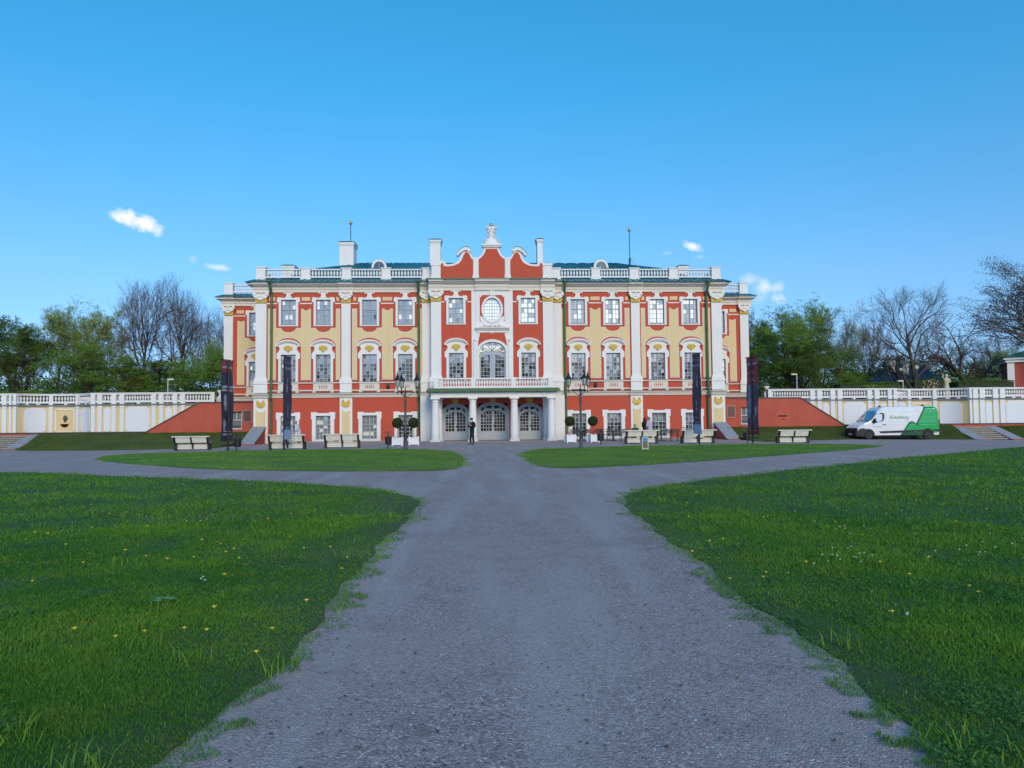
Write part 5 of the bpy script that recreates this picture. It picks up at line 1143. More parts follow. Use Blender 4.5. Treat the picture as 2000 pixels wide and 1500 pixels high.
def leaf_mesh(name, C0, size, m, seed, flat=.5):
    r = np.random.default_rng(seed); n = len(C0); s = size*r.uniform(.6, 1.35, n)
    A = r.normal(size=(n, 3)); A /= np.linalg.norm(A, axis=1)[:, None]; B = np.cross(A, r.normal(size=(n, 3))); B /= np.linalg.norm(B, axis=1)[:, None]
    V = np.empty((n, 4, 3)); V[:, 0] = C0-A*s[:, None]; V[:, 1] = C0+B*(s*.55)[:, None]; V[:, 2] = C0+A*s[:, None]; V[:, 3] = C0-B*(s*.55)[:, None]
    me = bpy.data.meshes.new(name); me.vertices.add(n*4); me.vertices.foreach_set('co', V.ravel()); me.loops.add(n*4); me.loops.foreach_set('vertex_index', np.arange(n*4)); me.polygons.add(n); me.polygons.foreach_set('loop_start', np.arange(n)*4)
    a = me.attributes.new('tint', 'FLOAT', 'POINT'); a.data.foreach_set('value', np.repeat(r.random(n), 4)); me.materials.append(m); me.update(calc_edges=True); return me
def leafmat(name, c1, c2, trans=.5):
    m = bpy.data.materials.new(name); m.use_nodes = True; t = m.node_tree; b = t.nodes['Principled BSDF']; b.inputs['Roughness'].default_value = .55; b.inputs['Specular IOR Level'].default_value = .3
    a = N(t, 'ShaderNodeAttribute'); a.attribute_name = 'tint'; g = N(t, 'ShaderNodeTexCoord'); n = N(t, 'ShaderNodeTexNoise'); n.inputs['Scale'].default_value = .5; n.inputs['Detail'].default_value = 3; link(t, g.outputs['Object'], n.inputs['Vector'])
    f = math_(t, 'ADD', math_(t, 'MULTIPLY', a.outputs['Fac'], .5), math_(t, 'MULTIPLY', math_(t, 'SUBTRACT', n.outputs['Fac'], .3), 1.3), True)
    x = N(t, 'ShaderNodeMix', data_type='RGBA'); link(t, f, x.inputs['Factor']); x.inputs[6].default_value = (*c1, 1); x.inputs[7].default_value = (*c2, 1); link(t, x.outputs[2], b.inputs['Base Color'])
    tr = N(t, 'ShaderNodeBsdfTranslucent'); link(t, x.outputs[2], tr.inputs[0]); mx = N(t, 'ShaderNodeMixShader'); mx.inputs[0].default_value = trans; link(t, b.outputs[0], mx.inputs[1]); link(t, tr.outputs[0], mx.inputs[2]); link(t, mx.outputs[0], t.nodes['Material Output'].inputs[0]); return m
M['lf_dark'] = leafmat('dark_green_leaves', (.07, .14, .02), (.18, .28, .045)); M['lf_lime'] = leafmat('fresh_lime_leaves', (.26, .33, .04), (.50, .56, .10))
M['lf_green'] = leafmat('spring_green_leaves', (.13, .25, .03), (.32, .47, .07)); M['lf_yel'] = leafmat('yellowish_buds', (.24, .23, .04), (.46, .40, .08)); M['lf_brown'] = leafmat('brown_buds', (.07, .055, .03), (.13, .10, .05), .2)
def tree_proto(kind, seed, H, leaf, per_tip, size, cl, skin='bark', **kw):
    segs, tips = skeleton(seed, H, **kw); zmax = max(p[2] for p, _ in tips); 
    big = [s for s in segs if s[4] < 2]; sm = [s for s in segs if s[4] >= 2]
    tm_ = seg_mesh('trunk', big, 8, M[skin]); tw = seg_mesh('twigs', sm, 3, M['twig']); lm = None
    r = np.random.default_rng(seed)
    T_ = np.array([t[0][:] for t in tips]); xr = (np.percentile(T_[:, 0], 3), np.percentile(T_[:, 0], 97)); wd = xr[1]-xr[0]; xc = (xr[0]+xr[1])/2
    if leaf:
        keep = T_[:, 2] > H*cl; Q = np.repeat(T_[keep], per_tip, 0)+r.normal(0, 1, (keep.sum()*per_tip, 3))*np.array([.27, .27, .15]); lm = leaf_mesh('crown', Q, size, M[leaf], seed)
    return dict(kind=kind, H=float(np.percentile(T_[:, 2], 99.5)), W=float(wd), xc=float(xc), tm=tm_, tw=tw, lm=lm)
def plant_tree(pr, px, top, Y, width, label, group='park trees behind the terrace walls', name='park_tree', z0=3.1, rz=0, base=None):
    p = at(px, top, Y); x = float(p[0]); h = float(p[2])-z0; s = h/pr['H']; wm = abs(float(at(px+width/2, top, Y)[0]-at(px-width/2, top, Y)[0])); sx = max(.65*s, min(1.5*s, wm/pr['W']))
    t = thing(name, label, 'tree', (x-pr['xc']*sx*math.cos(rz), Y, z0), rz, group); t.scale = (sx, sx, s)
    tr = put('trunk', pr['tm'], t); 
    cw = put('crown', pr['lm'] if pr['lm'] else pr['tw'], t)
    if pr['lm']: put('twigs', pr['tw'], cw)
    return t
PR = {}
PR['bare1'] = tree_proto('bare', 11, 17, None, 0, 0, 0, fork=.34, spread=.78, kids=(9, 5, 5, 5, 3), trunk_r=.40, upbias=.38, wig=.3)
PR['bare2'] = tree_proto('bare', 23, 17, 'lf_brown', 3, .05, .2, fork=.30, spread=.85, kids=(8, 6, 5, 5, 3), trunk_r=.42, upbias=.3, wig=.32)
PR['slim'] = tree_proto('slim', 31, 16, None, 0, 0, 0, fork=.35, spread=.42, kids=(10, 5, 4, 4, 3), trunk_r=.22, upbias=.7)
PR['lime1'] = tree_proto('lime', 41, 14, 'lf_lime', 12, .115, .22, fork=.30, spread=.72, kids=(9, 5, 5, 4, 3), trunk_r=.30, upbias=.35)
PR['lime2'] = tree_proto('lime', 43, 14, 'lf_green', 13, .13, .12, fork=.15, spread=.8, kids=(12, 5, 5, 4, 3), trunk_r=.34, upbias=.25)
PR['dark'] = tree_proto('dark', 47, 13, 'lf_dark', 14, .14, .05, fork=.10, spread=.8, kids=(12, 6, 4, 4, 3), trunk_r=.30, upbias=.3)
PR['yel'] = tree_proto('yel', 53, 15, 'lf_yel', 8, .09, .3, fork=.3, spread=.6, kids=(8, 5, 5, 4, 3), trunk_r=.25, upbias=.5)
PR['oak'] = tree_proto('oak', 61, 12, 'lf_brown', 1, .05, .2, fork=.22, spread=1.0, kids=(8, 6, 5, 5, 3), trunk_r=.55, upbias=.15, wig=.38, crownw=1.1)
PR['bud'] = tree_proto('bud', 71, 14, 'lf_brown', 14, .06, .15, fork=.25, spread=.85, kids=(10, 6, 5, 5, 3), trunk_r=.4, upbias=.2)
PR['low'] = tree_proto('low', 67, 8, 'lf_green', 10, .11, .05, fork=.1, spread=.9, kids=(9, 5, 4, 4, 3), trunk_r=.16, upbias=.2)
T = [  # px, top y, Y, crown width px, proto, label
 (-20, 612, 34, 110, 'dark', 'dark green tree cut by the left edge of the picture'),
 (40, 628, 30, 90, 'dark', 'dense dark green tree above the left end of the balustrade'),
 (72, 640, 44, 70, 'slim', 'thin bare tree between the dark green trees at the far left'),
 (112, 590, 36, 95, 'lime1', 'tall light green tree with open crown at the far left'),
 (160, 603, 40, 90, 'lime1', 'light green tree right of the tallest light green one'),
 (205, 600, 38, 90, 'lime1', 'light green tree next to the tall bare trees on the left'),
 (160, 668, 27, 120, 'lime2', 'low bushy mid green tree behind the bronze head niche'),
 (225, 690, 30, 90, 'lime2', 'low green tree in front of the left hand bare trees'),
 (262, 552, 33, 85, 'bare1', 'tall bare tree, leftmost of the leafless group by the palace'),
 (300, 537, 37, 85, 'bare2', 'tallest bare tree left of the palace'),
 (333, 540, 31, 90, 'bare1', 'tall bare tree in the middle of the leafless group left of the palace'),
 (366, 575, 36, 80, 'bare2', 'bare tree right of the tallest ones, left of the palace'),
 (398, 598, 33, 60, 'slim', 'slender bare tree near the left wing of the palace'),
 (428, 592, 38, 60, 'bare1', 'bare tree partly hidden by the left wing of the palace'),
 (380, 690, 26, 110, 'low', 'low green tree under the bare ones beside the left banner'),
 (300, 700, 42, 110, 'dark', 'dark low tree under the bare group left of the palace'),
 (418, 660, 29, 60, 'low', 'brownish green young tree beside the left wing of the palace'),
 (1478, 620, 36, 60, 'dark', 'dark green tree just right of the palace'),
 (1463, 598, 42, 40, 'slim', 'thin bare treetop peeping out beside the right wing'),
 (1535, 602, 30, 110, 'lime2', 'broad mid green tree right of the palace with thick trunk'),
 (1588, 588, 36, 90, 'lime2', 'tallest green tree right of the palace'),
 (1560, 660, 26, 130, 'dark', 'low dense green tree behind the right balustrade'),
 (1640, 600, 34, 85, 'yel', 'tree with yellowish young leaves right of the green ones'),
 (1672, 612, 38, 60, 'yel', 'smaller yellowish tree beside the slim bare tree'),
 (1638, 680, 28, 100, 'lime2', 'bushy green tree under the yellowish one'),
 (1710, 616, 37, 60, 'slim', 'slim bare tree between the yellowish trees and the old oak'),
 (1757, 640, 33, 80, 'oak', 'dense bare tree left of the old oak on the right'),
 (1812, 550, 22, 165, 'bare2', 'tall old bare tree with wide limbs behind the van'),
 (1878, 605, 27, 140, 'oak', 'broad bare oak with bent limbs and a pale figure at its foot'),
 (1905, 660, 40, 110, 'yel', 'yellow green tree behind the broad bare oak'),
 (1950, 680, 45, 100, 'lime1', 'light green tree left of the red pavilion'),
 (2128, 452, 18, 300, 'bud', 'large bare tree reaching in over the right edge of the picture'),
 (1730, 690, 45, 110, 'dark', 'dark low tree behind the blue roofed house'),
 (1990, 640, 55, 80, 'slim', 'thin bare tree above the red pavilion')]
rs = random.Random(9)
for px, top, Y, w, k, lb in T: plant_tree(PR[k], px, top, Y, w, lb, rz=rs.uniform(-.5, .5))
# a far wood that reads as one mass behind the park
n = 170000; r = np.random.default_rng(77); X = r.uniform(-95, 110, n); Yy = r.uniform(50, 62, n); hmax = 5.6+1.6*np.sin(X*.21)+1.1*np.sin(X*.67+1)+.5*np.sin(X*2.1); Z = 3.0+hmax*r.random(n)**.8
tag(put('far_wood', leaf_mesh('far_wood', np.stack([X, Yy, Z], 1), .15, M['lf_dark'], 5)), kind='stuff')
n = 60000; X = r.uniform(-70, 75, n); Yy = r.uniform(22, 46, n); Z = 3.0+2.6*r.random(n)*(1+.4*np.sin(X*.5))
tag(put('undergrowth', leaf_mesh('undergrowth', np.stack([X, Yy, Z], 1), .12, M['lf_dark'], 6)), kind='stuff')
# trees of the park behind the photographer: they shade the lawns and show in the window panes
for i, (x, y, k, s) in enumerate(((-46, -122, 'dark', 1.15), (-33, -118, 'bare1', .9), (-20, -124, 'lime2', 1.1), (-8, -119, 'bare2', 1.0), (3, -123, 'lime1', 1.15), (14, -118, 'bare1', 1.05), (25, -122, 'lime2', 1.0), (37, -118, 'dark', 1.1), (50, -123, 'bare2', 1.0), (-60, -112, 'lime2', 1.1), (63, -114, 'lime1', 1.1))):
    pr = PR[k]; t = thing('park_tree', 'tree of the avenue behind the viewer, number %d counted from the left' % (i+1), 'tree', (x, y, -.5), i*1.3, 'avenue trees behind the viewer'); t.scale = (s*1.25, s*1.25, s*.8)
    put('trunk', pr['tm'], t); cw = put('crown', pr['lm'] if pr['lm'] else pr['tw'], t)
    if pr['lm']: put('twigs', pr['tw'], cw)
n = 90000; X = r.uniform(-110, 110, n); Yy = r.uniform(-140, -128, n); Z = -.5+(7.0+1.5*np.sin(X*.33))*r.random(n)**.85  # wood out of view, added so the low panes reflect dark foliage
tag(put('far_wood', leaf_mesh('far_wood', np.stack([X, Yy, Z], 1), .3, M['lf_dark'], 5)), kind='stuff')
# clipped hedges on the terrace
def hedge(label, pxa, pxb, Y, zt, m, depth=1.6, leaf=.09, z0=3.1):
    xa, xb = float(at(pxa, 750, Y)[0]), float(at(pxb, 750, Y)[0]); r = np.random.default_rng(abs(int(pxa))); A = (xb-xa)*(zt-z0)*2+(xb-xa)*depth; n = int(min(9000, 90*A)); 
    X = r.uniform(xa, xb, n); Z = z0+(zt-z0)*r.random(n)**.8; Yv = Y+depth*r.random(n)*.35; k = r.random(n) < .35; Z[k] = zt+r.normal(0, .05, k.sum()); Yv[k] = Y+depth*r.random(k.sum())
    t = thing('hedge', label, 'hedge', (xa, Y, z0), 0); me = leaf_mesh('foliage', np.stack([X-xa, Yv-Y, Z-z0], 1), leaf, M[m], 3); put('foliage', me, t)
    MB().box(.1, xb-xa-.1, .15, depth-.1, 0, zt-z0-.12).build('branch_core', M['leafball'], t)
hedge('short clipped light green hedge at the far left above the balustrade', 38, 84, 20, 4.85, 'lf_green')
hedge('low clipped hedge at the left edge of the picture', -40, 14, 20, 4.7, 'lf_green')
hedge('long clipped hedge between the green trees and the blue roofed house', 1640, 1758, 18, 4.95, 'lf_dark')
hedge('lighter low hedge in front of the long clipped hedge', 1690, 1752, 15, 4.55, 'lf_green')
hedge('dark hedge with pale blossom left of the pale statue', 1793, 1845, 17, 5.1, 'lf_dark')
hedge('tall dark hedge between the old oak and the red pavilion', 1872, 1984, 18, 5.1, 'lf_dark', depth=2)
hb_ = at(1820, 740, 16.8); X = rng.uniform(hb_[0]-.9, hb_[0]+.8, 240); q = np.stack([X, np.full(240, 16.9)+rng.uniform(-.1, .1, 240), 3.3+1.9*rng.random(240)], 1); bl_ = leaf_mesh('blossom', q, .07, M['yellow'], 4); put('blossom_spray', bl_); tag(bpy.data.objects['blossom_spray'], 'spray of pale cream blossom on the dark hedge beside the statue', 'blossom')
# ================================================================== street furniture
BN = thing('park_bench', 'white slatted bench with black frame', 'bench', (0, 0, 0), 0, 'benches along the court')
def bench_parts(t):
    Wd = 1.9
    for i, x in enumerate((-.95, 0, .95)):
        m = MB(); w = .05 if i != 1 else .04
        def bar(p, q, th): 
            d = Vector((0, q[0]-p[0], q[1]-p[1])); n_ = Vector((0, -d.z, d.y)).normalized()*th/2; a, b = Vector((0, p[0], p[1])), Vector((0, q[0], q[1]))
            vs = [Vector((x-w, *(v[1:])))for v in (a-n_, a+n_, b+n_, b-n_)]+[Vector((x+w, *(v[1:])))for v in (a-n_, a+n_, b+n_, b-n_)]; m.add(vs, [(0,1,2,3),(7,6,5,4),(0,4,5,1),(1,5,6,2),(2,6,7,3),(3,7,4,0)])
        bar((-.16, .80), (.0, .42), .11); bar((.0, .42), (.46, .42), .09)
        if i != 1: bar((.06, .42), (.06, .0), .10); bar((.44, .42), (.44, 0), .10)
        else: bar((.25, .42), (.25, 0.1), .10)
        m.build('frame', M['black'], t)
    m = MB()
    for a, b in ((-.89, -.05), (.05, .89)):
        for k in range(4): z = .47+k*.083; m.box(a, b, -.03-(z-.45)*.42-.02, -.03-(z-.45)*.42+.02, z, z+.076)
    m.build('backrest', M['bench'], t)
    MB().box(-1.08, 1.08, -.24, -.10, .80, .86).build('top_rail', M['bench'], t)
    m = MB()
    for k in range(5): m.box(-1.0, 1.0, .04+k*.1, .13+k*.1, .45, .485)
    m.build('seat', M['bench'], t)
    m = MB()
    for a, b in ((-.88, -.06), (.06, .88)):
        for k in range(3): m.box(a, b, .2, .235, .08+k*.1, .17+k*.1)
    m.build('lower_boards', M['bench'], t)
bench_parts(BN)
BL = [(374, 880, 'white slatted bench on its own in front of the left red ramp wall'), (559.5, 878.5, 'white slatted bench behind the second banner from the left'), (667.5, 875.8, 'white slatted bench between the second banner and the lamp post on the left'),
      (1254, 867, 'white slatted bench that the three people in coats gather round'), (1364.5, 866.5, 'white slatted bench behind the narrow banner near the right corner of the palace'), (1551, 866, 'white slatted bench on its own in front of the right red ramp wall')]
for i, (px, py, lb) in enumerate(BL):
    g = G(px, py); o = BN if i == 0 else dup(BN, (0, 0, 0)); o.location = g; o['label'] = lb; o.rotation_euler.z = (0.03, .0, .02, 0, -.02, 0)[i]
# ---- lamp posts
def lamp_post():
    t = thing('lamp_post', 'x', 'street lamp', (0, 0, 0), 0, 'old style three armed lamp posts')
    m = MB(); m.lathe([(.13, 0), (.13, .06), (.10, .1), (.10, .85), (.115, .88), (.115, .93), (.07, 1.0), (.06, 2.4), (.05, 2.5), (.085, 2.56), (.06, 2.62), (.085, 2.7), (.05, 2.78), (.045, 3.1), (.07, 3.16), (.03, 3.25), (.02, 3.5)], n=12); m.build('pole', M['iron'], t, smooth=True)
    for k in range(3):
        a = -PI/2+k*2*PI/3; c, s = math.cos(a), math.sin(a); R_ = .64
        m = MB(); m.tube([(c*.04, s*.04, 3.14), (c*R_, s*R_, 3.14), (c*R_, s*R_, 3.42)], .024, 6); m.tube([(c*.03, s*.03, 2.85), (c*.22, s*.22, 2.95), (c*.44, s*.44, 3.12)], .016, 5); m.lathe([(.02, 0), (.035, .05), (.03, .12)], (c*R_, s*R_, 3.02), 8); m.lathe([(.015, 0), (.05, .03), (.05, .05)], (c*R_, s*R_, 3.3), 8); m.build('arm', M['black'], t)
        L = MB(); z = 3.42; x0, y0 = c*R_, s*R_
        for q in range(6):
            b = q*PI/3; L.tube([(x0+.085*math.cos(b), y0+.085*math.sin(b), z), (x0+.155*math.cos(b), y0+.155*math.sin(b), z+.34)], .012, 4)
        L.lathe([(.1, -.03), (.1, .0)], (x0, y0, z), 6); L.lathe([(.165, .33), (.2, .35), (.2, .37), (.12, .46), (.08, .5), (.09, .54), (.05, .58), (.05, .64), (.06, .66), (.02, .70), (.012, .84)], (x0, y0, z), 6)
        lo = L.build('lantern', M['black'], t); MB().lathe([(.08, 0), (.148, .33)], (x0, y0, z), 6).build('lamp_glass', M['lampglass'], lo)
    return t
l1 = lamp_post(); l1.location = G(792, 878); l1['label'] = 'tall black three lantern lamp post between the two topiary trees left of the porch'; l1.rotation_euler.z = math.radians(-36)
l2 = dup(l1, G(1135, 875), math.radians(12), 'tall black three lantern lamp post between the two topiary trees right of the porch')
# ---- banners
M['navy'] = mat('dark_navy_banner_cloth', (.035, .040, .085), .6, 0, .5, 2.2, stretch=(1, 1, .4)); M['burg'] = mat('burgundy_banner_cloth', (.32, .022, .055), .6); M['photo'] = mat('grey_printed_picture', (.11, .10, .15), .6, 0, .85, 2.6, stretch=(1.5, 1.5, .7)); M['fig'] = mat('printed_grey_figure', (.36, .33, .46), .6, 0, .7, 6); M['print'] = mat('pale_print', (.45, .45, .52), .6); M['pblue'] = mat('pale_blue_banner_foot', (.33, .44, .66), .6)
def banner(label, px, py, ptop, kind, ang, w, off, ztop=5.2, zbot=.55, front=True):
    g = G(px, py); t = thing('banner', label, 'banner', g, 0, 'exhibition banners along the court')
    dx, dy = math.cos(ang), math.sin(ang); nx, ny = dy, -dx        # cloth runs along d, faces n
    if ny > 0: nx, ny = -nx, -ny
    pole_off = -.10 if not front else .06
    m = MB(); cx_, cy_ = nx*pole_off, ny*pole_off
    m.tube([(cx_, cy_, 0), (cx_, cy_, ztop+.03)], .055, 8); m.build('pole', M['black'], t)
    m = MB()
    for z in (ztop+.0, .36): m.tube([(cx_*.4+dx*(off-w/2-.03), cy_*.4+dy*(off-w/2-.03), z), (cx_*.4+dx*(off+w/2+.03), cy_*.4+dy*(off+w/2+.03), z)], .03, 6)
    m.build('arm', M['black'], t)
    def sh(a, b, z0, z1, e, mt, name, par, bulge=True):       # slightly rippled strip of cloth
        mm = MB(); nn, k = 6, 14; vs = []
        for j in range(k+1):
            for i in range(nn+1):
                u = a+(b-a)*i/nn; z = z0+(z1-z0)*j/k; r = .025*math.sin(z*2.1+u*3)+.012*math.sin(u*9+z)
                vs.append((dx*(u+off)+nx*(r+e), dy*(u+off)+ny*(r+e), z))
        mm.add(vs, [(j*(nn+1)+i, j*(nn+1)+i+1, (j+1)*(nn+1)+i+1, (j+1)*(nn+1)+i) for j in range(k) for i in range(nn)]); return mm.build(name, M[mt], par, smooth=True)
    h = w/2; cloth = sh(-h, h, zbot, ztop-.03, 0, 'navy' if kind != 'red' else 'burg', 'cloth', t)
    H = ztop-zbot; Zf = lambda f: zbot+H*(1-f)               # f measured from the top
    def text(f, rows, wid, mt='print', th=.05, ctr=0):
        r = random.Random(int(f*1000)+int(px)); m = MB()
        for q in range(rows):
            z = Zf(f)-q*th*2.1; u = -wid/2+ctr
            while u < wid/2+ctr-.03:
                l = r.uniform(.04, .10); zz = th*r.choice((.75, 1, 1)); 
                v = [(dx*(uu+off)+nx*(.012+.025*math.sin(z*2.1+uu*3)+.012*math.sin(uu*9+z)), dy*(uu+off)+ny*(.012+.025*math.sin(z*2.1+uu*3)+.012*math.sin(uu*9+z)), z2) for uu, z2 in ((u, z), (u+l*.75, z), (u+l*.75, z+zz), (u, z+zz))]
                m.add(v, [(0, 1, 2, 3)]); u += l
        m.build('printed_lines', M[mt], cloth)
    if kind == 'navy':
        text(.075, 1, w*.75, th=.02); text(.16, 1, w*.8, 'fig', .13); sh(-h*.98, h*.98, Zf(.20), Zf(.02), .006, 'navy', 'heading_band', cloth)
        figure = [(-.1, .34), (.22, .36), (.3, .42), (.15, .5), (-.25, .52), (-.3, .44)]
        text(.80, 1, w*.4, th=.02, ctr=w*.1); text(.865, 2, w*.62, th=.05); text(.90, 0, w*.7); text(.925, 1, w*.7, th=.03)
        sh(-h, h, zbot, Zf(.885)-.0, .008, 'pblue', 'pale_foot', cloth)
        fz = ((.30, .10, -.1), (.38, .14, -.12), (.62, .10, .1), (.70, .10, 0.05)) 
    elif kind == 'two':
        sh(-h, h, Zf(.15), ztop-.03, .006, 'burg', 'heading_band', cloth); text(.045, 1, w*.8, th=.02); text(.105, 1, w*.86, th=.15); text(.345, 1, w*.85, th=.14); text(.385, 1, w*.85, th=.12); text(.885, 1, w*.7, th=.05); text(.925, 1, w*.75, th=.09)
        fz = ((.48, .16, -.15), (.55, .2, -.12), (.76, .16, .1), (.8, .2, -.25))
    else:
        text(.05, 1, w*.8, th=.02); text(.105, 1, w*.86, th=.16); text(.19, 1, w*.4, th=.05); text(.215, 1, w*.7, th=.05); text(.28, 1, w*.4, th=.05); text(.31, 1, w*.6, th=.05); sh(-h, h, Zf(.92), Zf(.35), .006, 'photo', 'picture', cloth); text(.955, 1, w*.7, th=.03)
        fz = ((.42, .18, .2), (.52, .22, .25), (.62, .2, .3), (.7, .25, .35), (.7, .2, -.25), (.8, .2, 0))
    m = MB()
    for f, r, u in fz:
        k = len(m.v); n_ = 12; vs = []
        for q in range(n_): a = 2*PI*q/n_; uu = u*w+r*.8*math.cos(a)*(1+.3*math.sin(3*a)); z = Zf(f)+r*1.7*math.sin(a); rr = .025*math.sin(z*2.1+uu*3)+.012*math.sin(uu*9+z); uu = max(-h*.95, min(h*.95, uu)); vs.append((dx*(uu+off)+nx*(rr+.011), dy*(uu+off)+ny*(rr+.011), z))
        m.add(vs, [tuple(range(n_))])
    m.build('printed_figure', M['fig'], cloth)
    return t
banner('tall burgundy and navy banner on a black pole, leftmost of the four', 443, 881.5, 697, 'two', math.radians(79), 1.28, 0.0, ztop=5.02, front=True)
banner('narrow dark navy banner with pale blue foot in front of the left bench pair', 558, 880.5, 694, 'navy', math.radians(83), 1.15, .22, ztop=5.15, zbot=.62, front=False)
banner('narrow dark navy banner with pale blue foot near the right corner of the palace', 1363, 868, 686, 'navy', math.radians(97), 1.2, .0, ztop=5.4, zbot=.62, front=False)
banner('tall burgundy banner with grey pictures on a black pole, rightmost of the four', 1472, 866, 688, 'red', math.radians(101), 1.28, .0, ztop=5.35, front=True)
# ---- litter bins
bn = thing('litter_bin', 'x', 'litter bin', (0, 0, 0), 0, 'black litter bins on posts')
MB().tube([(0, 0, 0), (0, 0, .92)], .03, 8).build('post', M['black'], bn); m = MB(); m.lathe([(.15, .22), (.19, .25), (.2, .66), (.19, .68)], (.0, .16, 0), 14); m.build('bucket', M['black'], bn); MB().box(-.24, .24, -.04, .36, .92, .95).build('cover', M['black'], bn)
for i, (px, py, lb) in enumerate(((758, 876, 'black litter bin left of the left topiary tree'), (462, 881, 'black litter bin beside the leftmost banner'), (1173.5, 868.5, 'black litter bin right of the right hand topiary trees'), (1460, 866, 'black litter bin beside the rightmost banner'))):
    o = bn if i == 0 else dup(bn, (0, 0, 0)); o.location = G(px, py); o['label'] = lb
# ---- topiary in white planters
tp = thing('topiary_tree', 'x', 'topiary', (0, 0, 0), 0, 'ball topiary trees in white planters')
m = MB(); m.box(-.27, .27, -.27, .27, .05, .5)
for sx in (-1, 1):
    for sy in (-1, 1): m.box(sx*.29-.04, sx*.29+.04, sy*.29-.04, sy*.29+.04, 0, .56)
m.box(-.29, .29, -.30, .30, .45, .52); m.build('planter', M['boxwhite'], tp); MB().box(-.25, .25, -.25, .25, .5, .525).build('soil', M['dark'], tp)
MB().tube([(0, 0, .5), (.01, 0, 1.2)], .018, 6).build('stem', M['bark'], tp)
r_ = np.random.default_rng(3); q = r_.normal(size=(2600, 3)); q /= np.linalg.norm(q, axis=1)[:, None]; q *= (.33*r_.uniform(.8, 1.04, 2600))[:, None]; q[:, 2] += 1.42
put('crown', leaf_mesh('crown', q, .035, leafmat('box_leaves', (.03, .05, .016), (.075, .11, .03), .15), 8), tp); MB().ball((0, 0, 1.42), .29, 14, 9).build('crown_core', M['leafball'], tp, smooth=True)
for i, (px, py, lb) in enumerate(((776.5, 870.5, 'ball topiary in white planter, left of the left lamp post'), (808, 869.5, 'ball topiary in white planter, right of the left lamp post'), (1113.5, 864.5, 'ball topiary in white planter, left of the right lamp post'), (1158.5, 863.8, 'ball topiary in white planter, right of the right lamp post'))):
    o = tp if i == 0 else dup(tp, (0, 0, 0)); o.location = G(px, py); o['label'] = lb; o.rotation_euler.z = .1*i
# ---- cafe tables and chairs
def chair(mt, nm):
    t = thing('cafe_chair', 'x', 'chair', (0, 0, 0), 0, 'cafe chairs in front of the right windows')
    MB().box(-.23, .23, -.22, .22, .44, .47).build('seat', mt, t); m = MB()
    for k in range(7): m.box(-.2, .2, -.25-.01*k, -.23-.01*k, .55+k*.045, .585+k*.045)
    m.build('backrest', mt, t)
    for sx in (-1, 1):
        MB().tube([(sx*.23, -.24, 0), (sx*.23, -.22, .45), (sx*.23, -.31, .87)], .015, 5).build('leg', M['black'], t); MB().tube([(sx*.23, .22, 0), (sx*.23, .22, .66)], .015, 5).build('leg', M['black'], t)
        MB().box(sx*.23-.025, sx*.23+.025, -.25, .25, .655, .675).build('armrest', mt, t)
    return t
M['chairblue'] = mat('dark_slate_chair', (.03, .035, .05), .5); M['chairred'] = mat('dark_brown_chair', (.035, .015, .013), .5)
ch = chair(M['chairblue'], 'a'); chr_ = chair(M['chairred'], 'b'); cfirst = [True, True]
tb = thing('cafe_table', 'x', 'table', (0, 0, 0), 0, 'square cafe tables in front of the right windows')
MB().box(-.35, .35, -.35, .35, .72, .75).build('tabletop', M['black'], tb); m = MB(); m.box(-.04, .04, -.04, .04, .03, .72); m.build('leg', M['black'], tb); MB().box(-.25, .25, -.25, .25, 0, .03).build('foot', M['black'], tb)
TBL = [(1138, 861.5, 'dark cafe table behind the right lamp post'), (1197, 861, 'dark cafe table right of the rightmost litter bin by the porch, potted sprig on it'), (1292, 861, 'dark cafe table to the right of the people at the bench'), (1336, 860.5, 'dark cafe table partly behind the right hand bench')]
for i, (px, py, lb) in enumerate(TBL):
    o = tb if i == 0 else dup(tb, (0, 0, 0)); o.location = G(px, py); o['label'] = lb
    g = G(px, py); v = thing('table_vase', ('glass jar with green sprig on the cafe table behind the right lamp post', 'glass jar with green sprig on the cafe table right of the litter bin', 'glass jar with green sprig on the cafe table right of the people', 'glass jar with green sprig on the cafe table behind the right hand bench')[i], 'vase', (g[0], g[1], g[2]+.75), 0, 'sprigs on the cafe tables')
    MB().lathe([(.03, 0), (.035, .08), (.025, .1)], n=8).build('jar', M['lampglass'], v); put('sprig', leaf_mesh('sprig', rng.normal(0, .035, (40, 3))+np.array([0, 0, .15]), .03, M['lf_green'], 5), v)
CH = [(1120, 862, 0, .1, 'slate chair just left of the right lamp post, back turned'), (1128, 860, 0, 3.0, 'slate chair behind the right lamp post, facing us'), (1148, 861.5, 1, -.2, 'brown chair between the right lamp post and the right topiary'), (1165, 861, 1, .2, 'brown chair half hidden by the right topiary planter'),
      (1184, 861.5, 0, -1.4, 'slate chair seen from the side, left of the table with the sprig'), (1192, 860, 0, 3.1, 'slate chair behind the table with the sprig'), (1206, 862, 0, .0, 'slate chair in front of the table with the sprig'), (1219, 861.5, 0, .15, 'slate chair with its back turned at the left end of the people\'s bench'),
      (1288, 862.5, 0, -1.2, 'slate chair seen from the side next to the people\'s bench'), (1306, 862.5, 0, .1, 'slate chair with pale cushion, right of the people'), (1317, 862.5, 1, 0, 'brown chair between the slate one with the cushion and the right bench'), (1330, 862.3, 0, 1.3, 'slate chair seen from the side behind the left end of the right bench'),
      (1345, 861.5, 0, .1, 'slate chair hidden behind the narrow banner bench')]
for px, py, k, rz, lb in CH:
    pr = (ch, chr_)[k]; o = pr if cfirst[k] else dup(pr, (0, 0, 0)); cfirst[k] = False; o.location = G(px, py); o.rotation_euler.z = rz; o['label'] = lb
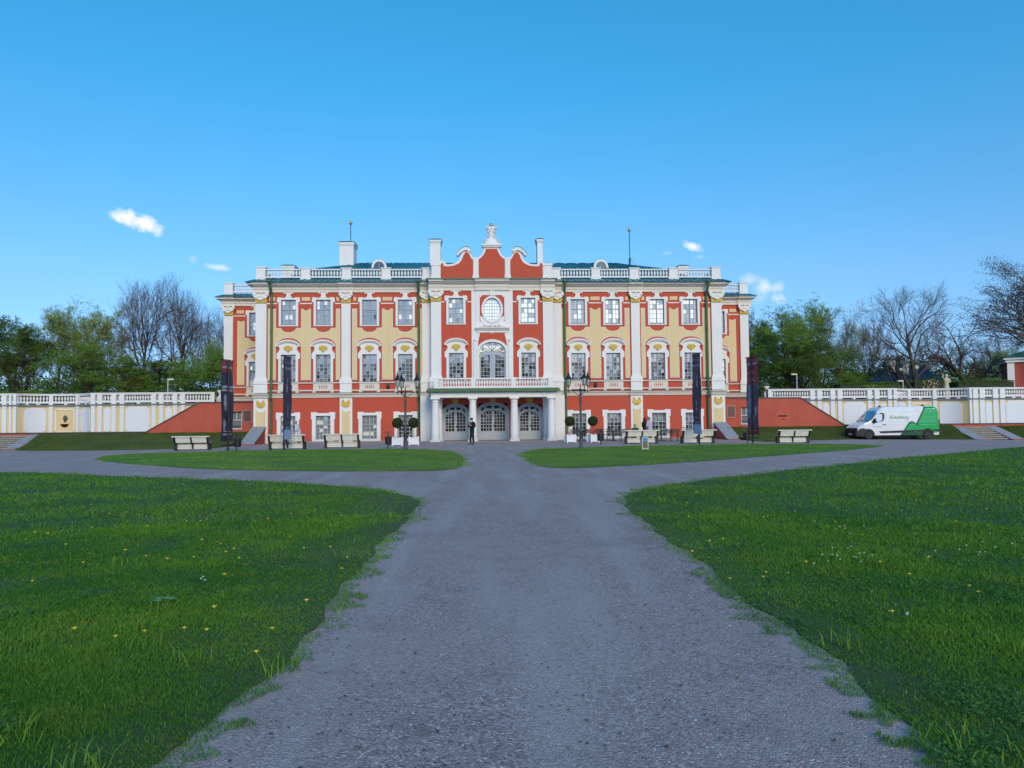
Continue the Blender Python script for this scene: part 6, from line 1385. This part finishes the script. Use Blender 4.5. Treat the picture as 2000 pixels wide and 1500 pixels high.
# ---- small information box on the island
t = thing('info_stand', 'small white framed stand with bright blue panel on the right island lawn', 'sign', G(1260, 879.5)); m = MB()
for sx in (-1, 1): m.box(sx*.14-.02, sx*.14+.02, -.06, .06, 0, .66)
m.box(-.12, .12, -.06, .06, .62, .66); m.box(-.12, .12, -.06, .06, .06, .11); m.build('frame', M['signwhite'], t)
MB().box(-.12, .12, -.05, .05, .44, .62).build('blue_panel', mat('bright_blue_panel', (.02, .24, .55), .4), t); MB().box(-.12, .12, -.05, .05, .11, .44).build('picture_panel', mat('brown_picture', (.16, .12, .09), .5, 0, .7, 14), t)
# ---- thin lamp posts, urns and the statue up on the terrace
def thinlamp(px, py, Y, lb, s):
    p = at(px, py, Y); t = thing('path_lamp', lb, 'lamp', (float(p[0]), Y, 3.1), 0, 'slender lamps on the terrace'); h = float(p[2])-3.1
    MB().tube([(0, 0, 0), (0, 0, h)], .05, 8).build('pole', M['bars'], t); MB().box(*sorted((0, s*.55)), -.1, .1, h-.06, h+.06).build('lamp_head', M['white'], t)
thinlamp(328, 741, 16, 'slender grey lamp with pale head above the left balustrade', 1); thinlamp(1556, 731, 16, 'slender grey lamp with pale head above the right balustrade near the palace', -1); thinlamp(1763.5, 744, 14, 'slender grey lamp with pale head above the van', -1)
def urn(px, py, Y, z, lb):
    p = at(px, py, Y); t = thing('garden_urn', lb, 'urn', (float(p[0]), Y, z), 0, 'pale urns near the palace wings'); m = MB().lathe([(.2, 0), (.2, .1), (.1, .15), (.08, .3), (.2, .42), (.26, .6), (.24, .62)], n=12); m.build('bowl', M['white'], t, smooth=True); MB().box(-.3, .3, -.3, .3, -1.2, -.001).build('pedestal', M['white'], t)
urn(430, 775, 9.5, 3.75, 'pale urn just left of the left wing of the palace'); urn(1497, 768, 9.5, 3.75, 'pale urn just right of the right wing of the palace')
p = at(1849, 757, 13.5); t = thing('statue', 'weathered cream stone figure at the foot of the old oak', 'statue', (float(p[0]), 13.5, 3.1)); M['sandstone'] = mat('cream_sandstone', (.58, .50, .34), .9, 0, .3, 8, .5, 20)
m = MB(); m.lathe([(.3, 0), (.3, .7), (.22, .75), (.28, .8), (.26, 1.1), (.22, 1.35), (.2, 1.55), (.27, 1.75), (.29, 1.95), (.22, 2.08), (.09, 2.12), (.085, 2.18), (.14, 2.26), (.15, 2.36), (.1, 2.46), (.02, 2.5)], n=16, sy=.75); m.tube([(.24, 0, 2.0), (.36, -.05, 1.75), (.2, -.2, 1.65)], [.08, .07, .05], 8); m.tube([(-.24, 0, 2.0), (-.4, .0, 2.2), (-.3, -.05, 2.45)], [.08, .07, .05], 8); m.build('figure', M['sandstone'], t, smooth=True)
# ---- houses in the park
p0, p1 = at(1738, 752, 38), at(1860, 752, 38); X0, X1 = float(p0[0]), float(p1[0]); zt = float(at(1790, 716, 41)[2]); ze = float(at(1760, 748, 38)[2])
M['blueroof'] = mat('dark_blue_roof', (.018, .032, .085), .45, 0, .3, 2); t = thing('house', 'low house with dark blue roof half hidden by bare trees behind the van', 'house', (X0, 38, 3.1)); L_ = X1-X0
MB().box(.8, L_-.8, .5, 8, 0, ze-3.1+.1).build('wall', M['yellow'], t); m = MB(); m.add([(0, 0, ze-3.1), (L_, 0, ze-3.1), (L_, 8.5, ze-3.1), (0, 8.5, ze-3.1), (L_*.22, 4.2, zt-3.1), (L_*.85, 4.2, zt-3.1)], [(0, 1, 5, 4), (2, 3, 4, 5), (1, 2, 5), (3, 0, 4), (3, 2, 1, 0)]); m.build('roof', M['blueroof'], t)
for xx in (L_*.2, L_*.42): MB().box(xx-.4, xx+.4, 2.2, 3.0, zt-4.4, zt-2.6+.3).build('chimney', M['white'], t)
p = at(1971, 755, 24); x0 = float(p[0]); zc = float(at(1985, 708, 24)[2]); t = thing('pavilion', 'red pavilion with white cornice and dark green roof at the right edge of the picture', 'pavilion', (x0, 24, 3.1), math.radians(-27)); h = zc-3.1
MB().box(0, 14, 0, 5, 0, h).build('wall', M['red_worn'], t); MB().box(-.12, .55, -.1, .0-.001, 0, h).build('corner_pilaster', M['white'], t); m = MB(); m.box(-.3, 14.5, -.3, 5.3, h, h+.3); m.box(-.5, 14.9, -.5, 5.5, h+.3, h+.55); m.build('cornice', M['white'], t)
m = MB(); m.add([(-.7, -.7, h+.56), (15, -.7, h+.56), (15, 5.8, h+.56), (-.7, 5.8, h+.56), (3.5, 2.6, h+1.9), (11, 2.6, h+1.9)], [(0, 1, 5, 4), (2, 3, 4, 5), (1, 2, 5), (3, 0, 4), (3, 2, 1, 0)]); m.build('roof', M['rooftop'], t)
w = MB().box(2.6, 3.7, -.06, 0-.001, 1.2, 3.2).build('window', M['white'], t); MB().box(2.75, 3.55, -.08, -.061, 1.35, 3.05).build('pane', M['glass_mid'], w)
# pollarded tree with pale sawn ends in front of the blue roof
p = at(1787, 760, 13); x0 = float(p[0]); t = thing('pollarded_tree', 'pollarded tree with pale sawn off limbs in front of the blue roofed house', 'tree', (x0, 13, 3.1)); m = MB()
a, b = at(1759, 722, 13), at(1790, 718, 13); m.tube([(0, 0, -.2), (-.15, 0, .8), (-.7, 0, 1.5), (a[0]-x0, 0, a[2]-3.1)], [.22, .2, .15, .12], 8); m.tube([(.15, 0, .0), (.1, .1, 1.2), (b[0]-x0, 0, b[2]-3.1)], [.2, .15, .11], 8); m.build('trunk', M['bark'], t)
m = MB(); m.ball((a[0]-x0, 0, a[2]-3.1), .17, 8, 5); m.ball((b[0]-x0, 0, b[2]-3.1), .2, 8, 5); m.build('sawn_end', M['sandstone'], t)
# ================================================================== delivery van
M['vanwhite'] = mat('white_van_paint', (.74, .77, .82), .28, 0, .06, 1.2, coat=.4); M['vangreen'] = mat('green_van_wrap', (.0, .36, .085), .3, coat=.3); M['vandark'] = mat('dark_green_wrap', (.002, .07, .03), .35); M['plastic'] = mat('black_plastic', (.015, .016, .02), .55)
M['tyre'] = mat('tyre_rubber', (.014, .014, .015), .85); M['rim'] = mat('steel_rim', (.10, .105, .12), .4, .6); M['lampclear'] = mat('clear_headlamp', (.62, .66, .72), .1, 0, coat=1); M['scriptgreen'] = mat('green_lettering', (.06, .26, .15), .5)
def glassblue():
    m = glass('van_window_glass', (.03, .035, .04), .45); return m
M['vanglass'] = glassblue()
g = G(1697, 858.4); VZ = g[2]
van = thing('delivery_van', 'white delivery van with green hill graphic on its rear half, facing left on the gravel', 'van', (g[0]-.92, g[1]+1.05, VZ)); van.scale = (1.08, 1.06, 1.08)
van.rotation_euler.z = math.radians(-0.5)
# x runs from the nose (0) to the tail, y -1..1 (near side negative)
low = [(.02, .32), (0, .55), (.03, .82), (.14, .98), (.42, 1.14), (.86, 1.30), (1.55, 2.06), (1.95, 2.36), (2.3, 2.42), (5.9, 2.46), (6.12, 2.38), (6.2, 1.9), (6.22, .9), (6.22, .34)]
stations = []
def halfw(x): return .80+.2*min(1, max(0, x/.55))**.6
def roofz(x): return float(np.interp(x, [p[0] for p in low[1:11]], [p[1] for p in low[1:11]]))
xs = [0, .05, .14, .28, .42, .64, .86, 1.1, 1.3, 1.55, 1.75, 1.95, 2.3, 3, 4, 5, 5.6, 5.9, 6.08, 6.18, 6.22]
ring = []
for x in xs:
    hw = halfw(x) if x < 5.9 else 1.0-.06*((x-5.9)/.32)**2; zt = roofz(x) if x <= 5.9 else float(np.interp(x, [5.9, 6.08, 6.18, 6.22], [2.46, 2.42, 2.2, 1.9])); zb = .30
    if x < .05: zt = .80
    sh_ = min(1, max(0, (zt-1.25)/.9)); zs = zt-.10-.14*sh_
    win = hw-.02-.16*sh_                                     # roof edge pulled in above the shoulder
    ring.append([(x, -hw+.02, zb), (x, -hw, .42), (x, -hw, min(zs, 1.25)), (x, -(hw-.03*sh_), zs), (x, -win, zt-.03), (x, -win*.6, zt), (x, win*.6, zt), (x, win, zt-.03), (x, hw-.03*sh_, zs), (x, hw, min(zs, 1.25)), (x, hw, .42), (x, hw-.02, zb)])
m = MB(); n = len(ring[0]); m.add([p for r in ring for p in r], [(i*n+j, i*n+(j+1) % n, (i+1)*n+(j+1) % n, (i+1)*n+j) for i in range(len(ring)-1) for j in range(n)] + [tuple(range(n-1, -1, -1)), tuple((len(ring)-1)*n+k for k in range(n))])
for i, f in enumerate(m.f): m.f[i] = tuple(reversed(f))
body = m.build('body', M['vanwhite'], van, smooth=True); mod = body.modifiers.new('split', 'EDGE_SPLIT'); mod.split_angle = math.radians(28)
def zsh(x):
    zt = roofz(x) if x <= 5.9 else 2.44; sh_ = min(1, max(0, (zt-1.25)/.9)); return zt-.10-.14*sh_
def side_y(x, z):
    hw = halfw(x); zt = roofz(min(x, 5.9)); sh_ = min(1, max(0, (zt-1.25)/.9)); zs = zsh(x); win = hw-.02-.16*sh_
    if z <= 1.25: return -hw
    if z <= zs: return -(hw-.03*sh_*(z-1.25)/max(.01, zs-1.25))
    return -(hw-.03*sh_)+(hw-.03*sh_-win)*min(1, (z-zs)/max(.01, zt-.03-zs))
def clipz(poly, a, keep):
    out = []
    for p, q in zip(poly, poly[1:]+poly[:1]):
        ip, iq = (p[1]-a)*keep >= 0, (q[1]-a)*keep >= 0
        if ip: out.append(p)
        if ip != iq: t = (a-p[1])/(q[1]-p[1]); out.append((p[0]+(q[0]-p[0])*t, a))
    return out
def decal(poly, mt, name, par, e=.004, both=True):
    m = MB(); zs = [0, 1.25, 1.6, 1.9, 2.2, 2.25, 2.3, 2.36, 2.45]
    for a, b in zip(zs, zs[1:]):
        q = clipz(clipz(poly, a, 1), b, -1)
        if len(q) < 3: continue
        for k in range(26):
            qq = clip(clip(q, k*.25, 1), (k+1)*.25, -1)
            if len(qq) < 3: continue
            try: tr = tessellate_polygon([[Vector((p[0], p[1], 0)) for p in qq]])
            except Exception: continue
            for t in tr:
                v = [qq[i] for i in t]; cr = (v[1][0]-v[0][0])*(v[2][1]-v[0][1])-(v[1][1]-v[0][1])*(v[2][0]-v[0][0])
                if abs(cr) < 1e-7: continue
                if cr < 0: v = v[::-1]
                m.add([(p[0], side_y(p[0], p[1])-e, p[1]) for p in v], [(0, 1, 2)])
    return m.build(name, mt if not isinstance(mt, str) else M[mt], par)
Q = lambda X, Y: (.85+(X-515)/243, (1075-Y)/243)
decal([Q(1095, 1005), Q(1165, 905), Q(1205, 845), Q(1255, 775), Q(1290, 762), Q(1325, 765), Q(1392, 805), Q(1450, 690), Q(1562, 492), Q(1745, 487), (6.05, 2.30), (6.17, 1.9), (6.18, .5), Q(1500, 1005)], 'vangreen', 'green_graphic', body, .004)
decal([Q(1088, 1006), Q(1280, 758), Q(1325, 757), Q(1460, 835), Q(1420, 835), Q(1325, 782), Q(1290, 780), Q(1115, 1006)], 'vandark', 'graphic_outline', body, .007)
decal([Q(1385, 805), Q(1558, 488), Q(1585, 488), Q(1412, 815)], 'vandark', 'graphic_outline', body, .007)
decal([Q(1105, 1005), Q(1140, 950), Q(1505, 950), Q(1500, 1005)], 'vandark', 'graphic_outline', body, .006)
# side window, door lines, rubbing strip
sw = decal([Q(608, 785), Q(578, 765), Q(565, 740), Q(640, 640), Q(690, 605), Q(800, 600), Q(815, 625), Q(812, 690), Q(790, 745), Q(640, 785)], 'plastic', 'side_window', van, .004)
decal([Q(640, 745), Q(655, 665), Q(700, 622), Q(775, 622), Q(772, 735), Q(690, 765)], 'vanglass', 'pane', sw, .008)
for z in (2.0, 1.62, 1.28, 1.05): decal([(2.3, z), (5.9, z), (5.9, z+.014), (2.3, z+.014)], mat('body_seam_grey', (.42, .45, .5), .4) if z == 2.0 else bpy.data.materials['body_seam_grey'], 'body_seam', body, .0055)
for a in (2.16,): decal([(a, .4), (a+.014, .4), (a+.014, 2.1), (a, 2.1)], bpy.data.materials['body_seam_grey'], 'body_seam', body, .005)
decal([Q(705, 930), Q(1535, 905), Q(1535, 940), Q(1100, 960), Q(735, 965)], 'plastic', 'rubbing_strip', van, .02)
decal([Q(1690, 905), Q(1830, 900), Q(1830, 935), Q(1690, 940)], 'plastic', 'rubbing_strip', van, .02)
m = MB(); 
for X_ in (865, 1370, 1730): q = Q(X_, 938); m.box(q[0]-.05, q[0]+.05, -1.04, -1.02, q[1]-.02, q[1]+.02)
m.build('side_marker_lamp', mat('amber_marker', (.45, .18, .05), .4), van)
q = Q(805, 812); MB().box(q[0]-.12, q[0]+.12, -1.045, -1.0, q[1]-.02, q[1]+.025).build('door_handle', M['plastic'], van)
# bumpers and grille follow the nose
def nose_band(z0, z1, x_end, mt, name, e=.03, par=None, xoff=0):
    m = MB(); pts = []
    xs_ = [x_end*(1-i/8)**1.5 for i in range(9)]
    left = [(max(0, x), -halfw(x)-e) for x in xs_]; line = left + [(0-e-xoff, -.4), (-e-xoff, 0), (-e-xoff, .4)] + [(x, -y) for x, y in reversed(left)]
    vs = [(x-(e if abs(y) > .5 and x < .1 else 0), y, z0) for x, y in line]+[(x-(e if abs(y) > .5 and x < .1 else 0), y, z1) for x, y in line]+[(x+.1, y*.9, z0) for x, y in line]+[(x+.1, y*.9, z1) for x, y in line]; n = len(line)
    m.add(vs, [(i, i+1, i+1+n, i+n) for i in range(n-1)]+[(i+n, i+1+n, i+1+3*n, i+3*n) for i in range(n-1)]+[(i+2*n, i+1+2*n, i+1, i) for i in range(n-1)]); return m.build(name, M[mt], par or van, smooth=False)
nose_band(.24, .64, .52, 'plastic', 'front_bumper', .05); nose_band(.62, .84, .10, 'plastic', 'grille', .02)
decal([(.12, .60), (.45, .60), (.72, .74), (.5, .84), (.2, .78)], 'plastic', 'bumper_corner', van, .03)
MB().box(-.09, -.055, -.26, .26, .33, .44).build('number_plate', M['boxwhite'], van)
m = MB(); m.prism([(-.09, .72), (0, .58+.24), (.09, .72), (0, .62)], 0, .02, [[(-.05, .72), (0, .66), (.05, .72), (0, .78)]]); m.v = [(-.045-p[1], p[0], p[2]) for p in m.v]; m.build('diamond_badge', M['rim'], van)
for s in (-1, 1):
    m = MB(); pl = [(.0, s*.62, .80), (.05, s*.80, .74), (.30, s*.955, .86), (.62, s*1.0, 1.16), (.46, s*.93, 1.12), (.16, s*.78, .95)]
    c = (.3, s*.6, .85); b = [(p[0]-.03, p[1]+s*.015, p[2]) for p in pl]; m.add(b+[c], [(i, (i+1) % 6, 6) for i in range(6)]+[tuple(range(5, -1, -1))]); m.build('headlight', M['lampclear'], van)
    m = MB(); m.ball((1.28, s*1.14, 1.38), .15, 9, 7, (.8, .7, 1.25)); m.tube([(1.32, s*.99, 1.3), (1.28, s*1.12, 1.32)], .04, 6); m.build('wing_mirror', M['plastic'], van, smooth=True)
# windscreen lies on the slope between bonnet and roof
m = MB(); a, b = (.90, 1.345), (1.60, 2.105); d = Vector((b[0]-a[0], 0, b[1]-a[1])).normalized(); nn = Vector((-d.z, 0, d.x))*.012; rows = []
for k in range(7):
    t = k/6; x = a[0]+(b[0]-a[0])*t; z = roofz(x)+.006; w = (halfw(x)-.02-.16*min(1, max(0, (roofz(x)-1.25)/.9)))*.99; rows.append([(x+nn.x+.05*0, y, z+nn.z-(.03 if abs(y) > .8*w else 0)) for y in (-w, -w*.6, 0, w*.6, w)])
m.add([p for r in rows for p in r], [(i*5+j, (i+1)*5+j, (i+1)*5+j+1, i*5+j+1) for i in range(6) for j in range(4)]); m.build('windscreen', M['vanglass'], van, smooth=True)
decal([(1.0, 1.36), (1.62, 2.0), (1.52, 1.98), (.9, 1.34)], 'plastic', 'window_pillar', van, .003)
m = MB(); m.tube([(.9, -.7, 1.36), (1.05, -.1, 1.52)], .012, 4); m.tube([(.9, .1, 1.36), (1.05, .6, 1.52)], .012, 4); m.build('wiper', M['plastic'], van)
nose_band_back = MB().box(6.2, 6.34, -1.0, 1.0, .34, .72).build('rear_bumper', M['plastic'], van)
for s in (-1, 1): MB().box(6.16, 6.24, *sorted((s*1.012, s*.88)), .8, 1.45).build('tail_light', mat('red_tail_lamp', (.3, .01, .01), .3) if s < 0 else bpy.data.materials['red_tail_lamp'], van)
for x in (.85, 5.31):
    for s in (-1, 1):
        w = thing('wheel', None, None); w.parent = van; KIDS.setdefault(van.name, []).append(w)
        m = MB(); m.lathe([(.22, -.11), (.32, -.12), (.35, -.09), (.35, .09), (.32, .12), (.22, .11)], n=28); m.v = [(x+p[0], s*.90+p[2], .35+p[1]) for p in m.v]
        ty = m.build('wheel', M['tyre'], van); bpy.data.objects.remove(w); KIDS[van.name] = [k for k in KIDS[van.name] if k is not None]
        m = MB(); m.lathe([(.04, 0), (.05, .05), (.1, .03), (.2, .05), (.235, .07), (.235, .0), (.05, -.02)], n=20); m.v = [(x+p[0], s*(.96+p[2]), .35+p[1]) for p in m.v]
        for k in range(8): a = k*PI/4; m.ball((x+.15*math.cos(a), s*1.0, .35+.15*math.sin(a)), .025, 6, 4, (1, .4, 1))
        m.build('rim', M['rim'], ty)
    decal([(x+.46*math.cos(a), .35+.44*math.sin(a)) for a in [PI*i/14 for i in range(15)]]+[(x-.46, .28), (x+.46, .28)], 'plastic', 'wheel_arch', van, .012)
MB().box(1.4, 4.8, -.7, .7, .18, .31).build('chassis', M['plastic'], van)
for x in (2.25, 5.55): MB().lathe([(.12, -.02), (.1, .06), (.04, .1)], (x, 0, roofz(x)), 10).build('roof_vent', M['plastic'], van)
def text_on(body_text, size, org, fn, mt, par, name, shear=.15, bold=0.006):
    cu = bpy.data.curves.new('t', 'FONT'); cu.body = body_text; cu.size = size; cu.shear = shear; cu.offset = bold-.004; cu.resolution_u = 2
    o = bpy.data.objects.new('t', cu); COL.objects.link(o); dg = bpy.context.evaluated_depsgraph_get(); me = bpy.data.meshes.new_from_object(o.evaluated_get(dg)); bpy.data.objects.remove(o)
    for v in me.vertices: v.co = fn(org[0]+v.co.x, org[1]+v.co.y)
    me.materials.clear(); me.materials.append(mt); return put(name, me, par)
q = Q(908, 715); text_on('Krausberg', .40, q, lambda x, z: Vector((q[0]+(x-q[0])*.85, side_y(x, z)-.008, z+.03*math.sin((x-q[0])*2.2))), M['scriptgreen'], body, 'lettering')
q2 = Q(600, 860); text_on('Krausberg', .2, q2, lambda x, z: Vector((q2[0]+(x-q2[0])*.8, side_y(x, z)-.008, z)), M['scriptgreen'], body, 'lettering', bold=.001)
# ================================================================== people
M['skin'] = mat('skin', (.50, .30, .22), .6); M['blackcoat'] = mat('black_coat', (.010, .010, .012), .9); M['greyhair'] = mat('grey_hair', (.30, .30, .31), .9, 0, .3, 60); M['whitebeard'] = mat('white_beard', (.55, .55, .55), .9)
M['lightblue'] = mat('light_blue_jacket', (.50, .56, .66), .8, 0, .15, 9); M['darktrousers'] = mat('dark_trousers', (.02, .022, .03), .9); M['lavender'] = mat('lavender_jacket', (.50, .46, .56), .8, 0, .15, 9); M['charcoal'] = mat('charcoal_jacket', (.05, .05, .058), .9); M['hoodred'] = mat('dark_red_hair', (.075, .012, .012), .9); M['greyhat'] = mat('grey_knit_hat', (.20, .22, .25), .9)
def skin_mesh(name, joints, edges, mt, parent=None, root=0, sub=2):
    """joints: (x, y, z, r); grown into one smooth surface"""
    me = bpy.data.meshes.new(name); me.from_pydata([j[:3] for j in joints], edges, []); o = bpy.data.objects.new(name, me); COL.objects.link(o)
    o.modifiers.new('s', 'SKIN'); sk = me.skin_vertices[0].data if me.skin_vertices else None
    if sk is None: return o
    for i, j in enumerate(joints): r = j[3]; sk[i].radius = (r, r*(j[4] if len(j) > 4 else 1)); sk[i].use_root = (i == root)
    s = o.modifiers.new('d', 'SUBSURF'); s.levels = sub; s.render_levels = sub
    dg = bpy.context.evaluated_depsgraph_get(); dg.update(); m2 = bpy.data.meshes.new_from_object(o.evaluated_get(dg)); bpy.data.objects.remove(o); m2.name = name; m2.materials.clear(); m2.materials.append(mt); m2.shade_smooth(); return put(name, m2, parent)
def person(label, loc, rz, pose, coat, trousers, coatlen, hair, extra=None, scale=1.0):
    # figure faces +y in its own space, z up, about 1.72 m
    sitting = pose.get('sit', False); lean = pose.get('lean', 0); hipz = .48 if sitting else .93
    def L_(y, z): # lean the trunk about the hips
        dz = z-hipz; return (y+dz*math.sin(lean), hipz+dz*math.cos(lean))
    J = []; E_ = []
    def add(x, y, z, r, k=1, par=None):
        J.append((x, y, z, r, k)); 
        if par is not None: E_.append((par, len(J)-1))
        return len(J)-1
    hip = add(0, 0, hipz, .125, .85)
    y, z = L_(0, hipz+.22); w = add(0, y, z, .115, .8, hip); y, z = L_(0, hipz+.42); c = add(0, y, z, .13, .78, w); y, z = L_(0, hipz+.52); c2 = add(0, y, z, .10, .8, c); y, z = L_(.01, hipz+.565); nk = add(0, y, z, .054, 1, c2)
    yh, zh = L_(.03, hipz+.625); nd = pose.get('nod', 0); hd = add(0, yh+nd*.5, zh, .07, 1.0, nk); h2 = add(0, yh+.01+nd, zh+.075, .078, 1.12, hd); h3 = add(0, yh+.0+nd, zh+.135, .06, 1.1, h2)
    arms = []
    for s in (-1, 1):
        y, z = L_(0, hipz+.49); sh = add(s*.17, y, z, .058, 1, c2); el = pose['elbow'][0 if s < 0 else 1]; hn = pose['hand'][0 if s < 0 else 1]
        e = add(s*.23+el[0], el[1], el[2], .042, 1, sh); f = add(s*.2+hn[0], hn[1], hn[2], .03, 1, e); v = Vector((hn[0]+s*.2, hn[1], hn[2]))-Vector((s*.23+el[0], el[1], el[2])); v.normalize(); pm = add(*(Vector((s*.2+hn[0], hn[1], hn[2]))+v*.07), .034, .6, f); arms.append((sh, e, f, pm, v, s))
        kn = pose.get('knee', ((0, .02, .5), (0, .02, .5)))[0 if s < 0 else 1]; ft = pose.get('foot', ((0, 0, .08), (0, 0, .08)))[0 if s < 0 else 1]
        k = add(s*.10+kn[0], kn[1], kn[2], .06, 1, hip); a = add(s*.11+ft[0], ft[1], ft[2], .042, 1, k)
        add(s*.12+ft[0], ft[1]+.14, max(.035, ft[2]-.045), .036, 1, a)
    b = skin_mesh('person', J, E_, M['skin']); b.location = loc; b.rotation_euler.z = rz; b.scale = (scale,)*3; tag(b, label, 'person')
    # fingers and thumb, joined into the same body mesh
    fm = MB()
    for sh, e, f, pm, v, s in arms:
        p = Vector(J[pm][:3]); side = v.cross(Vector((0, 1, .2))).normalized(); up = side.cross(v).normalized()
        for q in range(4):
            o_ = p+side*(.022*(q-1.5)); l = (.07, .08, .075, .058)[q]; fm.tube([o_, o_+v*l*.5, o_+v*l*.85-up*.02, o_+v*l*.9-up*.045], [.009, .0085, .008, .006], 6)
        fm.tube([p-v*.04+side*.03*s, p+side*.055*s, p+v*.03+side*.055*s], [.011, .010, .007], 6)
    # face: nose, ears, eyes sit on the head
    hx = Vector(J[h2][:3]); fm.ball(hx+Vector((0, .088, -.01)), .016, 6, 5, (1, 1.2, 1.6))
    for s in (-1, 1): fm.ball(hx+Vector((s*.078, 0, -.01)), .02, 6, 5, (.4, 1, 1.5))
    bm_n = len(b.data.vertices); vs = [tuple(v.co) for v in b.data.vertices]+fm.v; fs = [tuple(p.vertices) for p in b.data.polygons]+[tuple(i+bm_n for i in f) for f in fm.f]
    me = bpy.data.meshes.new('person'); me.from_pydata(vs, [], fs); me.materials.append(M['skin']); me.shade_smooth(); b.data = me
    fe_ = MB()
    for s in (-1, 1): fe_.ball(hx+Vector((s*.03, .078, .015)), .009, 6, 4)
    fe_.build('eyes', M['dark'], b); MB().box(hx.x-.022, hx.x+.022, hx.y+.075, hx.y+.083, hx.z-.05, hx.z-.045).build('mouth', M['hoodred'], b)
    # coat and trousers follow the same joints with a little more girth
    cj = []; ce = []
    def ca(i, dr, par=None, z=None):
        x, y, zz, r, k = J[i]; cj.append((x, y, zz if z is None else z, r+dr, k)); 
        if par is not None: ce.append((par, len(cj)-1))
        return len(cj)-1
    h0 = ca(hip, .05); w0 = ca(w, .06, h0); c0 = ca(c, .05, w0); d0 = ca(c2, .045, c0); 
    cj.append((J[nk][0], J[nk][1], J[nk][2]+.012, .072, 1)); ce.append((d0, len(cj)-1))
    for sh, e, f, pm, v, s in arms: q = ca(sh, .038, d0); q = ca(e, .034, q); pf = Vector(J[e][:3]).lerp(Vector(J[f][:3]), .92); cj.append((*pf, .055, 1)); ce.append((q, len(cj)-1))
    if coatlen: cj.append((0, J[hip][1]-.0, hipz-coatlen, .185, .8)); ce.append((h0, len(cj)-1))
    skin_mesh('coat', cj, ce, coat, b)
    tj = [(*J[hip][:3], .125, .8)]; te = []
    for s_ in (0, 1):
        base = [i for i in range(len(J)) if (hip, i) in E_ and J[i][2] < hipz+.05][s_]; ank = [q for p_, q in E_ if p_ == base][0]
        tj.append((*J[base][:3], .085, 1)); te.append((0, len(tj)-1)); kk = len(tj)-1; pf = Vector(J[base][:3]).lerp(Vector(J[ank][:3]), 1.0); tj.append((*pf, .068, 1)); te.append((kk, len(tj)-1))
        toe = [q for p_, q in E_ if p_ == ank][0]; MB_s = MB(); a_ = Vector(J[ank][:3]); t_ = Vector(J[toe][:3]); MB_s.tube([a_+Vector((0, -.05, -.03)), a_.lerp(t_, .4)+Vector((0, 0, -.02)), t_+Vector((0, .04, 0))], [.048, .05, .036], 8); MB_s.build('shoe', M['black'], b, smooth=True)
    skin_mesh('trousers', tj, te, trousers, b)
    hm = MB()
    if hair[0] == 'hat': hm.lathe([(.095, .0), (.098, .06), (.08, .10), (.03, .115)], (hx.x, hx.y-.01, hx.z+.03), 14, 1.1); hm.lathe([(.098, 0), (.145, .005), (.098, .012)], (hx.x, hx.y, hx.z+.03), 14, 1.1)
    elif hair[0] == 'cap': hm.ball((hx.x, hx.y-.012, hx.z+.035), .1, 12, 8, (1, 1.12, .95))
    elif hair[0] == 'hood': hm.ball((hx.x, hx.y-.03, hx.z+.005), .125, 12, 8, (1, 1.0, 1.2)); hm.ball((hx.x, hx.y-.05, hx.z-.12), .11, 10, 7, (1.1, .9, 1.1))
    hm.build('hair' if hair[0] != 'hat' else 'hat', hair[1], b, smooth=True)
    if extra: extra(b, hx, J)
    return b
def beard(b, hx, J):
    m = MB(); m.ball((hx.x, hx.y+.06, hx.z-.10), .06, 10, 7, (1, .8, 1.6)); m.build('beard', M['whitebeard'], b, smooth=True)
    m = MB(); m.lathe([(.088, 0), (.09, .04), (.08, .05)], (hx.x, hx.y-.01, hx.z-.0), 12, 1.1); m.build('hair', M['greyhair'], b)
    h = Vector((.02, .30, 1.30)); MB().box(h.x-.035, h.x+.035, h.y, h.y+.012, h.z-.02, h.z+.11).build('phone', M['bars'], b)
person('bearded person in long black coat and black hat standing before the porch', G(922, 868), PI-.5, dict(elbow=((-.02, .05, 1.14), (.02, .05, 1.14)), hand=((.10, .27, 1.25), (-.12, .26, 1.25)), nod=.02), M['blackcoat'], M['blackcoat'], .22, ('hat', M['black']), beard, .97)
person('stooping person in pale blue jacket behind the second bench from the left', G(584, 870), PI/2+.2, dict(elbow=((0, .08, 1.12), (0, .1, 1.12)), hand=((.06, .24, .95), (-.06, .26, .97)), lean=.22, nod=.06), M['lightblue'], M['darktrousers'], .12, ('cap', M['greyhair']), None, .94)
gb = G(1242, 867)
person('grey haired person in charcoal jacket sitting on the bench with back to us', (gb[0], gb[1]+.17, gb[2]), .05, dict(sit=True, elbow=((0, .05, .72), (0, .05, .72)), hand=((.06, .26, .60), (-.06, .26, .60)), knee=((0, .42, .50), (0, .42, .50)), foot=((0, .46, .08), (0, .46, .08))), M['charcoal'], M['darktrousers'], 0, ('cap', M['greyhair']), None, .95)
gb = G(1263, 865)
person('person in dark coat with dark red hair beyond the bench, facing us', (gb[0]-.02, gb[1]+.4, gb[2]), PI+.5, dict(elbow=((0, .04, 1.12), (0, .04, 1.12)), hand=((.08, .22, 1.05), (-.08, .22, 1.05))), M['blackcoat'], M['darktrousers'], .2, ('hood', M['hoodred']), None, .92)
gb = G(1270, 865)
person('person in pale lavender jacket and grey hat beyond the bench', (gb[0]+.02, gb[1]+.1, gb[2]), .5, dict(elbow=((0, .06, 1.12), (0, .06, 1.12)), hand=((.1, .22, 1.08), (-.08, .24, 1.1)), lean=.05), M['lavender'], M['darktrousers'], .18, ('cap', M['greyhat']), None, .94)
